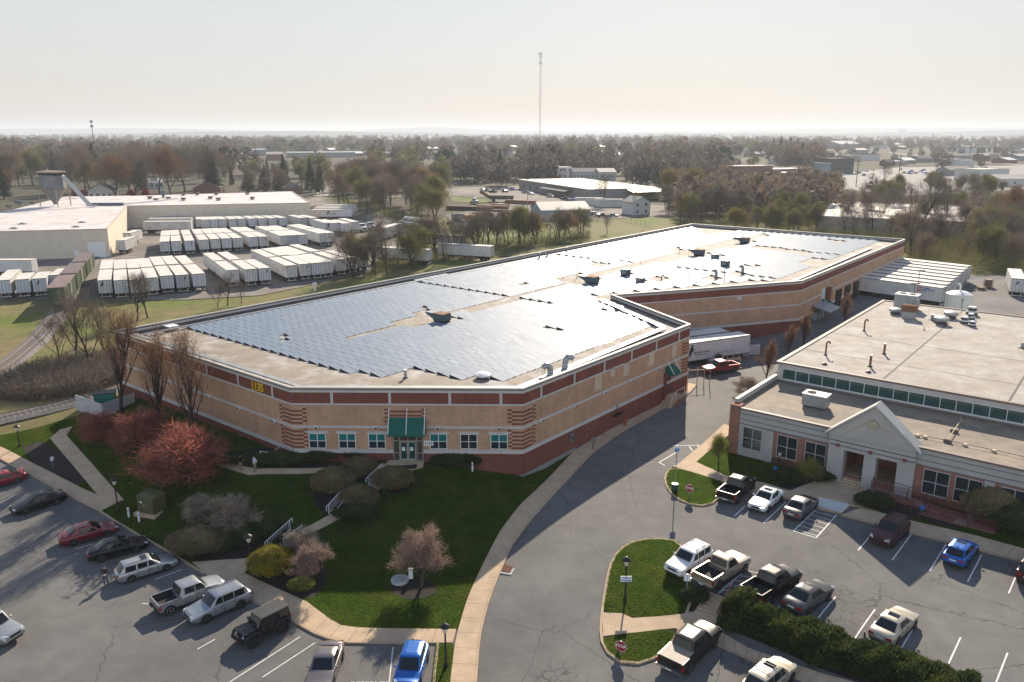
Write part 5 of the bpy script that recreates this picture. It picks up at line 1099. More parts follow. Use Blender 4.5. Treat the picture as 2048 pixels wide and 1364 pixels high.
car_at((808,1400),(838,1300),'parked_car','bright blue crossover with a ribbed roof at the bottom edge','car',p_blue,HATCH,H=1.62,L=4.3,belt=1.0,hood=1.0,nose=.85,wr=.36,antenna=True)
car_at((1493,972),(1452,1008),'pickup_truck','black pickup with an open bed nosed to the grass island','pickup truck',p_blk,PICK,L=5.4,W=1.9,gh=(1.3,.7,-.6,-.85),bed=(-.8,1.2,.74))
car_at((1509,1028),(1553,992),'parked_car','white sedan with a sunroof facing outward beside the black pickup','car',p_wht,SEDAN,sunroof=True,rim=c_rim)
car_at((1621,1007),(1580,1043),'parked_car','grey sedan beside the striped access aisle','car',p_gry,SEDAN,roofm=paint('paint_grey_roof', (.2,.19,.18), .5))
car_at((1757,1096),(1799,1060),'parked_suv','dark maroon sport utility facing outward below the ramp','suv',p_mar,SUV,rails=1)
car_at((1936,1096),(1902,1139),'parked_car','blue hatchback with a sunroof nosed to the kerb at the right','car',p_blue,HATCH,sunroof=True,antenna=True)
car_at((2088,1132),(2052,1176),'parked_suv','dark maroon car cut by the right edge of the photo','suv',p_mar,SUV)
car_at((1350,1155),(1404,1119),'parked_suv','white sport utility with a roof rack nosed into the grass island notch','suv',p_wht,SUV,rails=3,L=4.6,H=1.72)
car_at((1476,1132),(1409,1180),'pickup_truck','tan single cab pickup with an open bed beside the white sport utility','pickup truck',p_tan,PICK,L=5.6,gh=(1.05,.5,-.45,-.65),windows=((.72,-.35),),bed=(-.55,1.22,.75))
car_at((1575,1163),(1508,1209),'pickup_truck','black pickup with an empty bed behind the hedge end','pickup truck',p_blk,PICK)
car_at((1641,1188),(1588,1226),'parked_car','dark grey sedan between the black pickup and an empty stall','car',p_dgry,SEDAN,L=4.85)
car_at((1809,1243),(1762,1288),'parked_car','silver beige sedan with a sunroof alone behind the middle of the hedge','car',p_bei,SEDAN,sunroof=True)
car_at((1420,1270),(1338,1352),'pickup_truck','black brown crew cab pickup with a pale bed cover at the bottom edge','pickup truck',p_brn,PICK,L=5.9,cover=mat('tonneau', (.30,.25,.21), .6),gh=(1.4,.8,-1.05,-1.3),windows=((1.0,.15),(.08,-.95)),bed=(-1.2,1.22,.75))
car_at((1568,1342),(1506,1400),'parked_suv','beige crossover with a roof rack cut by the bottom edge','suv',p_bei,WAGON,H=1.6,rails=3,sunroof=True)
car_at((1403,750),(1476,740),'pickup_truck','wine red pickup with an open bed by the white fence','pickup truck',p_wine,PICK)
car_at((1418,733),(1478,726),'parked_van','silver minivan behind the wine red pickup','minivan',paint('paint_champagne',(.45,.40,.35),.5),SUV,H=1.78,L=5.1,hood=1.0,nose=.85,gh=(1.5,.75,-2.0,-2.35),windows=((1.0,.2),(.14,-.9),(-.98,-2.0)))

# black off-roader with a ribbed hard top
loc, rz = place((475,1298),(573,1247)); t = thing('off_roader', 'boxy black off roader with ribbed hard top and spare wheel near the lot corner', 'off-roader', loc, rz, 'cars parked in the near lots')
g = MB(); g.box(-1.95,.65,-.78,.78,.55,1.18).box(.65,1.75,-.66,.66,.62,1.14).box(.60,.72,-.74,.74,.6,1.16); 
g.add([(.7,-.68,1.14),(.7,.68,1.14),(1.75,.62,1.06),(1.75,-.62,1.06),(.7,-.68,1.17),(.7,.68,1.17),(1.75,.62,1.10),(1.75,-.62,1.10)], [(7,6,5,4),(0,1,2,3),(0,3,7,4),(2,1,5,6),(3,2,6,7)]); body = g.build('body', p_blk, t)
g = MB(); g.add([(.62,-.74,1.18),(.62,.74,1.18),(-1.95,.74,1.18),(-1.95,-.74,1.18),(.32,-.66,1.80),(.32,.66,1.80),(-1.86,.66,1.80),(-1.86,-.66,1.80)], [(0,4,7,3)[::-1],(1,2,6,5)[::-1],(0,1,5,4),(2,3,7,6)]); g.build('cab', p_blk, t)
g = MB(); g.box(-1.92,.38,-.72,.72,1.80,1.88)
for k in range(6): g.box(-1.85,.30,-.6+k*.23,-.51+k*.23,1.88,1.90)
g.build('hard_top', mat('hardtop', (.055,.058,.06), .55), t)
def jp(a,b,c,d,nm): g = MB(); g.quad(a,b,c,d); g.build(nm, c_glass, t)
jp((.625,-.64,1.22),(.625,.64,1.22),(.345,.58,1.76),(.345,-.58,1.76),'windshield'); jp((-1.96,.6,1.24),(-1.96,-.6,1.24),(-1.875,-.56,1.74),(-1.875,.56,1.74),'rear_window')
for s in (1,-1):
    for x0,x1 in ((.44,-.22),(-.3,-.98),(-1.06,-1.82)):
        q = [(x0,s*.748,1.24),(x1,s*.748,1.24),(x1,s*.675,1.74),(min(x0,.28),s*.675,1.74)]
        jp(*(q if s > 0 else q[::-1]),'side_window')
    for x in (1.22,-1.22):
        g = MB(); g.tube([(x-.62,s*.82,.62),(x-.48,s*.82,.92),(x-.3,s*.82,1.02),(x+.3,s*.82,1.02),(x+.5,s*.82,.92),(x+.62,s*.82,.66)], .115, 6); g.build('fender_flare', c_trim, t)
        add_wheel(t, x, s*.80, .46, .30, c_rimd)
    g = MB(); g.lathe(1.76,s*.44,[(.01,0),(.11,0)],12); 
    g = MB(); g.tube([(1.70,s*.46,.92),(1.80,s*.46,.92)], .11, 12); g.build('headlight', c_head, t)
    g = MB(); g.box(.35,.52,s*.98-.1,s*.98+.1,1.16,1.36); g.build('mirror', c_trim, t)
    g = MB(); g.box(-2.02,-1.94,s*.70-.07,s*.70+.07,.9,1.12); g.build('taillight', c_tail, t)
g = MB()
for k in range(7): g.box(1.75,1.775,-.30+k*.085,-.25+k*.085,.72,1.02)
g.build('grille', c_trim, t); g = MB(); g.box(1.85,2.05,-.72,.72,.58,.76).tube([(2.0,-.35,.76),(2.02,-.3,1.0),(2.02,.3,1.0),(2.0,.35,.76)], .035, 6); g.build('bumper', c_trim, t)
g = MB(); g.box(2.051,2.07,-.1,.1,.6,.72); g.build('tow_hook', c_tail, t)
g = MB(); g.lathe(0,0,[(.28,-.12),(.42,-.12),(.44,0),(.42,.12),(.28,.12)],18); g.xf(Matrix.Translation((-2.12,.05,1.1)) @ Matrix.Rotation(PI/2,4,'Y')); g.build('spare_wheel', c_tyre, t, 40)
g = MB(); g.box(-1.6,1.6,-.5,.5,.42,.62); g.build('chassis', c_trim, t)

# ------------------------------------------------------------------ trailers
t_white = mat('trailer_white', (.60,.59,.57), .55, 0, .14, 1.1, col2=(.50,.475,.44), scale2=.35, amt2=.58); t_dirty = mat('trailer_dirty', (.50,.47,.43), .65, 0, .18, .5, col2=(.58,.56,.53), scale2=.4); t_grey = mat('trailer_grey', (.42,.43,.44), .5, .2, .12, .5); t_roof = mat('trailer_roof', (.60,.56,.51), .7, 0, .22, .6); t_und = mat('trailer_under', (.05,.04,.035), .85); t_door = mat('trailer_door', (.55,.57,.60), .5, .1, .12, .8); t_red = mat('rail_red', (.28,.05,.04), .6)
m_logo = mat('logo_black', (.012,.012,.014), .6); m_logor = mat('logo_red', (.55,.03,.04), .6); m_logob = mat('logo_blue', (.05,.10,.38), .6)
def trailer_mb(L):
    W, z0, z1 = 2.6, 1.12, 4.05; parts = {}
    b = MB(); b.box(0,L,-W/2,W/2,z0,z1-.05,0)
    for s in (1,-1):
        for k in range(int(L/1.22)): x = .6 + k*1.22; b.box(x,x+.05,min(s*W/2,s*(W/2+.012)),max(s*W/2,s*(W/2+.012)),z0+.15,z1-.12,0)
        b.box(-.01,L+.01,min(s*W/2,s*(W/2+.022)),max(s*W/2,s*(W/2+.022)),z0,z0+.13,1); b.box(-.01,L+.01,min(s*W/2,s*(W/2+.022)),max(s*W/2,s*(W/2+.022)),z1-.14,z1-.03,1)
    parts['body'] = (b, ['A', t_und])
    r = MB(); r.box(-.005,L+.005,-W/2-.01,W/2+.01,z1-.05,z1); parts['roof'] = (r, [t_roof])
    d = MB()
    for s in (1,-1): d.box(-.05,0,min(s*.02,s*1.22),max(s*.02,s*1.22),z0+.12,z1-.14,0)
    for y in (-.85,-.35,.35,.85): d.box(-.085,-.05,y-.025,y+.025,z0+.1,z1-.14,1)
    d.box(-.06,0,-1.3,1.3,z1-.14,z1-.02,1).box(-.06,0,-1.3,1.3,z0-.02,z0+.12,1).box(-.06,0,-1.3,-1.22,z0,z1,0).box(-.06,0,1.22,1.3,z0,z1,0); parts['rear_doors'] = (d, ['D', t_und])
    u = MB(); u.box(.3,L-.4,-.5,.5,.85,z0).box(.9,4.2,-1.0,1.0,.72,.95); parts['chassis'] = (u, [t_und])
    bp = MB(); bp.box(-.02,.1,-1.15,1.15,.42,.55).box(0,.08,-.8,-.7,.55,z0).box(0,.08,.7,.8,.55,z0); parts['rear_guard'] = (bp, [t_white])
    lg = MB()
    for s in (1,-1): lg.box(L-3.4,L-3.22,s*.85-.08,s*.85+.08,.06,z0).box(L-3.5,L-3.1,s*.85-.15,s*.85+.15,0,.07)
    lg.box(L-3.36,L-3.28,-.85,.85,.45,.55); parts['landing_gear'] = (lg, [t_und])
    return parts
TR = {}
w_t = MB(); w_t.lathey((0,0,0), [(.3,-.28),(.48,-.28),(.51,-.2),(.51,.2),(.48,.28),(.3,.28)], 14); TWM = w_t.mesh('wheel', t_und, 40)
def trailer_proto(kind, L):
    key = (kind, L)
    if key in TR: return TR[key]
    A = {'w': t_white, 'd': t_dirty, 'g': t_grey}[kind]; D = {'w': t_white, 'd': t_door, 'g': t_grey}[kind]
    TR[key] = [(n, mb.mesh(n, [A if m == 'A' else D if m == 'D' else m for m in ms])) for n, (mb, ms) in trailer_mb(L).items()]; return TR[key]
def trailer(label, rear, ang, L=14.6, kind='w', z=None, group='white box trailers parked in the yard', name='box_trailer'):
    t = thing(name, label, 'trailer', (rear[0], rear[1], (g1(rear[0], rear[1]) + .12) if z is None else z), ang, group)
    for n, me in trailer_proto(kind, L): o = bpy.data.objects.new(n, me); COL.objects.link(o); setparent(o, t)
    for x in (1.6, 2.85):
        for s in (1,-1): o = bpy.data.objects.new('wheel', TWM); COL.objects.link(o); setparent(o, t); o.location = (x, s*.95, .51)
    return t
HORSE = [(0,0),(.06,.28),(.16,.42),(.18,.62),(.30,.80),(.40,.98),(.44,1.22),(.50,1.45),(.62,1.66),(.74,1.80),(.80,1.95),(.90,1.86),(1.05,1.78),(1.14,1.66),(1.10,1.58),(.96,1.60),(.90,1.50),(.90,1.38),(1.02,1.30),(1.16,1.36),(1.28,1.22),(1.24,1.08),(1.16,1.10),(1.16,1.22),(1.02,1.16),(1.0,1.04),(1.16,.98),(1.14,.82),(1.04,.84),(1.04,.94),(.90,.92),(.82,.76),(.70,.62),(.74,.44),(.60,.26),(.62,.04),(.72,0),(.54,-.04),(.50,.24),(.52,.40),(.40,.42),(.34,.26),(.22,.10),(.28,0),(.12,0),(.16,.16),(.10,.2)]
def horse_logo(parent, x, y, z, s, side, txt=True, txtm=None):
    "rearing horse and lettering on the trailer side (side=-1: the -y side; 0: the rear doors)"
    g = MB(); n = len(HORSE); pts = [(px*s, pz*s) for px, pz in HORSE]
    if side == 0: v = [(x, y - px, z + pz) for px, pz in pts]; dv = (-.012,0,0)
    elif side < 0: v = [(x + px, y, z + pz) for px, pz in pts]; dv = (0,-.012,0)
    else: v = [(x - px, y, z + pz) for px, pz in pts]; dv = (0,.012,0)
    g.add([np.add(q, dv) for q in v], [tuple(range(n))]); g.build('horse_emblem', m_logo, parent)
    if txt and side:
        dx = 1 if side < 0 else -1; rot = (PI/2,0,0 if side < 0 else PI)
        text('BLACK HORSE', s*.36, 'lettering', m_logo, .004, parent, (x + dx*s*2.55, y + side*.016, z + s*.62), rot, .012, xs=1.15); text('CARRIERS, INC.', s*.2, 'lettering', m_logo, .004, parent, (x + dx*s*2.5, y + side*.016, z + s*.28), rot, .004, xs=1.5)
ORD = ['first','second','third','fourth','fifth','sixth','seventh','eighth','ninth','tenth','eleventh','twelfth','thirteenth','fourteenth','fifteenth','sixteenth','seventeenth','eighteenth']
# angle of the trailers in the yard from roof edges seen in the photo
def tang(a, b, z=4.05): d = P(*b, z) - P(*a, z); return math.atan2(d[1], d[0])
aL = tang((197,562),(202,537)); aM = tang((573.8,531.8),(532.8,514)); 
kinds = 'wdwwdgdwwdwwdww'
def trow(rowname, pts, a0, a1, L=14.6, zb=1.12, ks=kinds, seedk=0):
    out = []
    for k, p in enumerate(pts):
        q = P(*p, zb + .3); a = a0 + (a1 - a0) * k / max(1, len(pts) - 1)
        out.append(trailer(f'white box trailer, {ORD[k]} from the left in the {rowname}', q, a, L, ks[(k + seedk) % len(ks)]))
    return out
rA = [(212,585.6),(244,585.6),(275.8,584.6),(305.6,580.5),(336,576),(367,574.3),(400,572),(467,564),(503.5,562),(531,560),(583.6,554.3),(611,551),(635,549),(656,546.5),(683,541.5),(706,538),(728,534)]
A_ = trow('front row beside the grass strip', rA, aL, aM + .06, 14.6)
RU = np.array([math.cos(aM), math.sin(aM)])
def behind(tr, d, lat=0):
    x, y = tr.location[0], tr.location[1]; a = tr.rotation_euler[2]; return np.array([x + math.cos(a)*d - math.sin(a)*lat, y + math.sin(a)*d + math.cos(a)*lat]), a
k = 0
for i in (0,1,2,3,4,5,6,7,8,9,10,11,12,13,14):
    if i == 9: continue
    q, a = behind(A_[i], 15.7 + (i % 3)*.4); trailer(f'white box trailer, {ORD[k]} from the left in the second row behind the front row', q, a, 14.6 if i < 12 else 16.0, kinds[(i+4) % 15]); k += 1
rC = [(331,502.5),(354,501.5),(381,500.5),(409,498.6),(432,496.7),(454.7,495.7),(477,494.7),(508,492.8),(529,491.8),(570,489.8),(588.5,488.9),(607,487.9),(647,485),(662.7,484)]
C_ = trow('third row, across the lane', rC, aL - .05, aM + .05, 13.7, ks='wwdwwwwdwwgww')
k = 0
for i in range(14):
    q, a = behind(C_[i], 14.6 + (i % 2)*.5); trailer(f'white box trailer, {ORD[k]} from the left in the fourth row behind the third', q, a, 13.7, kinds[(i+2) % 15]); k += 1
k = 0; E_ = []
for p in [(331,437+9),(350,437+8),(371,446),(402,452),(413,453),(430,452.5),(447,452),(467,451.5),(485,451),(507,450.5),(527,450),(548,449.5),(568,449),(608,449),(630,449)]:
    if k < 15: E_.append(trailer(f'white box trailer, {ORD[k]} from the left in the back row along the factory', P(p[0], p[1]+7, .5), aL - .12 + (aM - aL + .2)*k/14, 12.2, kinds[(k+7) % 15])); k += 1
rF = [(657,462),(671,462.5),(694,463.5),(711,460)]
F_ = [trailer(lab, P(*p, 1.4), aM - .02, 13.0, 'w') for p, lab in zip(rF, ['white box trailer with a small horse emblem, left of the parked tractors','white box trailer behind the leftmost parked tractor','white box trailer behind the middle parked tractor','white box trailer behind the rightmost parked tractor'])]
horse_logo(F_[0], -.1, .5, 2.2, .75, 0); horse_logo(A_[0], -.1, .9, 2.6, .62, 0)
for tr_ in (A_[5], A_[9], A_[11], C_[2], C_[8]): horse_logo(tr_, -.1, -.2, 2.9, .38, 0)
rG = [(10,586.6),(48,584.6),(82,582.5),(112,575)]
for k, p in enumerate(rG):
    tr = trailer(f'white box trailer, {ORD[k]} from the left in the row left of the boxcars', P(*p, 1.4), aL + R(-2 + (k == 3)*-7), 9.0 if k else 14.6, 'd')
    if k == 2: horse_logo(tr, -.1, .6, 2.7, .5, 0)
trailer('white box trailer lying crosswise behind the short row at the left edge', P(-30,548,.6), R(2), 12.2, 'w')
trailer('white box trailer backed against the factory dock, nearer the corner', P(243,500,1.4), R(94), 8.5, 'd'); trailer('white box trailer backed against the factory dock, farther from the corner', P(256,484,1.4), R(94), 8.5, 'd')
trailer('long pale trailer standing along the beige factory wall', P(290,460,1.2), R(5), 16.0, 'd'); trailer('second long trailer along the beige factory wall, behind the first', P(300,453,1.2), R(5), 15.0, 'd')
for k in range(4):
    p = P(624 + k*5, 434 - k*3.6, 1.2); tr = trailer(f'white trailer, {ORD[k]} from the front, in the trailers right of the factory', p, aM - R(105) + PI/2 + R(-42) if False else R(4), 16.0, 'w')
    if k == 0: horse_logo(tr, 6.0, -1.30, 1.9, .95, -1)
# trailers by the warehouse notch and at the docks
q = P(1486, 702, .75); an2 = math.atan2(*(P(1380.5,673.5,3.65) - P(1485,659.3,3.65))[::-1]); tr = trailer('white trailer with rearing horse emblem and black lettering by the white fence', q, an2, 14.6, 'w', z=-.38, group='trailers at the brick warehouse'); horse_logo(tr, 12.0, 1.3, 1.75, 1.05, 1)
q, _a = behind(tr, 1.2, -3.4); trailer('second white trailer behind the one with the horse emblem', q, an2, 14.6, 'd', z=-.38, group='trailers at the brick warehouse')
d0, d1 = P(1884, 612, 1.3), P(1934, 565, 1.3); an = math.atan2(*(P(1704,570,4.05) - P(1880,595,4.05))[::-1])
for k in range(8):
    p = d0 + (d1 - d0)*k/7; tr = trailer(f'white trailer at the warehouse docks, {ORD[k]} from the office side', p, an, 16.0 + (k > 4)*.6, 'w', z=1.0, group='trailers at the brick warehouse')
    if k == 0:
        g = MB(); g.box(3.6,4.5,1.3,1.325,2.85,3.75); g.build('red_emblem', m_logor, tr); text('N', .95, 'emblem_letter', t_white, .003, tr, (4.05,1.332,3.3), (PI/2,0,PI), .03)
        g = MB(); rr_ = random.Random(5)
        for nch, z in ((8,3.55),(13,3.28),(4,3.0)):
            for c in range(nch): x = 3.4 - c*.17; h = rr_.choice((.2,.16,.2)); g.box(x-.12,x,1.3,1.325,z-.1,z-.1+h)
        g.build('lettering', m_logob, tr)
tr = trailer('white trailer with a small black emblem on its doors, alone at the right edge', P(2032,592,1.3), R(62), 14.0, 'w', z=.9, group='trailers at the brick warehouse'); horse_logo(tr, -.1, .35, 2.7, .45, 0)

# ------------------------------------------------------------------ green boxcars
g_green = mat('boxcar_green', (.055,.105,.07), .75, 0, .25, .7, col2=(.085,.09,.06), scale2=.5); g_yel = mat('boxcar_olive', (.17,.15,.055), .8, 0, .3, .8, col2=(.10,.10,.05), scale2=.4, amt2=.5); g_roof = mat('boxcar_roof', (.22,.17,.165), .75, .1, .25, .6)
def boxcar(label, p0, p1, roofm, sidem):
    a = math.atan2(*(p1 - p0)[::-1]); L = 15.2; z = g1(*p0) + .5
    t = thing('boxcar', label, 'freight car', (p0[0], p0[1], z), a, 'green boxcars on the siding')
    b = MB(); b.box(0,L,-1.5,1.5,.95,4.35,0)
    for s in (1,-1):
        for k in range(12):
            if 4 < k < 7: continue
            x = .6 + k*1.27; b.box(x,x+.12,min(s*1.5,s*1.56),max(s*1.5,s*1.56),1.0,4.3,1)
    for k in range(9): z_ = 1.15 + k*.36; b.box(-.06,0,-1.45,1.45,z_,z_+.16,0)
    b.build('body', [g_green, sidem], t)
    r_ = MB(); r_.box(-.1,L+.1,-1.6,1.6,4.35,4.45)
    for k in range(11): r_.box(.5+k*1.4,.62+k*1.4,-1.6,1.6,4.45,4.5)
    r_.build('roof', roofm, t)
    for s in (1,-1):
        d = MB(); d.box(6.3,9.0,min(s*1.5,s*1.6),max(s*1.5,s*1.6),1.1,4.1,0); do = d.build('door', sidem, t)
        d = MB()
        for x in (6.5,7.4,8.2): d.box(x,x+.12,min(s*1.6,s*1.64),max(s*1.6,s*1.64),1.2,4.0)
        d.build('lock_bars', t_white, do)
    d = MB(); d.box(.2,L-.2,-1.2,1.2,.75,.95).box(-.7,.2,-.15,.15,.6,.85).box(L-.2,L+.7,-.15,.15,.6,.85); d.build('underframe', t_und, t)
    for x in (2.2,12.9):
        d = MB()
        for dx in (-.85,.85): d.tube([(x+dx,-.9,.42),(x+dx,.9,.42)], .42, 12)
        for s in (1,-1): d.box(x-1.2,x+1.2,s*.95-.1,s*.95+.1,.35,.65)
        d.build('bogie', t_und, t)
    d = MB()
    for y in (.9,1.25): d.tube([(-.12,y,1.0),(-.12,y,4.3)], .025, 5)
    for k in range(8): d.tube([(-.12,.9,1.2+k*.4),(-.12,1.25,1.2+k*.4)], .02, 4)
    d.build('ladder', t_und, t)
    return t
b0, b1 = P(117,618,.6), P(191,523,.6); db = (b1 - b0)/np.linalg.norm(b1 - b0)
boxcar('green boxcar with a rusty pinkish roof, nearest of three on the siding', b0, b1, mat('boxcar_roof_pink', (.27,.19,.18), .75, .1, .25, .6), g_green)
boxcar('green boxcar with a grey roof and olive doors, middle of three on the siding', b0 + db*17, b1 + db*17, g_roof, g_yel); boxcar('green boxcar with a grey roof, farthest of three, by the factory door', b0 + db*34, b1 + db*34, g_roof, g_yel)

# ------------------------------------------------------------------ road tractors in the yard
def tractor(label, p, a, day=False, sleeper=True, col=None):
    col = col or t_white; t = thing('road_tractor', label, 'truck', (p[0], p[1], g1(*p) + .12), a, 'white road tractors in the yard')
    g = MB(); loft(g, [[(x,-w,.75),(x,w,.75),(x,w,z),(x,w*.8,z+.08),(x,-w*.8,z+.08),(x,-w,z)] for x, w, z in ((1.2,.98,2.0),(2.0,.92,1.95),(2.9,.8,1.7),(3.2,.72,1.35))], 0); g.build('hood', col, t, 40)
    g = MB(); loft(g, [[(x,-w,.8),(x,w,.8),(x,w,z-.2),(x,w*.85,z),(x,-w*.85,z),(x,-w,z-.2)] for x, w, z in (((-.6 if not sleeper else -1.6),1.15,3.3 if sleeper else 2.9),(.2,1.15,3.4 if sleeper else 2.9),(.75,1.1,2.75),(1.25,1.02,2.0))], 0); g.build('cab', col, t, 40)
    g = MB(); g.quad((1.29,-.95,2.04),(1.29,.95,2.04),(.82,1.0,2.66),(.82,-1.0,2.66)); g.build('windshield', c_glass, t)
    for s in (1,-1):
        g = MB(); q = [(1.05,s*1.125,2.0),(.1,s*1.165,2.0),(.1,s*1.165,2.6),(.75,s*1.12,2.6)]; g.quad(*(q if s > 0 else q[::-1])); g.build('side_window', c_glass, t)
        g = MB(); g.box(2.7,3.15,s*.78-.14,s*.78+.14,1.0,1.3); g.build('headlight', c_head, t)
        g = MB(); g.box(1.1,1.2,s*1.35-.1,s*1.35+.1,1.8,2.4); g.build('mirror', c_trim, t)
        for x in (2.3,-2.4,-3.7): w = bpy.data.objects.new('wheel', TWM); COL.objects.link(w); setparent(w, t); w.location = (x, s*.95, .51)
        g = MB(); g.tube([(-.7,s*.9,.9),(.9,s*.9,.9)], .3, 10); g.build('fuel_tank', c_chrome, t)
    g = MB(); g.box(3.2,3.26,-.5,.5,.95,1.55); g.build('grille', c_trim, t); g = MB(); g.box(3.1,3.4,-1.1,1.1,.5,.8); g.build('bumper', c_chrome, t); g = MB(); g.box(-4.4,2.6,-.4,.4,.7,.95); g.build('chassis', t_und, t)
    return t
for p, lab in (((704,466),'white tractor with a hood, leftmost of three facing out under the trailers'),((724,464),'white tractor, middle of three facing out beside the trailers'),((741,461),'white tractor, rightmost of three facing out by the gravel')): tractor(lab, P(*p), R(-62), sleeper=False, col=mat('tractor_pale', (.45,.52,.55), .4))
for k, p in enumerate([(812,452),(822,453.5),(832,455),(841,456)]): tractor(f'white sleeper tractor, {ORD[k]} from the left in the group of four by the tree belt', P(*p), R(205))
# far cars, one body and its glass
def far_car_proto(kind):
    g = MB()
    if kind == 'pickup': loft(g, [[(x,-.9,.3),(x,.9,.3),(x,.9,z),(x,-.9,z)] for x, z in ((-2.6,1.1),(-.8,1.1),(-.75,1.1),(1.2,1.1),(2.5,1.0),(2.6,.7))])
    else: loft(g, [[(x,-.88,.3),(x,.88,.3),(x,.88,z-.08),(x,.7,z),(x,-.7,z),(x,-.88,z-.08)] for x, z in ((-2.2,.75),(-2.1,.95),(-1.5,1.0),(1.0,.98),(2.0,.85),(2.2,.6))])
    r = dict(car=(1.0,.2,-.9,-1.6,1.42), suv=(1.0,.4,-1.8,-2.05,1.72), pickup=(1.2,.6,-.4,-.7,1.8))[kind]
    loft(g, [[(x,y,z) for x,y in ((r[a],w),(r[b],w),(r[b],-w),(r[a],-w))] for a,b,w,z in ((0,3,.80,1.0),(1,2,.64,r[4]))]) 
    w = MB(); z0, z1 = 1.05, r[4]-.1
    f = lambda a, b, t: r[a]*(1-t) + r[b]*t
    for s in (1,-1): q = [(f(0,1,.12)-.08,s*.79,z0),(f(3,2,.12)+.08,s*.79,z0),(f(3,2,.85)+.08,s*.68,z1),(f(0,1,.85)-.08,s*.68,z1)]; w.quad(*(q if s > 0 else q[::-1]))
    w.quad((r[0]-.04,-.7,z0),(r[0]-.04,.7,z0),(r[1]+.06,.58,z1),(r[1]+.06,-.58,z1)).quad((r[3]+.02,.7,z0),(r[3]+.02,-.7,z0),(r[2]-.05,-.58,z1),(r[2]-.05,.58,z1))
    wh_ = MB()
    for x in (1.35,-1.35):
        for s in (1,-1): wh_.tube([(x,s*.72,.33),(x,s*.92,.33)], .33, 10)
    return g, w, wh_
FCP = {}
def far_car(label, p, a, kind, pm, group):
    key = (kind, pm.name)
    if key not in FCP:
        if kind not in FCP: FCP[kind] = far_car_proto(kind)
        g, w, h = FCP[kind]; FCP[key] = (g.mesh('body', pm, 30), w.mesh('windows', c_glass), h.mesh('wheels', c_tyre))
    t = thing('far_car', label, 'car', (p[0], p[1], g1(*p) + .14), a, group)
    for n, me in zip(('body','windows','wheels'), FCP[key]): o = bpy.data.objects.new(n, me); COL.objects.link(o); setparent(o, t)
# ================================================================== plants
w_bark = mat('bark_grey', (.085,.07,.06), .95, 0, .25, 1.5, .1); w_bark2 = mat('bark_dark', (.045,.036,.032), .95, 0, .25, 1.5, .1)
def leafmat(name, c1, c2, trans=.25):
    m = mat(name, c1, .85, 0, .3, .9, .1, col2=c2, scale2=.55, amt2=.5)
    b = pbsdf(m); b.inputs['Subsurface Weight'].default_value = 0
    nt = m.node_tree; L = nt.links; out = [n for n in nt.nodes if n.type == 'OUTPUT_MATERIAL'][0]
    if trans:
        tr = nd(nt, 'ShaderNodeBsdfTranslucent'); mx = nd(nt, 'ShaderNodeMixShader'); mx.inputs[0].default_value = trans
        L.new(b.inputs['Base Color'].links[0].from_socket, tr.inputs['Color']); L.new(b.outputs[0], mx.inputs[1]); L.new(tr.outputs[0], mx.inputs[2]); L.new(mx.outputs[0], out.inputs['Surface'])
    return m
l_brown = leafmat('twigs_brown', (.19,.142,.105), (.235,.18,.13), .2); l_grey = leafmat('twigs_grey', (.15,.122,.098), (.175,.145,.115), .2); l_rust = leafmat('twigs_rust', (.19,.105,.055), (.23,.14,.075), .2)
l_gold = leafmat('buds_gold', (.25,.185,.05), (.20,.165,.055)); l_olive = leafmat('buds_olive', (.17,.165,.06), (.21,.19,.08)); l_tan = leafmat('buds_tan', (.30,.21,.12), (.24,.17,.10)); l_ever = leafmat('needles', (.022,.035,.02), (.03,.045,.024), .1); l_ever2 = leafmat('needles_blue', (.025,.036,.028), (.04,.05,.035), .1)
l_red = leafmat('buds_red', (.26,.065,.045), (.30,.10,.065), .3); l_redbush = leafmat('red_maple_twigs', (.40,.145,.10), (.28,.105,.08), .35); l_pink = leafmat('buds_pink', (.34,.235,.185), (.28,.205,.165), .3); l_pale = leafmat('twigs_pale', (.36,.29,.22), (.27,.22,.17), .2); l_white = leafmat('blossom_white', (.5,.45,.42), (.4,.36,.34)); l_redb = leafmat('blossom_red', (.42,.09,.09), (.34,.07,.08))
l_bushbr = leafmat('clipped_twigs', (.20,.145,.085), (.14,.125,.06), .2); l_hedge = leafmat('hedge_leaves', (.085,.105,.03), (.05,.07,.024), .3); l_forsy = leafmat('forsythia', (.30,.24,.025), (.19,.16,.03), .3); l_dkgr = leafmat('evergreen_leaves', (.045,.062,.026), (.06,.075,.03), .15); l_orange = leafmat('buds_orange', (.28,.155,.09), (.20,.125,.085), .3); l_buds = leafmat('young_green', (.22,.22,.05), (.16,.16,.05), .3)
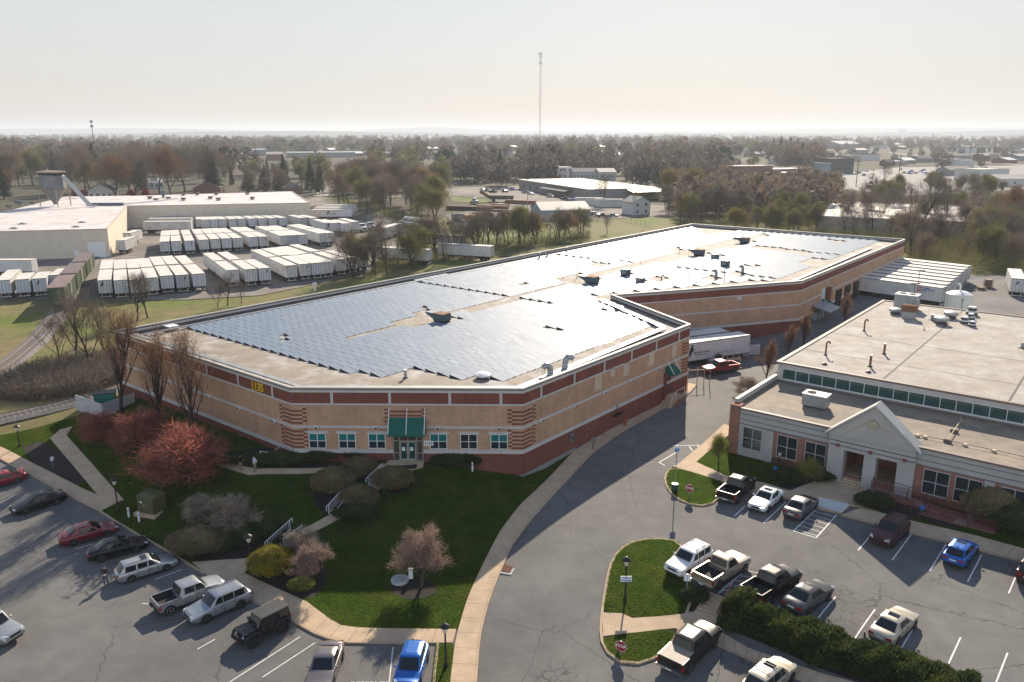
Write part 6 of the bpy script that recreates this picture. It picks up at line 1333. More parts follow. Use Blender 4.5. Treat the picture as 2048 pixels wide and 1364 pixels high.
def branches(seed, H, trunk_r, levels=4, spread=.9, nb=(7,5,4), first=.25, lean=.0, up=.35, ratio=.55, wob=.10, column=False):
    "tapered limbs: returns (segments, tip points with directions)"
    r = np.random.default_rng(seed); segs = []; tips = []
    def grow(p, d, L, rad, lv):
        n = 4 if lv < 2 else 3; pts = [p]; rr = [rad]; q = p.copy(); dd = d.copy()
        for k in range(n):
            dd = dd + r.normal(0, wob, 3) + np.array([0,0,up*.12 if lv else 0]); dd /= np.linalg.norm(dd); q = q + dd*L/n; pts.append(q.copy()); rr.append(rad*(1 - .75*(k+1)/n) if lv else rad*(1 - .6*(k+1)/n))
        segs.append((pts, rr, lv))
        if lv >= levels - 1: tips.append((pts[-1], dd, L)); tips.append((pts[-2], dd, L)); return
        m = nb[min(lv, len(nb)-1)]
        for k in range(m):
            f = first + (1 - first)*(k + r.uniform(.2,.9))/m if lv == 0 else .3 + .7*(k + r.uniform(0,1))/m
            f = min(f, .98); i = min(int(f*n), n-1); u = f*n - i; base = pts[i]*(1-u) + pts[i+1]*u
            az = r.uniform(0, 2*PI) if lv else 2.4*k + r.uniform(-.5,.5)
            side = np.array([math.cos(az), math.sin(az), 0]); 
            if abs(dd @ side) > .9: side = np.array([side[1], -side[0], .2])
            side = side - dd*(side @ dd); side /= np.linalg.norm(side)
            sp = spread*(1.15 - .5*f if lv == 0 else 1); nd_ = dd*(1 - .35*sp) + side*sp + np.array([0,0,up*(.6 if not column else 1.5)]); nd_ /= np.linalg.norm(nd_)
            grow(base, nd_, L*ratio*r.uniform(.8,1.15)*(1.25 - .55*f if lv == 0 else 1), rr[i]*.55, lv + 1)
        tips.append((pts[-1], dd, L*.4))
    grow(np.zeros(3), np.array([lean, 0, 1.]), H*.72, trunk_r, 0); return segs, tips
def tubes_np(segs, lvmin, lvmax, n=None):
    mb = MB()
    for pts, rr, lv in segs:
        if lvmin <= lv <= lvmax: mb.tube(pts, [max(q, .012) for q in rr], n or (7 if lv == 0 else 5 if lv == 1 else 3), caps=False)
    return mb
def sprays(tips, per, L, wd, r, droop=0.0, fan=.7, tri=True):
    "thin twig blades fanning out from the branch tips"
    P0 = np.repeat(np.array([t[0] for t in tips]), per, 0); D = np.repeat(np.array([t[1] for t in tips]), per, 0); n = len(P0)
    P0 = P0 + r.normal(0, L*.28, (n,3)); d = D + r.normal(0, fan, (n,3)); d[:,2] += .15 - droop; d /= np.linalg.norm(d, axis=1)[:,None]
    s = np.cross(d, r.normal(0,1,(n,3))); s /= np.linalg.norm(s, axis=1)[:,None]; ln = L*r.uniform(.5,1.3,n)[:,None]; w = wd*r.uniform(.6,1.4,n)[:,None]
    V = np.stack([P0 - s*w/2, P0 + s*w/2, P0 + d*ln], 1).reshape(-1,3); Fc = np.arange(n*3).reshape(-1,3); return V, Fc
def leaves(tips, per, size, spread, r, flat=0.0):
    P0 = np.repeat(np.array([t[0] for t in tips]), per, 0); n = len(P0); P0 = P0 + r.normal(0, spread, (n,3))
    a = r.normal(0,1,(n,3)); a /= np.linalg.norm(a, axis=1)[:,None]; b = np.cross(a, r.normal(0,1,(n,3))); b /= np.linalg.norm(b, axis=1)[:,None]; s = size*r.uniform(.5,1.3,n)[:,None]
    V = np.stack([P0 - a*s*.5, P0 + b*s*.3, P0 + a*s*.5, P0 - b*s*.3], 1).reshape(-1,3); return V, np.arange(n*4).reshape(-1,4)
def tree_proto(seed, H, trunk_r, barkm, leafm, per=10, L=1.0, wd=.03, leaf=None, leafn=0, leafs=.2, leafsp=.5, crownm=None, **kw):
    r = np.random.default_rng(seed + 99); segs, tips = branches(seed, H, trunk_r, **kw)
    zmax = max(t[0][2] for t in tips); k = H / (zmax + L*.4)
    segs = [([p*k for p in pts], [q for q in rr], lv) for pts, rr, lv in segs]; tips = [(p*k, d, l) for p, d, l in tips]
    tr = tubes_np(segs, 0, 1).mesh('trunk', barkm, 60); br = tubes_np(segs, 2, 9)
    V, Fc = sprays(tips, per, L, wd, r); bv = np.array(br.v).reshape(-1,3) if br.v else np.zeros((0,3))
    me = bpy.data.meshes.new('crown'); fs = list(br.f) + [tuple(q + len(bv)) for q in Fc]; vs = np.vstack([bv, V]); mi = [0]*len(br.f) + [1]*len(Fc)
    if leafn: V2, F2 = leaves(tips, leafn, leafs, leafsp, r); fs += [tuple(q + len(vs)) for q in F2]; vs = np.vstack([vs, V2]); mi += [2]*len(F2)
    me.from_pydata(vs.tolist(), [], fs); me.materials.append(barkm); me.materials.append(leafm)
    if leafn: me.materials.append(leaf)
    me.polygons.foreach_set('material_index', mi); me.update(); return (tr, me, H)
def conifer_proto(seed, H, Rb, leafm, dens_=1.0, shape=1.0, bare=.08):
    r = np.random.default_rng(seed); tr = MB(); tr.tube([(0,0,0),(.05,0,H*.5),(0,0,H*.97)], [H*.018,H*.011,.03], 6, caps=False); vs, fs = [], []; n = int(520*dens_)
    for k in range(n):
        f = bare + (1-bare)*r.uniform(0,1)**.85; z = H*f; rad = Rb*(1-f)**shape*r.uniform(.72,1.15); a = r.uniform(0,2*PI); d = np.array([math.cos(a), math.sin(a), 0.]); dr = rad*r.uniform(.05,.30)
        base = d*rad*.12 + (0,0,z); tip = d*rad + (0,0,z - dr); sd = np.array([-d[1], d[0], 0.]); w = (.16*rad + .22)*r.uniform(.7,1.3)
        for q in range(5):
            t0 = .25 + .75*q/5 + r.uniform(-.05,.05); c = base + (tip-base)*t0; dd = d*r.uniform(.2,.7) + sd*r.uniform(-1,1) + np.array([0,0,r.uniform(-.5,.25)]); dd /= np.linalg.norm(dd); e = np.cross(dd, (r.normal(),r.normal(),1.5)); e /= np.linalg.norm(e); s = w*1.25*(1.15-.5*t0); b = len(vs)
            vs += [c - e*s*.35, c + e*s*.35, c + dd*s]; fs.append((b,b+1,b+2))
    me = bpy.data.meshes.new('crown'); me.from_pydata([tuple(v) for v in vs], [], fs); me.materials.append(leafm); me.update(); return (tr.mesh('trunk', w_bark2, 60), me, H)
def put_tree(proto, x, y, h, label, group=None, name='tree', cat='tree', rz=None, z=None, wide=1.0):
    s = h / proto[2]; t = thing(name, label, cat, (x, y, g1(x, y) if z is None else z), random.uniform(0, 6.28) if rz is None else rz, group); t.scale = (s*wide, s*wide, s)
    for n, me in (('trunk', proto[0]), ('crown', proto[1])): o = bpy.data.objects.new(n, me); COL.objects.link(o); setparent(o, t)
    return t
# ---- trees by the warehouse
tall = [tree_proto(300+k, 14, .22, w_bark2, l_orange, per=2, L=.9, wd=.04, leaf=l_orange, leafn=2, leafs=.16, leafsp=.3, levels=4, spread=.66, nb=(13,6,4), first=.16, up=.75, ratio=.58, column=True) for k in range(2)]
for (px, py), h, k, lab in (((243,836),14.2,0,'tall upright bare tree at the left end of the warehouse'),((315,872),13.8,1,'tall upright bare tree with orange buds, second along the slanted wall'),((392,898),13.6,0,'tall upright bare tree with orange buds, third along the slanted wall behind red maples')):
    g_ = G(px, py); put_tree(tall[k], g_[0], g_[1], h, lab, 'upright bare trees along the slanted wall')
redm = [tree_proto(400+k, 5.2, .14, w_bark2, l_redbush, per=4, L=.9, wd=.06, leaf=l_redbush, leafn=3, leafs=.2, leafsp=.28, levels=4, spread=1.2, nb=(14,7,4), first=.06, up=.28, ratio=.62) for k in range(2)]
for (px, py), h, wd, k, lab in (((205,885),3.9,1.15,1,'low red budded maple nearest the pale screen wall'),((285,915),5.2,1.2,0,'red budded maple in the middle of the three near the left end'),((375,960),6.2,1.4,1,'largest spreading red budded maple nearest the standing people')):
    g_ = G(px, py); put_tree(redm[k], g_[0], g_[1], h, lab, 'red maples on the front lawn', wide=wd)
orn = [tree_proto(500+k, 4.6, .13, w_bark, l_pink, per=8, L=.5, wd=.032, leaf=l_pink, leafn=6, leafs=.11, leafsp=.18, levels=4, spread=.85, nb=(10,6,5), first=.14, up=.45, ratio=.58) for k in range(2)]
g_ = G(843,1176); put_tree(orn[0], g_[0], g_[1], 5.0, 'pinkish budding tree in a round mulch bed on the lawn'); g_ = G(622,1168); put_tree(orn[1], g_[0], g_[1], 3.6, 'small pinkish budding tree beside the yellow bush', wide=1.25)
pal = [tree_proto(520+k, 4, .12, w_bark, l_pale, per=8, L=.5, wd=.036, levels=4, spread=1.1, nb=(10,6,5), first=.08, up=.3, ratio=.6) for k in range(2)]
for (px, py), h, wd, k, lab in (((468,1068),3.5,1.3,0,'pale bare spreading tree in the middle of the dark lawn'),((400,1046),2.7,1.2,1,'smaller pale bare tree left of the spreading one'),((600,1118),2.8,1.3,1,'grey bare shrub behind the yellow bush')):
    g_ = G(px, py); put_tree(pal[k], g_[0], g_[1], h, lab, wide=wd)
col_ = [tree_proto(540+k, 7, .12, w_bark2, l_orange, per=3, L=.5, wd=.03, leaf=l_orange, leafn=2, leafs=.13, leafsp=.22, levels=4, spread=.75, nb=(14,6,4), first=.06, up=.7, ratio=.5, column=True) for k in range(2)]
for (px, py), h, k, lab in (((1532,762),6.3,0,'orange budded upright tree by the office, nearest the fence'),((1572,712),5.2,1,'orange budded upright tree, middle of three along the office side'),((1606,694),6.4,0,'orange budded upright tree, rear of three along the office side'),((1690,650),6.0,1,'orange budded tree by the loading door of the rear block')):
    g_ = G(px, py); put_tree(col_[k], g_[0], g_[1], h, lab, 'orange budded trees between warehouse and office')
g_ = G(1497,790); put_tree(pal[0], g_[0], g_[1], 2.6, 'brown bare shrub on the bank beside the office corner', wide=1.5)
yg = tree_proto(560, 4, .1, w_bark, l_buds, per=10, L=.4, wd=.015, leaf=l_buds, leafn=14, leafs=.10, leafsp=.25, levels=4, spread=.7, nb=(9,5,4), first=.25, up=.5, ratio=.5)
g_ = G(1437,930); put_tree(yg, g_[0], g_[1], 3.6, 'young yellow green tree at the office brick corner'); g_ = G(1611,972); put_tree(yg, g_[0], g_[1], 3.0, 'small dark tree in the bed left of the office steps', wide=1.3)
# ---- clipped bushes, hedges
def blob(name, label, px, py, rx, ry, h, m, n=5200, size=.17, cat='bush', rz=0.0, group=None, flat=.0, core=l_bushbr, seed=0):
    g_ = G(px, py); r = np.random.default_rng(int(px*7 + py)); t = thing(name, label, cat, (g_[0], g_[1], g_[2] + .1), rz, group)
    u = r.normal(0,1,(n,3)); u /= np.linalg.norm(u, axis=1)[:,None]; u[:,2] = np.abs(u[:,2])*.95 - .25; lump = 1 + .07*np.sin(u[:,0]*7 + seed)*np.cos(u[:,1]*6) + .05*np.sin(u[:,2]*11)
    sh = r.uniform(.78,1.05,n)**.7*lump; C = np.c_[u[:,0]*rx*sh, u[:,1]*ry*sh, np.clip(h*.42 + u[:,2]*h*.62*sh, .02, None)]
    d = u + r.normal(0,.65,(n,3)); d /= np.linalg.norm(d, axis=1)[:,None]; s = np.cross(d, r.normal(0,1,(n,3))); s /= np.linalg.norm(s, axis=1)[:,None]; ln = size*r.uniform(.6,1.5,n)[:,None]
    V = np.stack([C - s*ln*.28, C + s*ln*.28, C + d*ln], 1).reshape(-1,3); o = npmesh('foliage', V, np.arange(n*3).reshape(-1,3), m, t)
    b = MB(); b.ball((0,0,h*.42), (rx*.74,ry*.74,h*.46), 14, 9); b.build('inner_twigs', m, t, 180); return t
gB = 'round clipped bushes along the winding walk'
blob('clipped_bush','round brown bush between the left path and the top steps',719,952,1.75,1.6,2.0,l_bushbr,group=gB); blob('clipped_bush','round brown bush right of the top steps',786,976,1.95,1.8,2.3,l_bushbr,group=gB)
blob('clipped_bush','largest round brown bush left of the middle steps',667,984,2.1,2.0,2.6,l_bushbr,group=gB); blob('clipped_bush','round brown bush right of the middle steps, above a dark green mound',719,1012,1.8,1.7,2.1,l_bushbr,group=gB)
blob('clipped_bush','dark green mound below the round brown bushes',712,1035,2.1,1.4,1.4,l_dkgr,group=gB); blob('clipped_bush','wide brown mound left of the lower steps',398,1100,2.7,2.2,2.2,l_bushbr,group=gB)
blob('forsythia_bush','round yellow bush beside the lamp at the lower steps',545,1148,1.95,1.8,2.6,l_forsy,n=6500,size=.15); blob('clipped_bush','small yellow green mound under the pinkish tree',603,1178,1.1,.9,.9,l_buds,n=2200,size=.12)
for px, py, rx, h, lab in ((490,1085,1.5,1.3,'dark evergreen mound beside the lower lamp'),(440,1100,1.2,1.0,'small dark evergreen between the wide mound and the lamp'),(545,1070,1.3,1.2,'dark evergreen mound left of the lower handrail'),(570,1092,1.0,.9,'small dark evergreen near the foot of the lower handrail')): blob('evergreen_bush',lab,px,py,rx,rx*.9,h,l_dkgr,n=2600)
for px, py, rx, ry, h, lab in ((560,928,3.0,1.2,1.3,'dark evergreen hedge mass below the slanted wall'),(475,925,2.2,1.1,1.1,'dark evergreen bush near the pipe outlet'),(640,922,2.2,1.0,1.5,'dark bush under the first window left of the entrance'),(710,918,2.0,.9,1.6,'dark bush under the third window left of the entrance'),(900,932,2.0,.9,1.5,'dark bush right of the entrance'),(935,935,1.6,.9,1.9,'taller dark bush under the rightmost window')): blob('evergreen_bush',lab,px,py,rx,ry,h,l_dkgr,n=3200,size=.2)
for px, py, rx, ry, h, m, lab in ((1572,962,1.9,1.2,1.0,l_dkgr,'dark low bush in front of the left office windows'),(1630,958,2.2,1.4,1.1,l_dkgr,'dark bush beside the office steps'),(1746,1012,1.75,1.3,1.35,l_dkgr,'round dark bush under the wheelchair sign'),(1985,1040,3.0,2.2,3.6,l_bushbr,'tall brown bush in front of the right office windows'),(2035,1062,2.6,2.0,2.6,l_dkgr,'dark green bush beside the tall brown one at the right edge'),(1388,1200,1.0,.8,.9,l_dkgr,'dark bush left of the parking lot steps')): blob('evergreen_bush' if m is l_dkgr else 'brown_bush',lab,px,py,rx,ry,h,m,n=3600,size=.2)
# long evergreen hedge along the upper lot
ha, hb = G(1462,1228), G(1940,1400); hd = (hb - ha)[:2]; hL = np.linalg.norm(hd); t = thing('hedge', 'long shaggy evergreen hedge between the two right parking levels', 'hedge', (ha[0], ha[1], -.9), math.atan2(hd[1], hd[0]))
n = 52000; r = np.random.default_rng(5); X = r.uniform(-.3, hL + .3, n); ht = 1.5 + .18*np.sin(X*1.3) + .15*np.sin(X*.53 + 1) + .1*np.sin(X*3.7); ht = np.where(X < 1.5, ht + .35, ht); wd = 1.55 + .2*np.sin(X*.9 + 2) + .15*np.sin(X*2.1)
a = r.uniform(-.15, PI + .15, n); q = r.uniform(.72,1.06,n)*(1 + .08*np.sin(X*3.1 + a*4)); sg = np.sign(np.cos(a)); C = np.c_[X, sg*np.abs(np.cos(a))**.7*wd*q, np.clip(np.abs(np.sin(a))**.6*ht*q, .03, None)]
d = np.c_[r.normal(0,.5,n), np.cos(a) + r.normal(0,.4,n), np.sin(a) + r.normal(0,.4,n)]; d /= np.linalg.norm(d, axis=1)[:,None]; s = np.cross(d, r.normal(0,1,(n,3))); s /= np.linalg.norm(s, axis=1)[:,None]; ln = .2*r.uniform(.5,1.6,n)[:,None]
npmesh('foliage', np.stack([C - s*ln*.3, C + s*ln*.3, C + d*ln], 1).reshape(-1,3), np.arange(n*3).reshape(-1,3), l_hedge, t)
g = MB(); loft(g, [[(x, y*k_, z*k_ if z else 0) for y, z in ((-1.2,0),(-1.1,.7),(-.7,1.1),(.7,1.1),(1.1,.7),(1.2,0))] for x, k_ in ((-.2,.8),(hL*.25,1),(hL*.5,1.02),(hL*.75,1),(hL+.2,.85))]); g.build('inner_branches', l_hedge, t)

# ---- far trees: a set of kinds, each placed as trees of their own
far_b = [tree_proto(700+k, 18, .34, w_bark, l_brown if k % 2 else l_grey, per=14, L=2.0, wd=.055, levels=4, spread=.85, nb=(9,5,4), first=.22, up=.4, ratio=.55) for k in range(5)]
far_r = [tree_proto(720+k, 18, .34, w_bark, l_rust, per=14, L=1.8, wd=.06, leaf=l_rust, leafn=6, leafs=.35, leafsp=.8, levels=4, spread=.9, nb=(9,5,4), first=.2, up=.4, ratio=.55) for k in range(2)]
far_o = [tree_proto(730+k, 14, .26, w_bark, l_olive, per=9, L=1.5, wd=.05, leaf=l_olive, leafn=14, leafs=.38, leafsp=.7, levels=4, spread=.85, nb=(9,5,4), first=.2, up=.4, ratio=.55) for k in range(3)]
far_g = [tree_proto(740+k, 14, .26, w_bark, l_gold, per=8, L=1.4, wd=.05, leaf=l_gold, leafn=20, leafs=.4, leafsp=.8, levels=4, spread=.9, nb=(9,5,4), first=.16, up=.4, ratio=.55) for k in range(2)]
far_t = [tree_proto(750, 14, .26, w_bark, l_tan, per=8, L=1.4, wd=.05, leaf=l_tan, leafn=24, leafs=.42, leafsp=.8, levels=4, spread=.85, nb=(9,5,4), first=.16, up=.4, ratio=.55)]
far_c = [conifer_proto(760+k, 18, 4.6, l_ever if k != 1 else l_ever2, 1.2, .85) for k in range(3)]
near_b = [tree_proto(770+k, 12, .2, w_bark2, l_grey, per=7, L=.9, wd=.03, levels=4, spread=.75, nb=(8,5,4), first=.18, up=.55, ratio=.55) for k in range(3)]
far_w = tree_proto(790, 9, .2, w_bark, l_white, per=6, L=1, wd=.05, leaf=l_white, leafn=16, leafs=.35, leafsp=.6, levels=4, spread=.8, nb=(8,5,4), first=.2, up=.4, ratio=.5); far_rb = tree_proto(791, 5, .14, w_bark, l_redb, per=6, L=.7, wd=.05, leaf=l_redb, leafn=16, leafs=.3, leafsp=.45, levels=4, spread=.8, nb=(8,5,4), first=.15, up=.4, ratio=.5)
def one(proto, px, py, h, label, group=None, wide=1.0, name='tree'): p = P(px, py); return put_tree(proto, p[0], p[1], h, label, group, name=name, wide=wide)
NT = 0
# named trees that stand out
one(far_r[0],232,402,24,'broad rusty brown oak rising behind the white gabled house',wide=1.25); one(far_r[1],18,395,17,'orange brown tree at the left edge beside a dark conifer')
one(far_c[0],190,360,27,'dark flat topped pine above the rusty oak',wide=1.3); one(far_c[1],8,398,18,'dark conifer at the left edge',wide=1.2); one(far_c[2],285,385,17,'dark conifer right of the rusty oak')
one(far_c[0],640,388,16,'dark spruce at the right end of the beige factory'); one(far_c[1],570,384,22,'tall spruce behind the brick house'); one(far_c[2],622,384,20,'sunlit spruce right of the tall spruce'); one(far_c[0],430,386,21,'dense dark evergreen behind the brick gabled house',wide=1.35); one(far_c[1],497,384,13,'dark evergreen screen behind the lamp posts, left half',wide=1.9); one(far_c[2],528,384,13,'dark evergreen screen behind the lamp posts, right half',wide=1.9)
one(far_t[0],842,425,19,'tan budding tree at the edge of the belt by the equipment yard',wide=.95); one(far_o[0],872,452,16,'olive spreading tree in front of the equipment yard',wide=1.25); one(far_g[0],1470,462,8,'bright yellow bush behind the back parapet',wide=1.5); one(far_g[1],1070,492,10,'golden budding tree behind the long parapet',wide=1.1); one(far_t[0],1140,482,9,'tan budding tree behind the long parapet'); one(far_w,772,352,11,'white blossoming tree among bare trees in the middle distance')
one(far_g[0],1375,402,17,'golden green tree at the left end of the right tree belt',wide=1.2); one(far_g[1],1350,396,16,'golden green tree behind the shed field',wide=1.0); one(far_r[0],2020,470,17,'rusty spreading tree at the right edge before the long roof',wide=1.15); one(near_b[0],1205,412,16,'bare spreading tree in front of the bright canopy'); one(far_g[1],1515,330,10,'round yellow green tree behind the two storey brick building')
for px, lab in ((153,'red blossoming bush nearest the dust collector'),(170,'red blossoming bush second from the dust collector'),(196,'red blossoming bush below the white gable'),(262,'red blossoming bush right of the white gabled house'),(294,'rightmost red blossoming bush behind the factory')): one(far_rb,px,397,4.6,lab,'red bushes behind the factory roof',wide=1.2,name='red_bush')
for px, py, h, k, lab in ((1105,345,24,0,'tall dark spruce left of the white houses'),(1000,352,22,1,'tall dark spruce behind the parking lot'),(985,360,17,2,'shorter dark spruce in front of the tall one'),(1065,352,24,2,'dark spruce just left of the mast'),(1085,354,22,0,'dark spruce just right of the mast'),(1118,352,20,1,'dark spruce beside the far warehouse corner')): one(far_c[k],px,py,h,lab,'spruces behind the far warehouse')
for px, py, h, k, lab in ((1545,318,27,0,'tall pine on the skyline, left of the pine clump'),(1560,318,30,1,'tallest pine in the skyline clump'),(1578,318,29,2,'pine right of the tallest in the skyline clump'),(1592,318,27,0,'pine at the right of the skyline clump'),(1602,330,24,2,'broad pine at the right end of the clump'),(1457,312,24,1,'dark pine at the left on the skyline'),(1470,312,22,2,'dark pine second on the skyline')): one(far_c[k],px,py,h,lab,'skyline pines',wide=1.1)
for px, py, h, k, lab in ((1770,372,16,0,'lone dark bare tree in the far parking lot'),(1840,470,20,1,'tallest dark bare tree before the long roof'),(1815,462,17,2,'leaning bare tree left of the tallest one'),(1880,470,17,0,'bare tree right of the tallest one'),(1940,470,14,1,'bare tree with a dark ivy top before the long roof'),(1760,455,13,2,'bare tree over the left part of the long roof')): one(near_b[k],px,py,h,lab,wide=1.0)
for px, py, h, k, lab in ((745,545,9.5,0,'bare tree at the yard edge nearest the long parapet'),(770,532,10.5,1,'bare tree second along the parapet from the yard'),(795,528,10,2,'bare tree third along the parapet from the yard'),(775,552,7,0,'small bare tree close against the parapet'),(952,508,12,1,'large bare tree by the pale long trailers'),(975,500,12,2,'bare tree right of the large one'),(1000,500,9,0,'thin bare tree before the green field'),(1110,486,10,1,'bare tree between the golden and tan trees'),(1165,478,10,2,'bare tree right of the tan tree'),(1215,470,7,0,'small bare tree in the field'),(275,640,9,1,'bare tree in front of the second trailer'),(295,636,9,2,'bare tree in front of the third trailer'),(455,612,7,0,'bare tree in front of the middle trailers'),(435,616,5,1,'thin bare tree left of the one before the middle trailers'),(483,608,5,2,'thin bare tree right of the one before the middle trailers'),(150,720,12,0,'leaning bare tree in the brush by the siding'),(185,735,11,1,'bare tree in the brush left of the warehouse corner'),(122,735,8,2,'thin bare tree beside the siding'),(215,720,10,0,'bare tree against the warehouse left corner')): one(near_b[k],px,py,h,lab,wide=1.0)
# tree masses, each tree placed on its own
ZONES = [((0,700),(338,398),92,(18,28),[(far_b,.70),(far_r,.08),(far_o,.08),(far_c,.14)],'bare brown tree in the wood beyond the beige factory','tree in the wood beyond the beige factory'),
 ((655,880),(375,440),34,(15,22),[(far_b,.75),(far_o,.25)],'tree in the belt along the gravel yard','tree in the belt along the gravel yard'),
 ((1330,2060),(382,490),76,(9,15),[(near_b,.34),(far_b,.38),(far_o,.28)],'','tree in the belt behind the warehouse back parapet'),
 ((1800,2070),(478,556),44,(8.5,14.5),[(near_b,.6),(far_o,.15),(far_b,.25)],'','tree in the scrub behind the docked trailers'),
 ((1500,1815),(446,476),28,(7,11),[(near_b,.6),(far_o,.4)],'','tree close behind the warehouse back parapet'),
 ((690,1210),(470,560),46,(8,13),[(near_b,.8),(far_o,.2)],'','tree along the outside of the long parapet'),
 ((880,1380),(318,350),30,(16,25),[(far_b,.68),(far_o,.16),(far_c,.16)],'','tree in the wood behind the far warehouse'),
 ((1370,1640),(308,328),32,(16,24),[(far_b,.85),(far_o,.15)],'','tree in the wood behind the two storey brick building')]
def kindword(lst): return 'evergreen' if lst is far_c else 'rust brown' if lst is far_r else 'olive budding' if lst is far_o else 'bare grey brown'
CLEAR = [(160,245,390,400),(388,446,386,398),(590,632,388,400),(1035,1330,350,455),(890,1010,372,460),(1365,1640,350,366),(620,700,384,405)]
r = np.random.default_rng(77); PEND = []
for (x0,x1),(y0,y1),n,(h0_,h1_),mix,_,lab in ZONES:
    c = 0; tries = 0
    while c < n and tries < 4000:
        tries += 1; px = r.uniform(x0,x1); d = 1/(1/(y1-HZ) + r.uniform(0,1)*(1/(y0-HZ) - 1/(y1-HZ))); py = HZ + d
        if any(a <= px <= b and e <= py <= f for a,b,e,f in CLEAR): continue
        if x0 == 1500 and py < 452 + (px-1640)*.12: continue
        if x0 == 690 and not 0 < (565 - .19*(px-700)) - py < 22: continue
        if x0 == 1330 and py > 446 and px < 1620: py = 440
        u = r.uniform(); acc = 0
        for lst, w_ in mix:
            acc += w_
            if u <= acc: break
        h = r.uniform(h0_,h1_)*(.55 if y1 == 398 and 445 < px < 720 else 1); kw = kindword(lst); p = P(px,py); PEND.append((h/np.hypot(*p), lst[r.integers(len(lst))], p, h, r.uniform(.85,1.15), f'{kw} {lab}', f'{kw} trees, {lab[8:]}')); c += 1
PEND.sort(key=lambda q: -q[0]); NAMED = sum(1 for o in COL.objects if o.type == 'EMPTY' and o.get('category') == 'tree'); KEEP = 298 - NAMED
for _, pr, p, h, wd_, lab, grp in PEND[:KEEP]: put_tree(pr, p[0], p[1], h, lab, grp, wide=wd_)
# the rest of them, smallest in view, stand as one mass
TRI = {}
def tri_of(me):
    if me.name not in TRI:
        v = np.empty(len(me.vertices)*3, np.float32); me.vertices.foreach_get('co', v); me.calc_loop_triangles(); n = len(me.loop_triangles); t = np.empty(n*3, np.int32); me.loop_triangles.foreach_get('vertices', t); q = np.empty(n, np.int32); me.loop_triangles.foreach_get('material_index', q); TRI[me.name] = (v.reshape(-1,3), t.reshape(-1,3), q, list(me.materials))
    return TRI[me.name]
vs_, fs_, ms_, MM, off_ = [], [], [], [], 0
for _, pr, p, h, wd_, *_x in PEND[KEEP:]:
    s = h/pr[2]; a_ = random.uniform(0, 6.28); ca, sa = math.cos(a_), math.sin(a_)
    for me in pr[:2]:
        v, t, q, mats = tri_of(me)
        for m in mats:
            if m not in MM: MM.append(m)
        vs_.append(np.c_[(v[:,0]*ca - v[:,1]*sa)*s*wd_ + p[0], (v[:,0]*sa + v[:,1]*ca)*s*wd_ + p[1], v[:,2]*s + g1(*p)]); fs_.append(t + off_); ms_.append(np.array([MM.index(m) for m in mats])[q]); off_ += len(v)
if vs_: o = npmesh('distant_trees', np.vstack(vs_), np.vstack(fs_), MM); o.data.polygons.foreach_set('material_index', np.concatenate(ms_).astype(np.int32)); o.data.update(); tag(o, kind='stuff')
# roofs that show between the far trees keep the ground before them open
r = np.random.default_rng(21); ROOFS = []
for k in range(70):
    px = r.uniform(1640,2060) if k < 26 else r.uniform(250,1640); py = r.uniform(290,336) if k < 26 else r.uniform(291,322); ROOFS.append((px, py, r.uniform(8,26)*(py-HZ)/45+5, r.uniform(10,25), r.uniform(4,8)))
GAPS = [(px-2, px+w_+2, py-.5, py+(py-HZ)*.8+4) for px,py,w_,_,_ in ROOFS] + [(490,715,308,348),(1462,1640,340,372),(1105,1235,352,380),(1640,1710,340,380)]
# woods farther off that read as one mass
def far_cloud(seed, n, fn, hs, m, name='far_woods'):
    r = np.random.default_rng(seed); lv = []; 
    base = []
    for q in range(4):
        k = 150; u = r.normal(0,1,(k,3)); u /= np.linalg.norm(u,axis=1)[:,None]; rad = r.uniform(.45,1.0,k)[:,None]**.5; C = u*rad*np.array([.42,.42,.40])*(1 + .25*np.sin(u[:,:1]*5 + q)) + (0,0,.56); s = r.normal(0,1,(k,3)); s /= np.linalg.norm(s,axis=1)[:,None]; t_ = np.cross(s, r.normal(0,1,(k,3))); t_ /= np.linalg.norm(t_,axis=1)[:,None]
        V = np.stack([C - s*.075, C + s*.075, C + t_*.16], 1).reshape(-1,3); tr = np.array([[-.02,0,0],[.02,0,0],[0,0,.6]]); base.append(np.vstack([V, tr]))
    XY = fn(r, n); Q = XY[:,1]*CT + CH*ST; qx = 1024 + F*XY[:,0]/Q; qy = 682 + F*(CH*CT - XY[:,1]*ST)/Q; ok = np.ones(n, bool)
    for x0,x1,y0,y1 in GAPS: ok &= ~((qx > x0) & (qx < x1) & (qy > y0) & (qy < y1))
    XY = XY[ok]; n = len(XY); H = r.uniform(*hs, n)*r.choice([.7,1,1,1.2], n); out = []
    for i in range(n):
        b = base[i % 4]; a = r.uniform(0,6.28); c, s = math.cos(a), math.sin(a); out.append(np.c_[(b[:,0]*c - b[:,1]*s)*H[i] + XY[i,0], (b[:,0]*s + b[:,1]*c)*H[i] + XY[i,1], b[:,2]*H[i]])
    V = np.vstack(out); o = npmesh(name, V, np.arange(len(V)).reshape(-1,3), m); tag(o, kind='stuff'); return o
def wedge(x0, x1, Y0, Y1, pw=1.0):
    def f(r, n):
        Y = Y0*(Y1/Y0)**(r.uniform(0,1,n)**pw); px = r.uniform(x0, x1, n); v = HZ + F*CH/Y; return np.c_[(px - 1024)/F*Y*1.03, Y]
    return f
far_cloud(11, 1900, wedge(-150,1420,800,6500,1.15), (10,24), l_brown); far_cloud(12, 900, wedge(-150,1420,620,5500,1.1), (12,21), l_grey); far_cloud(13, 460, wedge(-100,1500,700,3500), (12,20), l_ever); far_cloud(14, 800, wedge(-100,1500,620,3200), (11,18), l_olive)
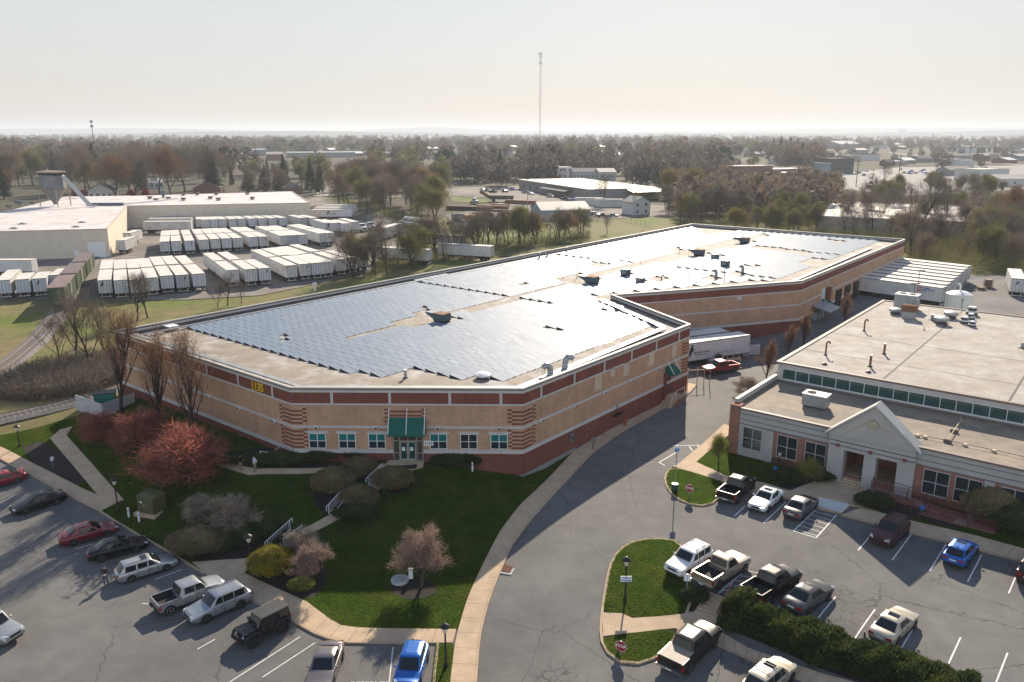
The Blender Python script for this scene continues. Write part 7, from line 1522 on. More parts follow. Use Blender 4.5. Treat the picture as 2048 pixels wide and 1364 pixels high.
far_cloud(15, 1500, wedge(1300,2250,1600,7000), (10,18), l_brown); far_cloud(16, 240, wedge(1600,2250,800,1700), (6,11), l_grey); far_cloud(17, 420, wedge(1300,1640,800,2500), (13,21), l_brown)
far_cloud(18, 260, wedge(860,1420,520,900), (11,19), l_grey); far_cloud(19, 120, wedge(1330,1640,330,560), (9,14), l_brown)
# brush thickets
def thicket(name, pxs, n, h, m, seed):
    poly = [tuple(P(*p)) for p in pxs]; a = np.array(poly); r = np.random.default_rng(seed); Q = r.uniform(a.min(0), a.max(0), (n*3,2)); Q = Q[inside(poly, Q)][:n]; z = gz(Q); k = len(Q)
    C = np.c_[Q, z + r.uniform(0,1,k)**1.6*h*.8]; d = np.c_[r.normal(0,.8,(k,2)), r.uniform(.2,1.4,k)]; d /= np.linalg.norm(d,axis=1)[:,None]; s = np.cross(d, r.normal(0,1,(k,3))); s /= np.linalg.norm(s,axis=1)[:,None]; ln = h*.45*r.uniform(.4,1.3,k)[:,None]
    wv = r.uniform(.02,.07,k)[:,None]; V = np.stack([C - s*wv, C + s*wv, C + d*ln], 1).reshape(-1,3); o = npmesh(name, V, np.arange(k*3).reshape(-1,3), m); tag(o, kind='stuff')
thicket('undergrowth', [(-60,800),(60,745),(150,720),(245,715),(262,775),(200,800),(60,812)], 22000, 2.4, l_grey, 3); thicket('undergrowth', [(-60,800),(60,765),(170,745),(245,740),(255,780),(60,808)], 9000, 1.5, l_brown, 4)
thicket('undergrowth', [(735,560),(760,520),(900,500),(1000,492),(1180,472),(1180,485),(1000,510),(860,530)], 16000, 3.0, l_olive, 5); thicket('undergrowth', [(1330,448),(1500,440),(2060,470),(2060,540),(1830,530),(1640,480),(1400,452)], 26000, 3.2, l_olive, 6); thicket('undergrowth', [(640,402),(760,412),(850,445),(870,462),(800,450),(700,420)], 9000, 4.0, l_olive, 7); thicket('undergrowth', [(1815,560),(1815,480),(2060,490),(2060,560)], 16000, 4.5, l_olive, 9); thicket('undergrowth', [(1340,440),(1340,400),(2060,400),(2060,450)], 42000, 5.5, l_brown, 8)
# ================================================================== street furniture
def hgt(px, py, g_): return float(PZ(px, py, g_[1])[1] - g_[2])
def lamp(base, head, lab):
    g_ = G(*base); h = hgt(*head, g_); t = thing('lamp_post', lab, 'street lamp', (g_[0], g_[1], g_[2] + .13), 0, 'black lamp posts with lantern heads')
    g = MB(); g.lathe(0,0,[(.15,0),(.14,.25),(.075,.4),(.06,h-.75)],10); g.build('pole', m_black, t, 40)
    g = MB(); g.lathe(0,0,[(.08,h-.78),(.14,h-.72),(.23,h-.3)],10); g.build('lamp_glass', mat('lamp_glass', (.62,.58,.50), .2), t, 40)
    g = MB(); g.lathe(0,0,[(.36,h-.30),(.33,h-.24),(.14,h-.1),(.05,h-.06),(.05,h)],12); g.build('lamp_cap', m_black, t, 40); return t
lamp((40,895),(33.7,851),'black lamp post beside the grass strip at the left edge'); lamp((237,1027),(227,957),'black lamp post at the end of the diagonal walk'); lamp((503,1144),(497,1070),'black lamp post between yellow bush and dark mounds')
lamp((892,1337),(887.5,1249),'black lamp post on the narrow grass strip at the bottom edge'); l5 = lamp((1250,1203),(1253.4,1116),'black lamp post carrying a white visitor sign on the middle island'); lamp((1556,950),(1553.5,900),'black lamp post in front of the left office windows')
s_blue = mat('sign_blue', (.02,.16,.5), .5); s_white = mat('sign_white', (.72,.72,.72), .5); s_red = mat('sign_red', (.36,.015,.03), .45); s_back = mat('sign_back', (.2,.2,.2), .5, .4)
g = MB(); g.box(-.42,.42,-.1,-.07,1.62,2.1); g.build('visitor_sign', s_white, l5)
text('Visitor', .24, 'lettering', s_blue, .003, l5, (0,-.105,1.96), (PI/2,0,0), .006); text('Parking', .24, 'lettering', s_blue, .003, l5, (0,-.105,1.74), (PI/2,0,0), .006)
def signpost(base, head, lab, kind, rz=0.0, cat='sign', w_=.35, h_=.5):
    g_ = G(*base); h = hgt(*head, g_) + h_/2; t = thing({'stop':'stop_sign'}.get(kind,'sign_post'), lab, cat, (g_[0], g_[1], g_[2] + .1), rz)
    g = MB(); g.box(-.035,.035,-.03,.03,0,h); g.build('post', m_galv if kind != 'dark' else m_black, t)
    if kind == 'stop':
        R_ = .40; o_ = [(R_*math.cos(PI/8 + k*PI/4), R_*math.sin(PI/8 + k*PI/4)) for k in range(8)]; zc = h - .38
        g = MB(); g.add([(x*1.07,-.035,zc+z*1.07) for x,z in o_], [tuple(range(8))], 1); g.add([(x,-.04,zc+z) for x,z in o_], [tuple(range(8))], 0); g.add([(x*1.07,-.03,zc+z*1.07) for x,z in o_], [tuple(range(7,-1,-1))], 2); pl = g.build('panel', [s_red, s_white, s_back], t)
        text('STOP', .31, 'lettering', s_white, .003, pl, (0,-.045,zc), (PI/2,0,0), .012, xs=.95)
    else:
        m = {'white':s_white,'blue':s_blue,'dark':s_back,'access':s_white,'split':s_white}[kind]; g = MB(); g.box(-w_/2,w_/2,-.045,-.03,h-h_,h); pl = g.build('panel', m, t)
        if kind == 'access':
            g = MB(); g.box(-w_*.42,w_*.42,-.05,-.045,h-h_*.98,h-h_*.45); g.build('blue_field', s_blue, pl)
            g = MB(); g.tube([(.0,-.052,h-h_*.62),(.02,-.052,h-h_*.78),(.09,-.052,h-h_*.8),(.12,-.052,h-h_*.9)], .018, 4); g.ball((-.005,-.052,h-h_*.56),.028,8,6); g.tube([(.0+.08*math.cos(a),-.052,h-h_*.8+.08*math.sin(a)) for a in np.linspace(2.0,5.6,9)], .014, 4); g.build('wheelchair_symbol', s_white, pl)
        if kind == 'split':
            g = MB(); g.box(-.012,.012,-.05,-.045,h-h_*.9,h-h_*.1); g.build('divider', s_blue, pl)
    return t
signpost((1378,999),(1379,976),'red stop sign on the office corner island, seen obliquely','stop',R(-35)); signpost((1241,1316),(1237.5,1291),'red stop sign at the tip of the lower grass island','stop',R(-28))
signpost((1349,985),(1351.6,899),'tall sign post with a white and blue panel and dark boxed foot','access',R(8),w_=.5,h_=.7); signpost((1745,1009),(1747,991),'wheelchair parking sign above the round dark bush','access',0,w_=.4,h_=.6)
signpost((1843,1026),(1843,1017),'small round blue sign in front of the ramp wall','blue',0,w_=.45,h_=.5); signpost((1549,953),(1549.5,940),'small blue and white sign in the dark office lawn','blue',R(10),w_=.42,h_=.55)
signpost((1726,1289),(1727.5,1272),'thin dark sign post seen edge on at the hedge','dark',R(80)); signpost((1372,1200),(1376,1157),'white sign with a blue divider beside the white sport utility','split',R(-5),w_=.5,h_=.6)
signpost((107,940),(102.5,919),'pale sign on a dark post in the mulch triangle','white',R(50),w_=.35,h_=.45); signpost((1185.6,901),(1186.6,881),'dark backed sign on the drive sidewalk','dark',R(20),w_=.55,h_=.55)
g_ = G(1349,985); t = thing('planter_box', 'dark green box at the foot of the tall sign post', 'box', (g_[0], g_[1], g_[2]+.12)); g = MB(); g.prism([(.3*math.cos(a),.3*math.sin(a)) for a in np.linspace(0,2*PI,9)[:-1]],0,.75); g.build('barrel', mat('box_green', (.02,.05,.03), .6), t); g = MB(); g.cyl(0,0,.75,.82,.34,.34,8); g.build('rim', m_black, t)
for px, py, lab in ((258.5,1037,'white bollard left of the pair by the utility box'),(279,1046,'white bollard right of the pair by the utility box'),(945,945,'white post on the lawn at the warehouse corner')):
    g_ = G(px,py); t = thing('bollard', lab, 'bollard', (g_[0],g_[1],g_[2]+.1)); g = MB(); g.lathe(0,0,[(.1,0),(.1,.95),(.07,1.03),(.01,1.06)],10); g.build('post', m_white, t, 40); g = MB(); g.cyl(0,0,.7,.8,.105,.105,10); g.build('band', m_galv, t)
# green transformer
g_ = G(306,1024); t = thing('utility_box', 'olive green electrical cabinet on a concrete pad at the lawn edge', 'electrical cabinet', (g_[0],g_[1],g_[2]+.12), R(-20)); m_ol = mat('cabinet_olive', (.085,.085,.035), .6, 0, .12)
g = MB(); g.box(-1.25,1.25,-1.1,1.1,-.3,.12); g.build('pad', m_conc, t); g = MB(); g.box(-.95,.95,-.8,.8,.12,1.7); b = g.build('cabinet', m_ol, t); g = MB(); g.add([(-1,-.85,1.7),(1,-.85,1.7),(1,.85,1.7),(-1,.85,1.7),(-.9,-.3,1.95),(.9,-.3,1.95),(.9,.6,1.95),(-.9,.6,1.95)], [(0,1,5,4),(1,2,6,5),(2,3,7,6),(3,0,4,7),(4,5,6,7)]); g.build('lid', m_ol, t)
for s in (0,1): g = MB(); g.box(-.92+.93*s,-.01+.93*s,-.84,-.8,.18,1.62); d = g.build('door', m_ol, t); g = MB(); g.box(-.2+.3*s,-.1+.3*s,-.87,-.84,.8,1.05); g.build('handle', m_galv, d)
g = MB(); g.box(-.6,-.35,-.846,-.838,1.1,1.3); g.build('warning_label', s_white, t)
# round lid and pedestal on the lawn
g_ = G(800,1165); t = thing('manhole_lid', 'round concrete lid with a square hatch beside the mulch bed', 'manhole', (g_[0],g_[1],g_[2]+.13)); g = MB(); g.cyl(0,0,0,.2,.72,.72,28); g.build('ring', mat('grey_concrete', (.40,.40,.39), .8), t, 40); g = MB(); g.box(-.45,.45,-.45,.45,.2,.24); g.xf(Matrix.Rotation(R(25),4,'Z')); g.build('hatch', m_galv, t)
g_ = G(822,1160); t = thing('pedestal', 'small white utility pedestal under the pinkish tree', 'pedestal', (g_[0],g_[1],g_[2]+.13)); g = MB(); g.box(-.17,.17,-.12,.12,0,.75); g.build('box', m_white, t); g = MB(); g.lathe(0,0,[(.22,.75),(.18,.9),(.01,.98)],10); g.build('cap', s_white, t)
# hydrant
g_ = G(1250,853); t = thing('fire_hydrant', 'red fire hydrant on the drive sidewalk', 'fire hydrant', (g_[0],g_[1],g_[2]+.17)); mh = mat('hydrant_red', (.30,.05,.03), .6)
g = MB(); g.lathe(0,0,[(.19,0),(.19,.06),(.14,.08),(.14,.55),(.18,.57),(.17,.68),(.08,.80),(.04,.82),(.04,.9)],12); g.build('body', mh, t, 40)
for a in (0,PI/2,PI): g = MB(); g.tube([(0,0,.45),(.24*math.cos(a),-.24*math.sin(a),.45)], .075, 8); g.build('outlet', mh, t, 40)
# storm drain
g_ = G(1014,1138); t = thing('storm_drain', 'rusty storm drain grate in a concrete frame at the drive kerb', 'drain', (g_[0],g_[1],g_[2]+.06), R(72)); g = MB(); g.box(-.85,.85,-.62,.62,-.1,.012); g.build('frame', mat('grey_concrete2', (.36,.36,.36), .8), t); g = MB(); g.box(-.65,.65,-.45,.45,-.05,.014); o = g.build('pit', m_dark, t); g = MB()
for k in range(11): g.box(-.65+k*.12,-.60+k*.12,-.45,.45,.014,.03)
g.build('grate', m_rust, t)
# steps and railings of the winding walk
def stairs(tl, tr, br, bl, n, lab, name='steps', grp=None):
    a, b, c, d = (G(*q) for q in (tl, tr, br, bl)); zt = (g1(*a[:2]) + g1(*b[:2]))/2 + .21; zb = (g1(*c[:2]) + g1(*d[:2]))/2 + .21; t = thing(name, lab, 'steps', (a[0],a[1],0), 0, grp); o = np.array([a[0],a[1]])
    for k in range(n):
        f0, f1 = k/n, (k+1)/n; q = [a[:2]+(d-a)[:2]*f0-o, a[:2]+(d-a)[:2]*f1-o, b[:2]+(c-b)[:2]*f1-o, b[:2]+(c-b)[:2]*f0-o]; g = MB(); g.prism([tuple(p) for p in q], zb-.6, zt - (zt-zb)*(k+.5)/n); g.build('step', m_conc, t)
    return t
gS = 'flights of the winding walk'
st1 = stairs((752,944),(792,957),(771,971),(740,963),5,'top flight of concrete steps below the entrance',grp=gS); st2 = stairs((697,998),(716,1005),(689,1034),(672,1026),6,'middle flight of concrete steps between round bushes',grp=gS); st3 = stairs((576,1077),(591,1084),(552,1098),(535,1092),6,'lowest flight of concrete steps above the plaza',grp=gS)
st4 = stairs((1414,1185),(1452,1198),(1433,1241),(1389,1227),6,'wide concrete steps between the two right parking levels','steps')
def rail(p0, p1, lab, h=1.0, m=None, grp='white stair railings', bal=True):
    a, b = G(*p0), G(*p1); m = m or m_white; t = thing('railing', lab, 'railing', (a[0],a[1],a[2]+.15), 0, grp); B = (b - a); B[2] = b[2] - a[2]; d = B/np.linalg.norm(B[:2])
    g = MB(); g.tube([d*-.35+(0,0,h*.55), d*-.35+(0,0,h), (0,0,h), B+(0,0,h), B+d*.35+(0,0,h), B+d*.35+(0,0,h*.55)], .035, 6).tube([(0,0,.15), B+(0,0,.15)], .03, 6); g.build('handrail', m, t)
    for q in (np.zeros(3), B): g = MB(); g.tube([q+(0,0,-.2), q+(0,0,h)], .04, 6); g.build('post', m, t)
    if bal:
        n = int(np.linalg.norm(B)/.2); g = MB()
        for k in range(1,n): g.tube([B*k/n+(0,0,.15), B*k/n+(0,0,h)], .016, 4)
        g.build('balusters', m, t)
rail((762,952),(737,975),'white railing on the left of the top steps'); rail((784,953),(768,966),'white railing on the right of the top steps, half hidden by a bush'); rail((692,994),(658,1032),'long white railing on the left of the middle steps'); rail((703,1005),(680,1034),'white railing on the right of the middle steps'); rail((581,1064),(537,1104),'white railing on the left of the lowest steps'); rail((600,1078),(575,1097),'white railing on the right of the lowest steps')
rail((1460,1197),(1437,1238),'rusty railing on the right of the wide parking steps',.95,m_mar,None,False)
# side stoop of the warehouse
sp = along(Ac, Rc, sd, .1); t = thing('side_stoop', 'concrete stoop with white handrails under the small green awning', 'steps', (sp[0],sp[1],0), math.atan2(Rc[1]-Ac[1], Rc[0]-Ac[0]))
for k in range(5): g = MB(); g.box(-1.0-.32*(4-k), 1.2, -1.7, -.02, -.2, .3+.2*k); g.build('step', m_conc, t)
g = MB(); g.tube([(-2.4,-1.65,1.0),(-1.0,-1.65,2.1),(1.2,-1.65,2.1),(1.2,-1.65,1.1)], .035, 6).tube([(-1.0,-1.65,1.1),(-1.0,-1.65,2.1)], .03, 6).tube([(-2.4,-1.65,.2),(-2.4,-1.65,1.0)], .03, 6); g.build('handrail', m_white, t)
g = MB(); g.box(-1.35,-1.05,-.25,-.02,.2,4.2); g.build('brick_pier', b_red, t)
p = along(Ac, Rc, facade(Ac, Rc, [1232], 2.2)[0], .25); t = thing('fire_connection', 'cluster of dark fire hose valves on the brick base of the right wall', 'pipework', (p[0],p[1],1.6), R(50.5)); g = MB()
for dx, dz in ((-.6,.3),(-.2,.5),(.2,.3),(.6,.5)): g.tube([(dx,.2,.2),(dx,-.1,.2),(dx,-.35,dz)], .10, 7)
g.build('valves', m_black, t); g = MB(); g.tube([(-.8,.15,.2),(.8,.15,.2)], .12, 7).tube([(0,.1,.2),(0,.1,1.5)], .05, 6); g.build('manifold', m_black, t)
p = along(Ac, Rc, 8.5, .08); t = thing('meter_box', 'small grey meter box on the dark brick base of the right wall', 'meter box', (p[0],p[1],1.3), R(50.5)); g = MB(); g.box(-.3,.3,-.15,.05,0,.8); g.build('box', m_galv, t); g = MB(); g.box(-.26,.26,-.17,-.15,.05,.7); g.build('door', m_galvb, t)
g_ = G(537,925); t = thing('pipe_outlet', 'white pipe frame with a grey pan by the shaded left wall', 'pipework', (g_[0],g_[1],g_[2]+.1), R(-20)); g = MB(); g.tube([(-.9,0,0),(-.9,0,1.0),(0,0,1.0),(0,0,0)], .07, 6); g.build('frame', m_white, t); g = MB(); g.box(.8,2.1,-.5,.3,.2,.3); g.build('pan', m_galv, t); g = MB(); g.tube([(.2,.5,.6),(.6,.6,1.2),(1.0,.6,1.5)], .08, 6); g.build('spout', m_galv, t)
# doormat
p = along(Bc, Ac, dc, 1.2); t = thing('doormat', 'dark doormat before the glass entrance', 'doormat', (p[0],p[1],g1(*p)+.21)); g = MB(); g.box(-.9,.9,-.45,.45,0,.02); g.build('mat', m_black, t); g = MB(); g.ring([(-.92,-.47),(.92,-.47),(.92,.47),(-.92,.47)],.03,.02,0,.03); g.build('edge', c_trim, t)
# white slat fence by the trailer and pipe gate
a, b = G(1379,722), G(1517,710); d = (b-a)[:2]; Lf = np.linalg.norm(d); t = thing('slat_fence', 'white slatted fence in front of the trailer with the horse emblem', 'fence', (a[0],a[1],g1(*a[:2])), math.atan2(d[1],d[0]))
n = int(Lf/2.4)
for k in range(n+1): g = MB(); g.box(Lf*k/n-.07,Lf*k/n+.07,-.07,.07,0,1.75); g.build('post', m_white, t)
for k in range(n):
    g = MB()
    for z in (.15,.42,.69,.96,1.23,1.5): g.box(Lf*k/n+.07,Lf*(k+1)/n-.07,-.02,.02,z,z+.16)
    g.build('slat_panel', m_white, t)
m_tanp = mat('tan_pipe', (.45,.33,.2), .6); g_ = G(1388,772); t = thing('pipe_gate', 'tan pipe frame with a sign post at the end of the drive sidewalk', 'gate', (g_[0],g_[1],g_[2]), R(10)); g = MB()
for x in (-1.0,.4,1.4): g.tube([(x,0,0),(x,0,2.6)], .06, 6)
g.tube([(-1.0,0,2.3),(1.4,0,2.3)], .05, 6); g.build('frame', m_tanp, t); g = MB(); g.tube([(2.0,-.6,0),(2.0,-.6,3.0)], .05, 6); g.build('post', m_galv, t)
# white tank
p = P(1934,594,6.2); t = thing('storage_tank', 'white cylindrical tank with a hooked vent behind the office roof', 'tank', (p[0],p[1]+2.4,.9)); g = MB(); g.lathe(0,0,[(2.1,0),(2.1,5.3)],32); g.build('shell', m_white, t, 40); g = MB(); g.lathe(0,0,[(2.16,5.3),(2.12,5.42),(1.3,5.8),(.01,6.0)],32); g.build('dome', mat('tank_top', (.66,.66,.66), .5), t, 40); g = MB(); g.tube([(0,0,6.0),(0,0,6.9),(-.15,0,7.15),(-.4,0,7.2),(-.55,0,7.0)], .16, 8); g.build('vent', m_white, t, 40); g = MB(); g.tube([(-.5,-2.14,.2),(-.5,-2.14,4.9)], .07, 6).box(-.65,-.35,-2.22,-2.05,4.6,5.0); g.build('gauge_pipe', m_galv, t)
for k in range(3): p = P(1625+k*7,640-k*3,1.2); t = thing('condenser', ['teal grey condenser box, nearest of three by the loading door','teal grey condenser box, middle of three by the loading door','teal grey condenser box, farthest of three by the loading door'][k], 'air conditioner', (p[0],p[1],1.2), AU, 'condensers by the loading door'); g = MB(); g.box(-.6,.6,-.6,.6,0,1.5); g.build('cabinet', mat('condenser_teal', (.22,.29,.29), .5), t); g = MB(); g.cyl(0,0,1.5,1.58,.45,.45,12); g.build('fan', m_dark, t)
for k, (px, py) in enumerate(((1975,577),(1962,582))): p = P(px,py,1); t = thing('pallet_stack', ['tall stack of wooden pallets near the lone trailer','low stack of wooden pallets near the lone trailer'][k], 'pallets', (p[0],p[1],.9), R(30)); [MB().box(-.9,.9,-.6,.6,z*.28,z*.28+.16).build('pallet', mat('pallet_wood', (.25,.19,.13), .9), t) for z in range(8 if k == 0 else 4)]
# pale screen with a bin behind, logs
cs = [G(155,820), G(207,839), G(270,806)]; t = thing('screen_fence', 'pale grey panel screen by the railway at the left end of the warehouse', 'fence', (cs[0][0],cs[0][1],0)); m_scr = mat('screen_grey', (.42,.41,.42), .7, 0, .12)
for a, b in zip(cs, cs[1:]): g = MB(); o_ = np.array(cs[0][:2]); g.seg(a[:2]-o_, b[:2]-o_, .04, .04, -.4, 2.6); g.build('panel', m_scr, t)
p = G(213,815); t = thing('waste_bin', 'green waste bin behind the pale screen', 'bin', (p[0],p[1],p[2]+.05), R(20)); g = MB(); g.add([(x*s,y*s2,z) for z,s,s2 in ((0,.85,.85),(1.9,1,1)) for x,y in ((-1.2,-.8),(1.2,-.8),(1.2,.8),(-1.2,.8))], [(3,2,1,0),(4,5,6,7),(0,1,5,4),(1,2,6,5),(2,3,7,6),(3,0,4,7)]); g.build('bin', mat('bin_green', (.02,.16,.12), .6), t); g = MB(); g.box(-1.25,1.25,-.85,.85,1.9,2.0); g.build('lid', m_black, t)
for (a, b), lab in ((((88,800),(122,768)),'long pale fallen log beside the railway'),(((120,782),(135,762)),'short pale fallen log right of the long one')):
    a, b = G(*a), G(*b); t = thing('fallen_log', lab, 'log', (a[0],a[1],a[2]+.3)); g = MB(); g.tube([(0,0,0),(b-a)*.5+(0,0,.4),(b-a)+(0,0,.6)], [.2,.17,.12], 7); g.build('trunk', mat('log_pale', (.33,.25,.18), .9), t); g = MB(); g.tube([(b-a)*.5+(0,0,.4),(b-a)*.6+(.6,.3,1.2)], [.07,.03], 5); g.build('limb', mat('log_pale', (.33,.25,.18), .9), t)
p = P(630,584); t = thing('standpipe', 'white standpipe in the grass strip behind the long parapet', 'standpipe', (p[0],p[1],.2)); g = MB(); g.cyl(0,0,0,1.9,.22,.22,10); g.build('pipe', m_white, t, 40); g = MB(); g.box(-.4,.4,-.3,.3,1.2,1.9); g.build('box', s_white, t)

# ================================================================== people
k_skin = mat('skin', (.42,.25,.18), .6, 0, .04); k_hair = mat('hair_dark', (.03,.022,.018), .7); k_shoe = mat('shoe', (.05,.035,.03), .6)
def person(lab, base, rz, top, legs, hair, armL, armR, hold=None, h=1.74):
    g_ = G(*base); t = thing('person', lab, 'person', (g_[0],g_[1],g_[2]+.2 if base[1] < 1000 else g_[2]+.055), rz); s = h/1.74
    V = [(0,0,.95),(0,0,1.10),(0,0,1.30),(0,0,1.44),(0,.01,1.52),(0,-.01,1.62),(0,0,1.70)]; E_ = [(0,1),(1,2),(2,3),(3,4),(4,5),(5,6)]; Rr = [(.15,.11),(.14,.10),(.165,.11),(.10,.08),(.055,.055),(.078,.095),(.06,.07)]
    def chain(st, pts, rad):
        i = st
        for p, r in zip(pts, rad): V.append(p); Rr.append((r, r)); E_.append((i, len(V)-1)); i = len(V)-1
        return i
    hands = []
    for sx, arm in ((1,armL),(-1,armR)):
        chain(0, [(sx*.10,0,.88),(sx*.11,-.01,.50),(sx*.115,.02,.09)], [.095,.065,.05]); V.append((sx*.125,-.13,.035)); Rr.append((.045,.04)); E_.append((len(V)-2,len(V)-1))
        i = chain(3, [(sx*.19,0,1.41)]+list(arm), [.065,.05,.038]); hd = np.array(arm[-1]); d = hd - np.array(arm[-2]); d /= np.linalg.norm(d); hands.append(hd + d*.07)
        i = chain(i, [tuple(hd + d*.07)], [.034]); sd = np.cross(d, (0,0,1.)); sd /= np.linalg.norm(sd)+1e-6
        for f in range(4): chain(i, [tuple(hd + d*.12 + sd*(f-1.5)*.022), tuple(hd + d*(.17-.008*abs(f-1)) + sd*(f-1.5)*.024 + (0,0,-.02))], [.010,.008])
        chain(i, [tuple(hd + d*.08 + sd*.05), tuple(hd + d*.12 + sd*.06)], [.011,.009])
    me = bpy.data.meshes.new('body'); me.from_pydata([tuple(np.array(v)*s) for v in V], E_, []); o = bpy.data.objects.new('body', me); COL.objects.link(o)
    md = o.modifiers.new('skin', 'SKIN'); 
    for v, r_ in zip(me.skin_vertices[0].data, Rr): v.radius = (r_[0]*s, r_[1]*s)
    me.skin_vertices[0].data[0].use_root = True; sb = o.modifiers.new('sub', 'SUBSURF'); sb.levels = sb.render_levels = 1
    dg = bpy.context.evaluated_depsgraph_get(); m2 = bpy.data.meshes.new_from_object(o.evaluated_get(dg)); bpy.data.objects.remove(o)
    m2.materials.clear()
    for m in (k_skin, top, legs, k_shoe): m2.materials.append(m)
    for p in m2.polygons:
        c = np.array(p.center)/s; hd = min(np.linalg.norm(c - q) for q in hands); p.material_index = 0 if c[2] > 1.49 or hd < .13 else 3 if c[2] < .10 else 2 if c[2] < .93 and abs(c[0]) < .24 else 1; p.use_smooth = True
    ob = bpy.data.objects.new('body', m2); COL.objects.link(ob); setparent(ob, t)
    g = MB(); g.ball((0,.02*s,1.675*s), (.092*s,.105*s,.085*s), 12, 8); 
    if hair == 2: g.ball((0,.08*s,1.52*s), (.09*s,.05*s,.14*s), 10, 8)
    g.build('hair', k_hair, t, 180)
    g = MB(); g.ball((0,-.105*s,1.615*s), (.014,.02,.022), 6, 5); 
    for sx in (1,-1): g.ball((sx*.032*s,-.088*s,1.645*s), (.011,.008,.008), 6, 4); g.ball((sx*.085*s,0,1.625*s), (.012,.022,.032), 6, 5)
    g.build('face', k_skin, t, 180)
    return t
k_blk = mat('cloth_black', (.012,.012,.014), .9); k_jean = mat('cloth_denim', (.035,.055,.11), .9); k_kha = mat('cloth_khaki', (.26,.2,.14), .9); k_wsh = mat('cloth_white', (.55,.57,.62), .85); k_dol = mat('cloth_dark_olive', (.03,.028,.022), .9)
aF = lambda sx: [(sx*.24,-.03,1.14),(sx*.12,-.26,1.08)]; aD = lambda sx: [(sx*.25,.02,1.14),(sx*.27,-.03,.90)]; aH = lambda sx: [(sx*.34,.05,1.18),(sx*.19,-.04,.99)]
tp_ = person('person in dark jacket and blue jeans looking down at something, standing behind the silver wagon',(213,1171),R(20),k_dol,k_jean,1,aF(1),aF(-1))
g = MB(); g.box(-.13,.13,-.36,-.20,1.05,1.08); t2 = g.build('clipboard', s_white); t2.location = tp_.location; t2.rotation_euler = tp_.rotation_euler; tag(t2, 'white clipboard held by the person behind the silver wagon', 'clipboard', None, 'thing')
person('person in black top and tan trousers on the left, talking on the path',(483,944),R(70),k_blk,k_kha,2,aF(1),aD(-1),h=1.68); person('person in a white shirt and tan trousers with hand on hip on the path',(511,948),R(-40),k_wsh,k_kha,1,aH(1),aD(-1),h=1.78)
# ================================================================== buildings beyond
f_white = mat('far_white', (.52,.50,.47), .8, 0, .1); f_grey = mat('far_grey', (.24,.23,.22), .85, 0, .1); f_dark = mat('far_dark', (.09,.085,.08), .85); f_brick = mat('far_brick', (.20,.09,.065), .9, 0, .15); f_tan = mat('far_tan', (.36,.30,.24), .85); f_blue = mat('far_blue_grey', (.25,.30,.33), .8); f_roofp = mat('far_roof_pale', (.46,.41,.36), .7, 0, .2, .2); f_roofd = mat('far_roof_dark', (.10,.095,.09), .9, 0, .2, .3); f_roofw = mat('far_roof_white', (.66,.64,.62), .6, 0, .15, .3); f_shiny = mat('far_roof_metal', (.55,.52,.5), .28, .6, .08)
def bldg(name, lab, a, b, depth, h, wm, rm, cat='building', roof='flat', group=None, wins=None, rh=2.5, z=0.0, eave=.3, winrows=1, door=None, hips=False):
    "walls on the base line a->b (photo points on the ground), running depth metres back"
    p, q = P(*a, z), P(*b, z); d = q - p; L = float(np.linalg.norm(d)); t = thing(name, lab, cat, (p[0], p[1], z - .05), math.atan2(d[1], d[0]), group)
    g = MB(); g.box(0, L, 0, depth, -1, h)
    if roof == 'gable': g.add([(0,0,h),(0,depth,h),(0,depth/2,h+rh-.15)], [(0,2,1)]); g.add([(L,0,h),(L,depth,h),(L,depth/2,h+rh-.15)], [(0,1,2)])
    if roof == 'front': g.add([(0,0,h),(L,0,h),(L/2,0,h+rh-.15)], [(0,1,2)]); g.add([(0,depth,h),(L,depth,h),(L/2,depth,h+rh-.15)], [(1,0,2)])
    g.build('wall', wm, t); g = MB(); e = eave
    if roof == 'flat': g.ring([(0,0),(L,0),(L,depth),(0,depth)], .15, .3, h-.1, h+.35).quad((0,0,h+.05),(L,0,h+.05),(L,depth,h+.05),(0,depth,h+.05))
    elif roof == 'gable':
        k = depth*.22 if hips else 0
        v = [(-e,-e,h-.15),(L+e,-e,h-.15),(L+e,depth+e,h-.15),(-e,depth+e,h-.15),(-e+k*2,depth/2,h+rh),(L+e-k*2,depth/2,h+rh)]; g.add(v + [(x,y,zz-.2) for x,y,zz in v], [(0,1,5,4),(2,3,4,5),(0,4,3),(1,2,5)] if hips else [(0,1,5,4),(2,3,4,5),(6,10,11,7),(8,11,10,9),(0,6,7,1),(2,8,9,3)])
    else:
        v = [(-e,-e,h-.15),(L/2,-e,h+rh),(L+e,-e,h-.15),(-e,depth+e,h-.15),(L/2,depth+e,h+rh),(L+e,depth+e,h-.15)]; g.add(v + [(x,y,zz-.25) for x,y,zz in v], [(0,1,4,3),(1,2,5,4),(6,9,10,7),(7,10,11,8),(0,6,7,1),(1,7,8,2),(0,3,9,6),(2,8,11,5)])
    g.build('roof', rm, t)
    if wins:
        for r_ in range(winrows):
            for k in range(wins):
                x = L*(k+.5)/wins; z0 = h*(r_+.35)/winrows; g = MB(); g.box(x-.55,x+.55,-.06,.02,z0,z0+min(1.4,h/winrows*.42)); f = g.build('window', f_white if wm is not f_white else f_grey, t); g = MB(); g.box(x-.45,x+.45,-.075,-.06,z0+.1,z0+min(1.3,h/winrows*.42-.1)); g.build('pane', m_glass, f)
    if door: x = L*door; g = MB(); g.box(x-1.6,x+1.6,-.07,.02,0,min(3.6,h*.75)); g.build('door', f_grey if wm is f_white else f_white, t)
    return t, L
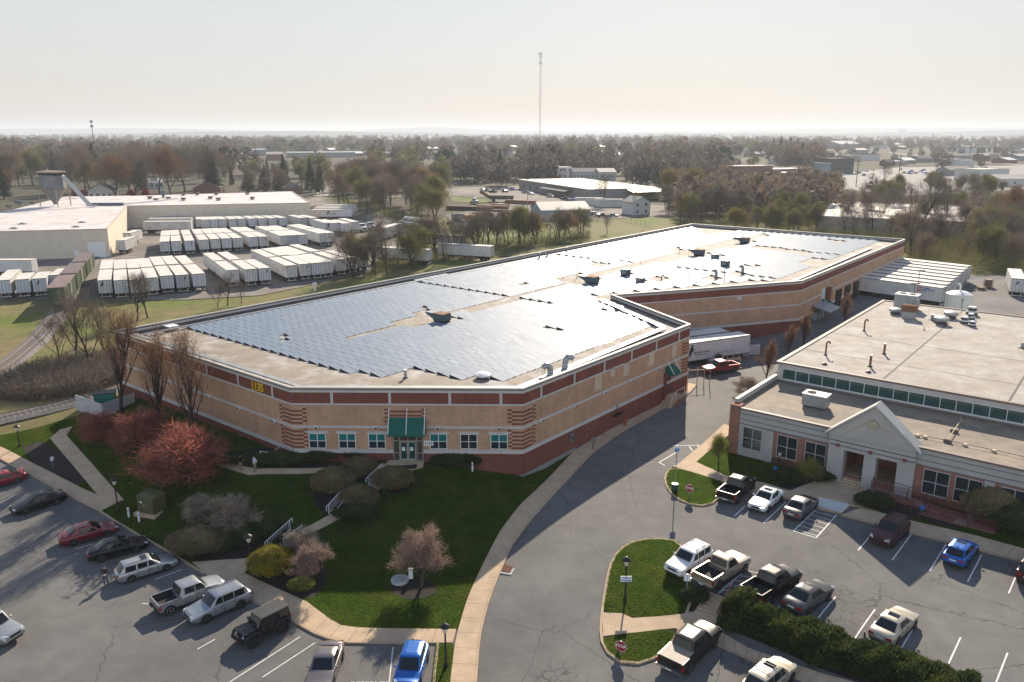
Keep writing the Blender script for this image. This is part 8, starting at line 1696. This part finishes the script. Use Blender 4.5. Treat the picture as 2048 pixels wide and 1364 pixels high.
# beige factory: near block and rear block
a, b = P(-160,527), P(221.5,515); d = b - a; L1 = float(np.linalg.norm(d)); h1 = float(PZ(213,458.5,b[1])[1]); dep1 = float(np.linalg.norm(P(250,412.6,h1) - P(213,458.5,h1)))
fac = thing('beige_factory', 'large beige flat roofed factory with a dust collector behind the trailer yard', 'factory', (a[0],a[1],0), math.atan2(d[1],d[0]))
c2 = P(254,412.6,h1); e2 = P(620.5,406,h1); inv = Matrix.Rotation(-fac.rotation_euler[2],4,'Z')
def fl(p): v = inv @ Vector((p[0]-a[0], p[1]-a[1], 0)); return (v.x, v.y)
q = [fl(c2), fl(e2), fl(P(583,382.5,h1)), fl(P(266,391.5,h1))]; bk = q[3][1] + 2
g = MB(); g.quad((0,0,-1),(L1,0,-1),(L1,0,h1),(0,0,h1)).quad((L1,0,-1),(q[0][0],q[0][1],-1),(q[0][0],q[0][1],h1),(L1,0,h1)); g.prism(q, -1, h1-.1); g.build('wall', m_beige, fac)
m_frf = mat('factory_roof', (.60,.56,.53), .75, 0, .18, .25, col2=(.44,.40,.37), scale2=.12, amt2=.6)
g = MB(); g.add([(0,0,h1-.05),(L1,0,h1-.05),(q[0][0],q[0][1],h1-.05),(q[3][0],q[3][1],h1-.05),(q[3][0]-2,bk,h1-.05),(0,bk,h1-.05)], [tuple(range(6))]); g.add([(*p,h1-.02) for p in q], [(0,1,2,3)]); g.build('roof', m_frf, fac)
g = MB(); g.seg((0,0),(L1,0),.05,.3,h1-.15,h1+.2).seg((L1,0),q[0],.05,.3,h1-.15,h1+.2).seg(q[0],q[1],.05,.3,h1-.15,h1+.2).seg(q[1],q[2],.05,.3,h1-.15,h1+.2); g.build('coping', mat('coping_tan', (.5,.4,.32), .7), fac)
x0 = L1*(1 - (221.5-177)/381.5); x1 = L1*(1 - (221.5-213)/381.5); g = MB(); g.box(x0,x1,-.08,.02,0,h1*.56); dd_ = g.build('overhead_door', m_white, fac); g = MB()
for k in range(8): g.box(x0+.1,x1-.1,-.095,-.08,.5+k*.6,.53+k*.6)
g.build('door_ribs', f_grey, dd_)
g = MB(); xd = L1*(1 - (221.5-153)/381.5); g.box(xd-.55,xd+.55,-.07,.02,0,2.2); g.build('door', m_white, fac)
def froof(px, py): p = P(px,py,h1); return (float(p[0]), float(p[1]), h1-.05)
# dust collector
p = froof(112,412); S_ = 1.0; t = thing('dust_collector', 'tall hopper bottomed dust collector on legs standing on the factory roof', 'dust collector', p, R(-12)); pxm = F/np.hypot(p[0],p[1]); Hd = (412-355)/pxm*1.04; Wd = 43/pxm/2
g = MB(); g.lathe(0,0,[(.35,Hd*.05),(Wd*.9,Hd*.48),(Wd*.95,Hd*.5),(Wd*.95,Hd*.86),(Wd*.75,Hd*.9)],8); m_col = mat('collector_metal', (.17,.18,.185), .6, .3, .3, .5, col2=(.2,.15,.11), scale2=.4, amt2=.62); g.build('hopper', m_col, t, 20); g = MB(); g.box(-Wd*.8,Wd*.8,-Wd*.5,Wd*.5,Hd*.90,Hd*.95); g.build('top_plenum', m_dark, t); g = MB(); g.box(-Wd*.85,Wd*.9,-Wd*.55,Wd*.55,Hd*.95,Hd); g.build('top_cap', f_tan, t)
for x, y in ((-1,-1),(1,-1),(1,1),(-1,1)): g = MB(); g.box(x*Wd*.8-.12,x*Wd*.8+.12,y*Wd*.7-.12,y*Wd*.7+.12,0,Hd*.5); g.build('leg', m_galv, t)
g = MB()
for k in range(4): g.tube([(Wd*.7,(k-1.5)*.55,Hd*.85),(Wd*1.1,(k-1.5)*.55,Hd*.83),(Wd*3.2,(k-1.5)*.6-.3,.6),(Wd*3.8,(k-1.5)*.6-.3,.5)], .26, 7)
g.build('ducts', m_galv, t); g = MB()
for z in (.2,.5): g.ring([(-Wd,-Wd*.9),(Wd*1.3,-Wd*.9),(Wd*1.3,Wd*.9),(-Wd,Wd*.9)],.05,.05,Hd*z,Hd*z+.1)
g.build('catwalk', m_rust, t)
t = thing('roof_duct', 'dark flat duct run on the factory roof right of the dust collector', 'duct', froof(175,411), R(4)); g = MB(); g.box(0,13,-.8,.8,.1,1.0); g.build('duct', m_galvb, t); g = MB(); g.tube([(13,0,.5),(20,1.5,1.0),(32,3,2.2)], .3, 7); g.build('pipe', m_white, t)
t = thing('cyclone', 'small grey cyclone unit on the rear factory roof', 'roof vent', froof(327,396)); g = MB(); g.lathe(0,0,[(.3,.4),(.9,1.6),(.9,3.0),(.2,3.2)],10); g.build('drum', m_galvb, t, 40); g = MB(); g.box(-.6,.6,-.6,.6,0,.4); g.build('curb', f_tan, t)
for k, (px, py) in enumerate(((19,416),(40,411),(66,409),(300,398),(312,402),(337,399),(367,391),(367,401),(395,390),(421,398),(433,390),(437,401),(495,389),(505,399))):
    t = thing('roof_vent', f'square dark vent on the factory roof, {ORD[k]} from the left', 'roof vent', froof(px,py), 0, 'vents on the factory roof'); s = 1.3 if k == 1 else .8; g = MB(); g.box(-s*.7,s*.7,-s*.7,s*.7,0,s*.8); g.build('curb', f_tan, t); g = MB(); g.box(-s,s,-s,s,s*.8,s*1.4); g.build('hood', f_dark if k != 1 else m_galvb, t)
for k, (px, py) in enumerate(((28,457),(45,448),(152,454),(164,445))): t = thing('skylight', f'low dome skylight on the near factory roof, {ORD[k]} from the left', 'skylight', froof(px,py), 0, 'skylights on the factory roof'); g = MB(); g.box(-1.1,1.1,-.8,.8,0,.15); g.build('curb', f_tan, t); g = MB(); g.ball((0,0,.15),(1.0,.7,.3),10,6); g.build('dome', f_grey, t, 180)
p = P(256,450,.3); t = thing('dock_shelter', 'tan roofed dock shelter in the corner of the beige factory', 'shelter', (p[0],p[1],.1), R(3)); g = MB(); g.box(0,7.5,-3,3,4.3,4.7); g.build('roof', f_tan, t); g = MB(); g.box(.3,5,-2.6,2.8,0,4.3); g.build('wall', mat('rust_brown', (.13,.08,.06), .8), t)
t, _ = bldg('lean_to', 'small tan lean to with a dark roof against the rear factory wall', (583,441),(624,438.5),5,3.4,f_tan,f_roofd,'shed','flat',None,2)
# houses
bldg('house','white gabled house behind the dust collector',(178,400),(227,399),14,5.0,f_white,f_roofd,'house','front',None,4,3.6); bldg('house','brick house with a pale gable behind the rear factory roof',(387,388.5),(442,387.5),13,3.6,f_brick,f_roofd,'house','front',None,3,3.2); bldg('house','brown hip roofed house beside the tall spruce',(565,389),(606,388),11,3.4,f_brick,f_roofd,'house','gable',None,3,3.0,hips=True)
bldg('house','house with a pale roof between bare trees, right of the gabled house',(300,378),(328,377),10,4,f_white,f_roofw,'house','gable',None,3)
bldg('house','tall white house block behind the far warehouse, left',(1108,358),(1143,357.5),12,8.5,f_white,f_roofw,'house','flat',None,4,winrows=2); bldg('house','long white row house behind the far warehouse',(1146,360),(1196,359.5),12,6,f_white,f_grey,'house','gable',None,7,2.5,winrows=1); bldg('house','grey roofed white house behind the far warehouse, right',(1198,360.5),(1232,360),12,6,f_white,f_roofp,'house','gable',None,3)
bldg('house','small pale two storey house before the right tree belt',(1266,431),(1300,429),8,5.6,f_white,f_grey,'house','front',None,2,2.2,winrows=2); bldg('house','pale house roof among the trees left of the two storey brick building',(1400,346),(1425,345.5),10,5,f_white,f_roofp,'house','gable',None,3); bldg('house','white house behind the low shops at the pine clump',(1552,328),(1572,327.5),11,7,f_white,f_grey,'house','front',None,3,3,winrows=2); bldg('house','grey gabled house on the middle skyline',(1175,302),(1196,302),14,8,f_grey,f_roofd,'house','gable',None,4,5)
# sheds, warehouses, shops
Pc = [P(1038,378),P(1176.5,402),P(1319,398)]; d = Pc[1]-Pc[0]; hF = float(PZ(1176.5,379,Pc[1][1])[1])
t = thing('far_warehouse', 'grey far warehouse with a pale roof and a bright lean to canopy', 'warehouse', (Pc[0][0],Pc[0][1],0), math.atan2(d[1],d[0])); L = float(np.linalg.norm(d)); W_ = float(np.linalg.norm(Pc[2]-Pc[1])); ff = Pc[2]-Pc[1]; an = math.atan2(ff[1],ff[0]) - t.rotation_euler[2]; vx, vy = math.cos(an)*W_, math.sin(an)*W_
poly = [(0,0),(L,0),(L+vx,vy),(vx,vy)]; g = MB(); g.prism(poly,-1,hF); g.build('wall', f_grey, t); g = MB(); g.add([(*p,hF+.15) for p in offset(poly,.4)], [(0,1,2,3)]); g.ring(poly,.45,.1,hF-.1,hF+.14); g.build('roof', f_roofp, t)
g = MB(); g.add([(L+vx*.52,vy*.52-.0,5.6),(L+vx*1.02,vy*1.02,5.6),(L+vx*1.02+9,vy*1.02-1,4.7),(L+vx*.52+9,vy*.52-1,4.7),(L+vx*.52,vy*.52,5.45),(L+vx*1.02,vy*1.02,5.45),(L+vx*1.02+9,vy*1.02-1,4.55),(L+vx*.52+9,vy*.52-1,4.55)], [(0,3,2,1),(4,5,6,7),(3,7,6,2),(0,4,7,3),(1,2,6,5)]); g.build('canopy', f_shiny, t)
g = MB(); g.add([(L*.45,0,4.6),(L*.8,0,4.6),(L*.8,-5,3.5),(L*.45,-5,3.5)], [(0,3,2,1)]); g.build('awning', f_roofd, t)
for x in (.08,.18,.28): g = MB(); g.box(L*x,L*x+1.4,-.08,.02,1.8,3.2); g.build('window', m_glass, t)
bldg('metal_shed','pale blue metal shed with a dirty pale roof by the equipment yard',(1083,441.5),(1181,439),17,4.2,f_blue,f_roofp,'shed','gable',None,None,2.6,door=.25)
bldg('long_warehouse','long pale roofed warehouse seen through the bare trees at the right',(1630,462),(2120,486),70,5.2,f_tan,f_roofp,'warehouse','flat'); bldg('brick_block','two storey brown brick building with white window bands',(1466.7,358.5),(1544,357),14,9.5,f_brick,f_roofp,'building','flat',None,9,winrows=2); bldg('low_shops','row of low brown shops right of the two storey brick building',(1546,352),(1617,350),20,5.2,f_brick,f_roofp,'shop','flat',None,6); bldg('long_shed','low shed with a pale roof line in front of the shops',(1560,357),(1630,355.5),12,4.2,f_dark,f_roofw,'shed','flat')
bldg('hotel','dark grey blocky building with stepped roofs',(1661,348),(1706,347),22,12.5,f_dark,f_roofd,'building','flat',None,6,winrows=3); bldg('annex','pale blue grey block left of the dark blocky building',(1640,348),(1660.5,348),16,9,f_blue,f_roofw,'building','flat',None,3,winrows=2)
bldg('white_office','white building with dark window slots at the right edge',(1957,364),(2016,362),20,8.5,f_white,f_roofp,'building','flat',None,6); bldg('white_shed','white gabled shed right of the white building',(1997,373.5),(2060,372.5),16,5,f_white,f_roofp,'shed','gable',None,3); bldg('pavilion','open picnic pavilion with a dark hip roof',(1749,379),(1803,379),12,2.8,f_dark,f_roofd,'pavilion','gable',None,None,2.4,hips=True,eave=1.4); bldg('garage','gable roofed workshop with a sunlit tan roof',(1898,352),(1945,351),14,5,f_grey,f_tan,'shed','gable',None,3)
bldg('plaza_store','long white roofed store row in the far town',(573,315.5),(711,314.5),40,7,f_grey,f_roofw,'store','flat'); bldg('plaza_store','white roofed store left of the long store row',(493,312),(536,311.5),40,9,f_grey,f_roofw,'store','flat'); bldg('church','dark steep roofed church behind the store row',(592,303),(622,303),25,9,f_dark,f_roofd,'church','gable',None,4,8)
bldg('bright_hall','hall with a shining metal roof in the far right town',(1680,299),(1724,298.5),60,11,f_grey,f_shiny,'hall','gable',None,None,6); bldg('office_tower','blocky tower on the far right skyline',(1799,271.2),(1811,271.2),50,70,f_blue,f_roofd,'tower','flat',None,5,winrows=6)
LW = ['pale','grey','white','brown']
for k, (px,py,w_,dp_,hh_) in enumerate(ROOFS):
    m = [f_tan,f_grey,f_white,f_brick][k % 4]
    bldg('town_building', f'{LW[k%4]} low building among the ' + ('far right town' if k < 26 else 'trees of the middle distance'), (px,py),(px+w_,py-.3), dp_, hh_, m, [f_roofw,f_roofp,f_roofd][k % 3], 'building', ['flat','gable'][k % 2], f'{LW[k%4]} low buildings, ' + ('far right town' if k < 26 else 'middle distance'))
# viaduct
a, b = P(1862,303.5), P(2120,304); d = b-a; t = thing('viaduct', 'long low road viaduct on piers at the far right', 'bridge', (a[0],a[1],0), math.atan2(d[1],d[0])); L = float(np.linalg.norm(d)); g = MB(); g.box(0,L,-5,5,6.5,8.6); g.build('deck', f_grey, t); g = MB(); g.box(0,L,-5.3,-5,8.6,9.6); g.build('parapet', f_tan, t)
for k in range(1,22): g = MB(); g.box(L*k/22-.8,L*k/22+.8,-3.5,3.5,0,6.5); g.build('pier', f_dark, t)
# mast, poles
p = P(1079,337); t = thing('radio_mast', 'tall thin lattice radio mast rising from the wood', 'radio mast', (p[0],p[1],0)); Hm = float(PZ(1082,105,p[1])[1]); m_mast = mat('mast_steel', (.22,.20,.19), .6, .2); tri = [(.9*math.cos(a),.9*math.sin(a)) for a in (0,2.094,4.189)]
for x, y in tri: g = MB(); g.tube([(x,y,0),(x,y,Hm)], .10, 4); g.build('leg', m_mast, t)
g = MB(); n = int(Hm/1.8)
for k in range(n):
    for i in range(3): x0,y0 = tri[i]; x1,y1 = tri[(i+1)%3]; z0 = k*1.8; (x0,y0,x1,y1) = (x0,y0,x1,y1) if k % 2 else (x1,y1,x0,y0); g.tube([(x0,y0,z0),(x1,y1,z0+1.8)], .035, 3, caps=False)
g.build('bracing', m_mast, t); g = MB()
for z, k in ((Hm-1,6),(Hm-9.5,5),(Hm-4,3)):
    for i in range(k): a = i*2*PI/k; g.tube([(1.4*math.cos(a),1.4*math.sin(a),z-1.2),(1.4*math.cos(a),1.4*math.sin(a),z+1.2)], .16, 5).tube([(0,0,z),(1.4*math.cos(a),1.4*math.sin(a),z)], .05, 3)
g.build('antennas', f_grey, t); g = MB()
for a in (.5,2.6,4.7):
    for z in (Hm*.95,Hm*.6): g.tube([(0,0,z),(55*math.cos(a),55*math.sin(a),0)], .02, 3)
g.build('guy_wires', m_mast, t)
p = P(195,342); t = thing('cell_pole', 'slim pole with antenna heads above the left wood', 'antenna pole', (p[0],p[1],0)); Hc = float(PZ(193,241,p[1])[1]); g = MB(); g.tube([(0,0,0),(0,0,Hc)], [.45,.25], 6); g.build('pole', f_grey, t); g = MB()
for z in (Hc-.8,Hc-5): g.cyl(0,0,z-.9,z+.9,1.3,1.3,8)
g.build('antennas', f_grey, t)
POLES = [((965,250),(968,120)),((1115,250),(1125,85)),((1160,230),(1165,120)),((1330,300),(1345,110)),((1395,240),(1400,85)),((1500,330),(1520,110)),((1740,290),(1745,115)),((1745,330),(1765,130)),((1995,240),(2010,125)),((865,240),(870,135)),((1045,230),(1050,130)),((360,620),(375,350)),((520,600),(528,440)),((780,600),(790,300))]
for k, (b_, h_) in enumerate(POLES):
    bx, by = 1640+b_[0]/5.02, 250+b_[1]/5.02; hx, hy = 1640+h_[0]/5.02, 250+h_[1]/5.02; p = P(bx,by); hh = float(PZ(hx,hy,p[1])[1]); t = thing('utility_pole', 'tall dark utility pole standing in the far right town', 'utility pole', (p[0],p[1],0), random.uniform(0,3), 'utility poles of the far right town'); g = MB(); g.tube([(0,0,0),(0,0,hh)], [.35*hh/22,.2*hh/22], 6); g.build('pole', w_bark2, t); g = MB(); g.box(-1.6,1.6,-.1,.1,hh-1.4,hh-1.15).box(-1.3,1.3,-.1,.1,hh-3.2,hh-3.0); g.build('crossarm', w_bark2, t)
for (bx,by,hy), lab in (((1055,415,358),'tall pale light pole by the far warehouse corner'),((1168,418,383),'utility pole in front of the far warehouse wall'),((1196,440,418),'short utility pole right of the metal shed'),((518,386,350),'lamp pole in front of the dark evergreen screen'),((529,389,362),'lamp pole right of the first one before the evergreen screen'),((752,420,385),'thin light pole at the bend of the gravel road'),((902,383,342),'pale light pole left of the far parking lot'),((1258,392,338),'light pole with a glinting head behind the canopy'),((155,398,362),'white flagpole behind the factory roof'),((1827,640,540),'thin pole by the docked trailers'),((1821,642,566),'thin pipe beside the pole by the docked trailers')):
    p = P(bx,by); hh = float(PZ(bx,hy,p[1])[1]); t = thing('light_pole', lab, 'pole', (p[0],p[1],0)); g = MB(); g.tube([(0,0,0),(0,0,hh)], [.2,.1] if by < 500 else [.06,.05], 6); g.build('pole', f_tan if by < 500 else f_dark, t); g = MB(); g.box(-.9,.9,-.15,.15,hh-.2,hh); g.build('arm', f_grey, t)
# far cars
fp = [p_wht, p_sil, p_blk, p_dgry, p_blue, p_gry]; far_p = [(967,382),(976,383.5),(986,386),(1010,385),(1026,381),(1052,387),(1062,390),(1101,395),(1130,400.5),(1139,403.5),(1148,404.5),(1159,405),(1168,406),(1189,432),(1204,435),(1226,434),(907,369.5),(915,371)]
for k, p in enumerate(far_p): far_car(f'{["white","silver","black","dark grey","blue","grey"][k%6]} vehicle, {ORD[k]} in the line of vehicles by the far warehouse', P(*p), R(-35) if k < 13 else R(10), ['car','suv','pickup'][k % 3], fp[k % 6], 'vehicles by the far warehouse')
r = np.random.default_rng(9)
for k in range(26):
    px, py = ((r.uniform(1680,1740), r.uniform(340,352)), (r.uniform(1800,1850), r.uniform(338,350)), (r.uniform(1900,1990), r.uniform(332,340)))[k % 3]; c = k % 6; far_car(f'{["white","silver","black","dark grey","blue","grey"][c]} vehicle parked in the far right town lots', P(px,py), r.uniform(0,3), ['car','suv','pickup'][k % 2], fp[c], f'{["white","silver","black","dark grey","blue","grey"][c]} vehicles, far right town lots')
# equipment yard: stacks, containers, trucks
def stack(px, py, lab, L, h, m, a, name='timber_stack', cat='stack'):
    p = P(px,py); t = thing(name, lab, cat, (p[0],p[1],.15), a); rr_ = random.Random(int(px))
    for k in range(max(2, int(h/.45))): g = MB(); g.box(-L/2+rr_.uniform(-.5,.5),L/2+rr_.uniform(-.5,.5),-1.2+rr_.uniform(-.2,.2),1.2,k*.45,k*.45+.36); g.build('bundle', m, t)
m_tim = mat('timber_dark', (.10,.065,.05), .9, 0, .3, 1.0); m_or = mat('machine_orange', (.45,.2,.05), .6)
for px, py, L, h, m, a, lab in ((938,421,22,2.2,m_tim,-20,'long dark stack at the left of the equipment yard'),(945,432,18,1.6,m_tim,-15,'dark stack in front of the longest one'),(985,417,16,1.5,m_rust,-25,'rusty stack in the middle of the yard'),(1010,424,14,1.3,m_tim,-20,'low stack before the metal shed'),(1040,408,16,1.8,m_rust,-25,'rusty stack along the chain fence'),(1000,412,9,1.2,m_rust,-25,'short rusty stack near the dump truck'),(968,443,10,1.4,m_tim,-15,'dark pile near the brush'),(1025,428,9,1.2,m_tim,-15,'short dark stack beside the yellow truck')): stack(px,py,lab,L,h,m,R(a))
def container(px, py, lab, L, h, m, a):
    p = P(px,py); t = thing('container', lab, 'container', (p[0],p[1],.15), a); g = MB(); g.box(0,L,-1.2,1.2,0,h)
    for k in range(int(L/.6)): g.box(.2+k*.6,.4+k*.6,-1.26,1.26,.1,h-.1)
    g.build('shell', m, t); g = MB(); g.box(-.05,0,-1.1,1.1,.1,h-.1); g.build('door', m, t); g = MB(); g.box(0,L,-1.2,1.2,h,h+.06); g.build('roof', m, t)
container(930,444,'orange container in the equipment yard',7,2.6,m_or,R(5)); container(905,440,'grey container at the left of the equipment yard',8,2.5,f_grey,R(-10)); container(1075,441,'tan box against the metal shed wall',9,2.2,f_tan,R(2)); container(1150,411,'white trailer box under the far warehouse wall',14,3.6,f_white,R(-5)); container(1190,414,'second white trailer box under the bright canopy',13,3.6,f_white,R(-5)); container(1245,416,'grey container left of the small pale house',10,2.6,f_grey,R(0))
for px, py, lab, m, a in ((950,408,'white dump truck cab in the equipment yard',t_white,-70),(1052,430,'pale yellow truck beside the metal shed',mat('truck_yellow', (.5,.45,.2), .5),-140),(915,450,'dark truck in front of the orange container',f_dark,-30)): tractor(lab, P(px,py), R(a), sleeper=False, col=m)
p = P(1003,404); t = thing('crusher', 'dark crushing machine with conveyor in the equipment yard', 'machine', (p[0],p[1],.15), R(-10)); g = MB(); g.box(-6,6,-1.5,1.5,1.2,3.2); g.build('hopper', f_dark, t); g = MB(); g.tube([(-6,0,2),(-11,0,5)], .8, 4); g.build('conveyor', m_rust, t)
for x in (-4,4): g = MB(); g.tube([(x,-1.3,.6),(x,1.3,.6)], .6, 10); g.build('wheels', c_tyre, t)
p = P(1262,428); t = thing('excavator_boom', 'orange folded crane boom beside the small pale house', 'crane', (p[0],p[1],.1)); g = MB(); g.tube([(0,0,2),(1.5,0,10),(5.5,0,3)], [.5,.45,.35], 4); g.build('boom', m_or, t); g = MB(); g.box(-2,2,-1.5,1.5,.6,2.4); g.build('cab', m_or, t); g = MB(); g.box(-2.2,2.2,-1.6,1.6,0,.6); g.build('tracks', c_tyre, t)
def chainfence(pts, lab, h=1.8):
    c = [P(*p) for p in pts]; t = thing('wire_fence', lab, 'fence', (c[0][0],c[0][1],.1)); o_ = c[0]; L = sum(np.linalg.norm(b-a) for a,b in zip(c,c[1:])); q = resample(c, int(L/3.5))-o_
    for p in q: g = MB(); g.tube([(p[0],p[1],0),(p[0],p[1],h)], .05, 4); g.build('post', f_grey, t)
    g = MB()
    for z in (.1,h*.25,h*.5,h*.75,h): g.tube([(x,y,z) for x,y in q], .025, 3)
    g.build('wires', f_grey, t)
chainfence([(1210,436),(1245,443),(1300,455)],'wire fence along the field right of the metal shed'); chainfence([(905,392),(990,402),(1070,414),(1100,424)],'wire fence between the equipment yard and far parking'); chainfence([(690,398),(735,412),(775,430)],'wire fence along the gravel yard by the tree belt')
p0, p1 = P(700,495,.5), P(900,505,.5)
for k, ((xa,ya),(xb,yb),lab) in enumerate((((790,487),(925,497),'long pale trailer behind the bare trees, far one'),((735,520),(860,528),'long pale trailer behind the bare trees, near one'),((880,515),(985,521),'long pale trailer behind the bare trees, right one'),((765,478),(800,468),'short pale trailer beside the sleeper tractors'))):
    a, b = P(xa,ya,.6), P(xb,yb,.6); trailer(lab, b, math.atan2(*(a-b)[::-1]), float(min(16.2, np.linalg.norm(a-b))), 'w')
